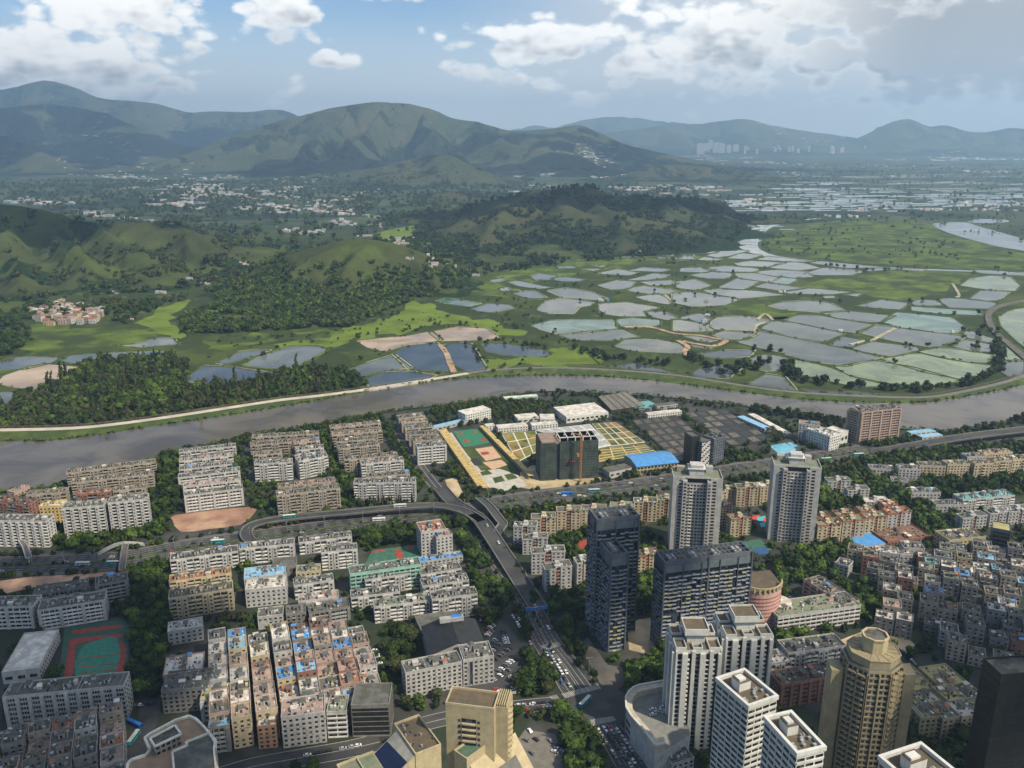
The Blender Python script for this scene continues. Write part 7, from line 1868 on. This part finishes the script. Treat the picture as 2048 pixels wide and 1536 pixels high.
fw += scatter_px([(190,800),(330,760),(380,770),(300,815),(220,830)], 120, 6, ['round'], [1]); fw += scatter_px([(640,745),(700,742),(745,770),(700,782),(660,785)], 70, 6, ['round'], [0]); fw += scatter_px([(-40,620),(40,640),(65,680),(20,710),(-40,715)], 130, 6.5, ['round'], [0])
join_trees('riverside_wood', fw, False, 'dense mixed wood along the promenade on the far bank', cat='wood')
# shrubs and trees on hills and plain
hs = []
def hill_scatter(poly, n, r, thr, mis, mode='hill', Y=None):
    Wp = [at(*p)[:2] for p in poly] if Y is None else poly; c = 0
    xs = np.random.uniform(min(p[0] for p in Wp), max(p[0] for p in Wp), n*4); ys = np.random.uniform(min(p[1] for p in Wp), max(p[1] for p in Wp), n*4); k = inside(Wp, xs, ys)
    cl = fbm(xs/90., ys/90., 4, 21)
    for x, y, q in zip(xs[k], ys[k], cl[k]):
        if c >= n: break
        if not free(x, y, 1): continue
        z = ground_z(x, y); s = scrub_at(x, y) if z > 0 else .5
        if mode == 'low' and z > random.uniform(12, 58): continue
        if q + (s*.5 if z > 0 else .1) < thr: continue
        c += 1; w = r*random.choice([.5, .8, 1, 1, 1.3])*random.uniform(.8, 1.2); hs.append((x, y, max(0, z)-.8, w, 'round', random.choice(mis), w*random.uniform(.8, 1.2)))
hill_scatter([(370,668),(360,640),(430,600),(520,540),(700,500),(900,560),(930,580),(830,600),(800,612),(740,632),(700,655),(640,655),(500,665)], 5200, 6.5, .44, [0, 0, 2, 1], 'low')
hill_scatter([(-60,640),(-60,420),(500,440),(520,540),(400,600),(330,610),(220,640),(60,610)], 3300, 7, .68, [0, 2, 2])
hill_scatter([(750,560),(700,470),(1000,440),(1500,440),(1500,480),(1350,510),(1080,535),(960,560)], 3000, 8, .66, [0, 3])
hill_scatter([(0,640),(60,605),(210,620),(340,600),(260,650),(210,640)], 260, 6, .45, [0])
join_trees('hillside_scrub', hs, True, 'shrubs and trees covering the gullies of the green hills', cat='scrub')
hs = []
hill_scatter([(450,560),(200,440),(0,400),(0,362),(600,362),(1000,372),(1400,372),(1400,420),(1000,450),(760,500)], 3500, 11, .54, [0, 3])
hill_scatter([(1400,330),(2060,330),(2060,440),(1600,450),(1450,430)], 1300, 8, .60, [0, 3])
hill_scatter([(1380,440),(1600,425),(2060,430),(2060,560),(1800,545),(1300,560),(1000,570),(960,560),(1340,510)], 700, 5, .68, [0, 2])
hill_scatter([(60,720),(400,690),(700,640),(1000,575),(1350,560),(1500,640),(1300,700),(1200,740),(700,760),(560,720),(400,720)], 420, 3.6, .60, [0, 2])
for Pd in POND_POLYS:
    cy_ = sum(p[1] for p in Pd)/len(Pd)
    if cy_ > 2500: continue
    for q in range(int(len(Pd)*.45)):
        k = random.randrange(len(Pd)); a_, c_ = Pd[k-1], Pd[k]; f = random.random()
        for _ in range(random.choice([1, 1, 3])): w = random.uniform(1.0, 2.6); hs.append((a_[0]*(1-f)+c_[0]*f+random.gauss(0, 2.2), a_[1]*(1-f)+c_[1]*f+random.gauss(0, 2.2), .2, w, 'round', random.choice([0, 2, 2, 1]), w*random.uniform(.5, .9)))
for Pl, zb, nn_ in ((nb, .8, 520), (fb_, .2, 420)):
    for q in range(nn_):
        k = random.randrange(1, len(Pl)); f = random.random(); a_, c_ = Pl[k-1], Pl[k]; w = random.uniform(1.2, 3.0); hs.append((a_[0]*(1-f)+c_[0]*f+random.gauss(0, 1.5), a_[1]*(1-f)+c_[1]*f+random.gauss(0, 1.5), zb, w, 'round', random.choice([0, 1, 2]), w*.7))
join_trees('plain_woods', hs, True, 'scattered woods and hedges of the far plain', cat='woods')

# ================================================================ FAR PLAIN: towns, sheds, ponds, towers
rs = random.Random(12)
def far_quads(name, rows, label, m, cat, z=.6):
    b = MB()
    for (x0, x1, y, n, wpx, hpx) in rows:
        for i in range(n):
            x = rs.uniform(x0, x1); yy = y + rs.uniform(-hpx*2.2, hpx*2.2); w = wpx*rs.uniform(.4, 1.5); h = hpx*rs.uniform(.35, .9)
            P = [at(x, yy+h), at(x+w, yy+h-w*.01), at(x+w+h, yy), at(x+h, yy)]; b.poly([(p[0], p[1], z+.05*(i % 5)) for p in P])
    o = b.build(name, m, None, 'stuff'); tag(o, label, cat)
far_quads('far_fish_ponds', [(1440,2048,405,70,60,3),(1470,2048,392,60,60,2.4),(1500,2048,380,50,50,2),(1550,2048,366,40,50,1.6),(1450,1900,415,40,40,3),(1500,2048,352,30,50,1.2),(1900,2048,400,8,60,5),(1330,1500,480,30,22,3.5),(1370,1560,455,24,26,3),(1240,1330,510,6,20,2),(1440,1560,440,16,30,2.4),(1600,2048,335,16,50,1)], 'silvery fish ponds in thin strips across the far plain', water('far_water', (.26, .28, .26), .14), 'fish ponds')
WB = [mat('far_white', (.58, .57, .55)), mat('far_pink', (.48, .37, .33)), mat('far_grey', (.33, .34, .34)), mat('far_blue', (.12, .25, .42))]
def town(label, rows, hmax=9):
    b = MB()
    for (x0, x1, y, sy, n, s) in rows:
        for i in range(int(n*.75)):
            if i % 9 == 0: cx_, cy_ = rs.uniform(x0, x1), y+rs.gauss(0, sy)
            x = cx_+rs.gauss(0, (x1-x0)*.035+4); yy = cy_+rs.gauss(0, sy*.18); p = at(x, yy); w, d, h = s*rs.uniform(.25, 1.1), s*rs.uniform(.25, .8), rs.uniform(3, hmax)
            g = ground_z(p[0], p[1]); b.box(p[0]-w/2, p[0]+w/2, p[1]-d/2, p[1]+d/2, g-2, g+h, rs.choices([0, 1, 2, 3], [3, 2.6, 4, .4])[0])
    tag(b.build('far_town', WB, None, 'stuff'), label, 'town')
town('white houses and depots scattered over the plain behind the left hill', [(0,80,400,5,60,34),(80,150,408,3,60,42),(160,240,430,3,50,34),(240,330,440,3,22,30),(90,280,332,3,150,55),(300,400,412,5,90,30),(300,470,395,7,180,26),(360,470,372,4,140,40),(400,560,385,5,160,32),(480,660,418,5,110,28),(560,700,425,3,90,30),(330,620,360,9,130,34),(450,760,400,14,150,22),(560,700,460,12,50,18),(640,780,440,10,50,20),(100,420,350,10,130,34)])
town('white buildings along the foot of the big mountain', [(960,1060,354,2,30,60),(1010,1070,383,2,18,40),(1080,1240,344,3,110,50),(1150,1260,352,4,60,40),(1180,1240,340,2,50,60),(1060,1130,372,2,30,60),(1240,1430,375,4,190,34),(1330,1450,380,4,110,30),(1480,1560,405,4,50,30),(700,900,480,8,30,18)])
town('small white farm buildings among the ponds and hill foot', [(215,250,588,3,10,9),(315,330,580,4,10,10),(370,385,562,2,7,10),(395,410,570,3,6,10),(485,510,540,4,7,10),(600,620,520,4,6,10),(840,900,552,8,46,10),(825,835,565,2,5,10),(950,970,553,3,8,12),(260,268,640,2,3,10),(1190,1215,604,2,10,8),(1405,1430,640,6,16,8),(1410,1420,632,3,8,8),(1560,1566,580,2,4,8),(1905,1912,660,2,4,8),(1680,1690,663,2,4,7),(1410,1416,600,2,4,8),(1260,1280,512,2,6,18)], 6)
town('distant low town under the hazy hills', [(1490,1860,304,2.2,260,90),(1600,2048,318,3,120,80),(1380,1560,320,4,90,60),(1560,2048,345,10,90,34),(1500,2048,425,6,50,22),(1860,2048,412,8,40,22)], 12)
FT = [(1402,287,15),(1414,287,12),(1422,280,8),(1434,285,14),(1444,287,12),(1458,290,9),(1472,289,11)]
for i in range(46):
    if i < 7: x, ytop, wpx = FT[i]; m = 2; lab = ['wide grey blue slab at the outer edge of the distant cluster', 'grey blue tower squeezed beside the tallest of the distant cluster', 'tallest grey blue tower of the distant cluster under the hills', 'broad grey blue slab just past the tallest distant tower', 'grey blue tower in the middle of the distant cluster', 'slim grey blue tower near the end of the distant cluster', 'last low grey blue tower of the distant cluster'][i]; g = 'distant grey blue towers'
    elif i < 32: x = rs.choice([rs.uniform(1490, 1600), rs.uniform(1500, 1760)]); ytop = rs.uniform(291, 299); wpx = rs.uniform(3, 7); m = rs.choice([2, 1, 2, 0]); lab = 'tiny pale tower in the distant row under the hazy hills'; g = 'distant pale towers'
    else: x = rs.uniform(1860, 2040); ytop = rs.uniform(292, 300); wpx = rs.uniform(3, 5); m = rs.choice([0, 2]); lab = 'tiny pale tower under the rounded hazy hill'; g = 'distant pale towers'
    Yd = 16000 + rs.uniform(-500, 500); p = at_dist(x, ytop, Yd); w = wpx/FPX*Yd; b = MB(); b.box(-w/2, w/2, -15, 15, 0, p[2]); b.box(-w/5, w/5, -6, 6, p[2], p[2]+6)
    o = b.build('distant_tower', WB[m], None); o.location = (p[0], p[1], 0); tag(o, lab, 'tower', g)

# ================================================================ VEHICLES
def car_mesh(col, name):
    b = MB(); P = [(-2.2, .45), (-2.2, .85), (-1.9, .95), (2.0, .9), (2.2, .75), (2.2, .4)]
    pr = lambda pts, w, m: (b.v.extend([(x, -w, z) for x, z in pts] + [(x, w, z) for x, z in pts]), [b.f.append((n0+i, n0+(i+1) % k_, n0+k_+(i+1) % k_, n0+k_+i)) or b.m.append(m) for n0, k_ in [(len(b.v)-2*len(pts), len(pts))] for i in range(k_)], b.f.append(tuple(range(len(b.v)-2*len(pts), len(b.v)-len(pts)))), b.m.append(m), b.f.append(tuple(range(len(b.v)-len(pts), len(b.v)))), b.m.append(m))
    pr(P, .88, 0); pr([(-1.75, .93), (-1.25, 1.38), (.55, 1.38), (1.25, .93)], .74, 1); b.box(-1.2, .5, -.72, .72, 1.385, 1.44, 0)
    for x in (-1.35, 1.35):
        for y in (-.9, .72): b.box(x-.33, x+.33, y, y+.18, .02, .6, 2)
    m = mat('car_'+name, col, rough=.3, rnd=.1, var=.03, spec=.6); return b.mesh('car', [m, GLASSD, DARK])
CARS = {k: car_mesh(c, k) for k, c in {'white': (.72, .72, .72), 'silver': (.42, .43, .44), 'black': (.02, .02, .022), 'red': (.40, .03, .02), 'blue': (.03, .10, .32), 'grey': (.15, .155, .16)}.items()}
CK = ['white']*10 + ['silver']*7 + ['black']*7 + ['grey']*5 + ['red', 'blue']
ncar = 0
def car(p, rz, where, z=.26, ck=None):
    global ncar
    ck = ck or random.choice(CK); o = link('car', CARS[ck], None); o.location = (p[0], p[1], z); o.rotation_euler = (0, 0, rz); tag(o, f'{ck} car {where}', 'car', 'cars '+where); ncar += 1
def bus(p, rz, z, col, label):
    b = MB(); b.box(-5.8, 5.8, -1.25, 1.25, .45, 2.9); o = thing('bus', label, 'bus', (p[0], p[1], z), rz, 'city buses'); b.build('body', mat('bus_'+col, {'teal': (.03, .33, .36), 'white': (.65, .65, .64), 'blue': (.03, .16, .5), 'green': (.05, .32, .16)}[col], rough=.35), o)
    b = MB(); b.box(-5.5, 5.5, -1.28, 1.28, 1.5, 2.35); b.box(5.7, 5.84, -1.1, 1.1, 1.2, 2.6); b.build('windows', GLASSD, o); b = MB(); b.box(-5.6, 5.4, -1.1, 1.1, 2.9, 3.08); b.box(-2, .5, -.7, .7, 3.08, 3.3); b.build('roof', WALL['bw'] if col != 'blue' else BLUE, o)
    for x in (-3.6, 3.4):
        for y in (-1.3, 1.1): w = MB(); w.box(x-.5, x+.5, y, y+.2, 0, 1.0); w.build('wheel', DARK, o)
def row(a, c, n, where, jit=.5, prob=.85, perp=False, z=.26):
    p, q = at(*a), at(*c); d = q-p; rz = atan2(d[1], d[0]) + (pi/2 if perp else 0); L = np.linalg.norm(d[:2]); n = n or int(L/(2.7 if perp else 7))
    for i in range(n):
        if random.random() > prob: continue
        e = p + d*(i+.5)/n; car((e[0]+random.uniform(-jit, jit)*.4, e[1]+random.uniform(-jit, jit)*.4), rz + random.uniform(-.04, .04), where, z)
row((1096,1302),(1140,1375),12,'queuing towards the junction on the wide main road', prob=.7); row((1088,1300),(1130,1378),11,'queuing towards the junction on the wide main road', prob=.5); row((1104,1300),(1148,1372),10,'queuing towards the junction on the wide main road', prob=.4)
for a, c in (((1206,1456),(1262,1536)), ((1216,1455),(1275,1536)), ((1227,1452),(1288,1536)), ((1196,1460),(1240,1530))): row(a, c, 11, 'waiting below the lower zebra crossing', prob=.62)
row((1024,1232),(1062,1290),12,'driving down the tree side of the main road', prob=.7); row((1030,1228),(1070,1288),12,'driving down the tree side of the main road', prob=.5); row((1050,1180),(1100,1262),8,'on the upper part of the main road', prob=.4)
row((1126,1412),(1085,1420),4,'waiting on the cross street'); row((1110,1405),(1030,1413),8,'on the cross street', prob=.6); row((1105,1416),(1040,1423),8,'on the cross street', prob=.6)
for a, c in (((955,1290),(985,1262)), ((962,1302),(998,1276)), ((975,1312),(1000,1288)), ((988,1322),(1022,1296)), ((995,1345),(1030,1318)), ((985,1362),(1020,1340)), ((988,1378),(1006,1392)), ((948,1243),(972,1238)), ((970,1262),(990,1250)), ((1005,1262),(1018,1300)), ((1022,1352),(1034,1390))): LOTN = globals().get('LOTN', -1)+1; row(a, c, None, f'in the {ORD[LOTN]} row of the lot by the gabled hall', perp=True, prob=.8)
for a, c in (((1045,1468),(1064,1462)), ((1048,1485),(1056,1478)), ((1062,1488),(1076,1478)), ((1095,1485),(1118,1476)), ((1108,1508),(1120,1490)), ((1112,1512),(1140,1500)), ((1060,1510),(1075,1502)), ((1118,1528),(1145,1524))): row(a, c, None, 'parked in the small lot behind the beige tower', perp=True, prob=.75)
for a, c in (((1555,1206),(1580,1196)), ((1556,1214),(1584,1203)), ((1553,1255),(1562,1248))): row(a, c, None, 'parked in rows beside the rose building', perp=True, prob=.85)
row((748,1300),(765,1345),None,'parked beside the pink village', perp=True, prob=.7); row((1650,1365),(1668,1358),None,'parked between the towers', perp=True)
row((600,1515),(740,1488),14,'on the street below the pink village', prob=.35); row((265,1415),(310,1408),4,'on the street beside the dormitory'); row((1800,1300),(1830,1330),6,'parked on the lane by the round tan tower', prob=.8)
md = [(1306,1420),(1326,1415),(1312,1426),(1322,1422),(1306,1430),(1330,1425)]
for x, y in md: p = at(x, y, MALL_H); car(p, .3, 'parked on the mall roof deck', MALL_H+.03, random.choice(['white', 'white', 'silver']))
for x0, x1, off in ((0, 480, -7), (0, 480, 6), (520, 900, -7), (1020, 1500, -7), (1020, 1500, 7), (560, 1000, 7)):
    for i in range(13):
        if random.random() < .55: continue
        i0 = random.uniform(0, 1); x = x0+(x1-x0)*i0; q = min(range(len(HW)-1), key=lambda k: abs(project(HW[k])[0]-x)); d = HW[q+1]-HW[q]; rz = atan2(d[1], d[0]); nrm = np.array([-sin(rz), cos(rz)])*(off+random.choice([-3.5, 0, 3.5])); e = HW[q]+(d*random.random()); car((e[0]+nrm[0], e[1]+nrm[1]), rz, 'on the wide highway', .25)
for k in (12, 20, 26): p = FLY[k]; d = FLY[k+1]-FLY[k]; car((p[0]+2, p[1]), atan2(d[1], d[0]), 'on the straight flyover', p[2]+.06)
for (x, y, z, rz, col, lab) in ((1170,1408,.28,.95,'teal','teal bus with pale roof turning in the middle of the junction'), (436,1086,.28,.17,'teal','long teal bus on the highway near the white slab'), (166,1131,.28,.05,'white','white bus on the highway before the footbridge'), (228,1129,.28,.05,'teal','teal bus about to pass under the footbridge'),
    (1134,990,.28,.1,'blue','blue bus on the highway in front of the netted tower'), (1188,984,.28,.1,'teal','dark teal bus on the highway beyond the blue one'), (758,1042,.28,.15,'white','white and red bus on the highway beside the grove'), (1652,921,.28,.15,'green','green bus on the highway past the farther white tower'), (1717,912,.28,.15,'teal','teal bus where the elevated road begins'), (270,1452,.28,-.5,'blue','blue bus parked by the cream complex'), (268,1480,.28,1.5,'teal','teal bus beside the cream complex')):
    bus(at(x, y), rz, z, col, lab)
i = min(range(len(RAMP)-1), key=lambda k: abs(project(RAMP[k])[0]-578) + (100 if k < 20 else 0)); bus(RAMP[i], atan2(*(RAMP[i+1]-RAMP[i])[[1, 0]]), RAMP[i][2]+.05, 'teal', 'teal bus on the curved flyover ramp')
i = min(range(len(RAMP)-1), key=lambda k: abs(project(RAMP[k])[0]-803) + (100 if k < 20 else 0)); bus(RAMP[i], atan2(*(RAMP[i+1]-RAMP[i])[[1, 0]]), RAMP[i][2]+.05, 'white', 'white bus on the flyover ramp near the pale block')
# lamp posts and awnings
LM = MB(); LM.box(-.12, .12, -.12, .12, 0, 11); LP = LM.mesh('pole', [METAL]); LA = MB(); LA.box(-2, 2, -.08, .08, 11, 11.2); LA.box(-2.3, -1.3, -.2, .2, 10.9, 11.1); LA.box(1.3, 2.3, -.2, .2, 10.9, 11.1); LAm = LA.mesh('lamp_arm', [METAL])
for q in range(6, len(HW)-3, 3):
    p = HW[q]; t = thing('street_lamp', 'twin armed street lamp on the highway median', 'street lamp', (p[0], p[1], .3), 1.5, 'street lamps along the highway'); link('pole', LP, t); link('lamp_arm', LAm, t)
for i, (x, y) in enumerate(((1224,982),(1287,972),(1472,945),(1850,905),(1960,895),(1178,1345))):
    p = at(x, y); t = thing('street_lamp', 'tall twin armed street lamp beside the carriageway', 'street lamp', (p[0], p[1], .2), .2, 'street lamps along the highway'); link('pole', LP, t); link('lamp_arm', LAm, t)

# ================================================================ SHADE_CLOUDS OVERHEAD (above the haze, unseen, added out of frame to shade parts of the land)
def cloud(px, py, rx, ry, alt, seed, n=34):
    g = at(px, py) ; c = g + SUNV*(alt/SUNV[2]); rs_ = np.random.RandomState(seed); V = []; F_ = []; nv = 0
    for i in range(n):
        a = rs_.uniform(0, 6.28); r = rs_.uniform(0, 1)**.6; s = (1.15-r*.6)*rs_.uniform(.2, .34); q = np.array([r*cos(a)*rx, r*sin(a)*ry, rs_.uniform(0, .25)*rx*.4]); v = IV*np.array([s*rx*1.2, s*ry*1.2, s*rx*.45])*(1+rs_.uniform(-.25, .25, (12, 1))); v[:, 2] = np.maximum(v[:, 2], -rx*.05)
        V.append(v+q+c); F_.append(IF+nv); nv += 12
    V = np.vstack(V); return V, np.vstack(F_)
CLD = bpy.data.materials.new('shade_cloud_white'); CLD.use_nodes = True; CLD.node_tree.nodes['Principled BSDF'].inputs['Base Color'].default_value = (.85, .85, .85, 1); CLD.node_tree.nodes['Principled BSDF'].inputs['Roughness'].default_value = 1
SHADE_CLOUDS = [(40,500,560,380,2000),(1180,440,700,420,2200),(960,445,260,200,2200),(10,338,1500,1000,3200),(160,327,2000,1200,3400),(900,340,500,300,3200),(1120,338,900,400,3200),(430,316,2600,1300,3600),
    (640,350,900,500,3000),(1150,350,1100,400,3000),(60,1260,150,110,1700),(40,1480,170,100,1700),(2000,1420,130,100,1700),(1950,306,2500,900,4200),(1700,1480,110,70,1750),(1100,1250,60,50,1700),(2040,1330,90,90,1750),(1500,342,1200,500,3000)]
Vs, Fs, nv = [], [], 0
for i, (px, py, rx, ry, alt) in enumerate(SHADE_CLOUDS):
    c_ = at(px, py) + SUNV*(alt/SUNV[2])
    V, Fc = cloud(px, py, rx, ry, alt, 40+i); Vs.append(V); Fs.append(Fc+nv); nv += len(V)
if Vs: link('shade_clouds', raw_mesh('shade_clouds', np.vstack(Vs), np.vstack(Fs), [CLD], smooth=True), None, 'stuff')
# ================================================================ AIR
b = MB(); b.box(-27000, 27000, -2500, 28500, -1.6, 1450)
HZ = bpy.data.materials.new('haze_air'); HZ.use_nodes = True; t = NT(HZ.node_tree); t.n.clear()
o_ = t.new('ShaderNodeOutputMaterial'); pv = t.new('ShaderNodeVolumePrincipled'); pv.inputs['Density'].default_value = 6.0e-5
pv.inputs['Color'].default_value = (.50, .73, 1.0, 1); pv.inputs['Anisotropy'].default_value = .25
t.l.new(pv.outputs[0], o_.inputs['Volume']); HZ.cycles.homogeneous_volume = True
b.build('haze', HZ, None, 'stuff')
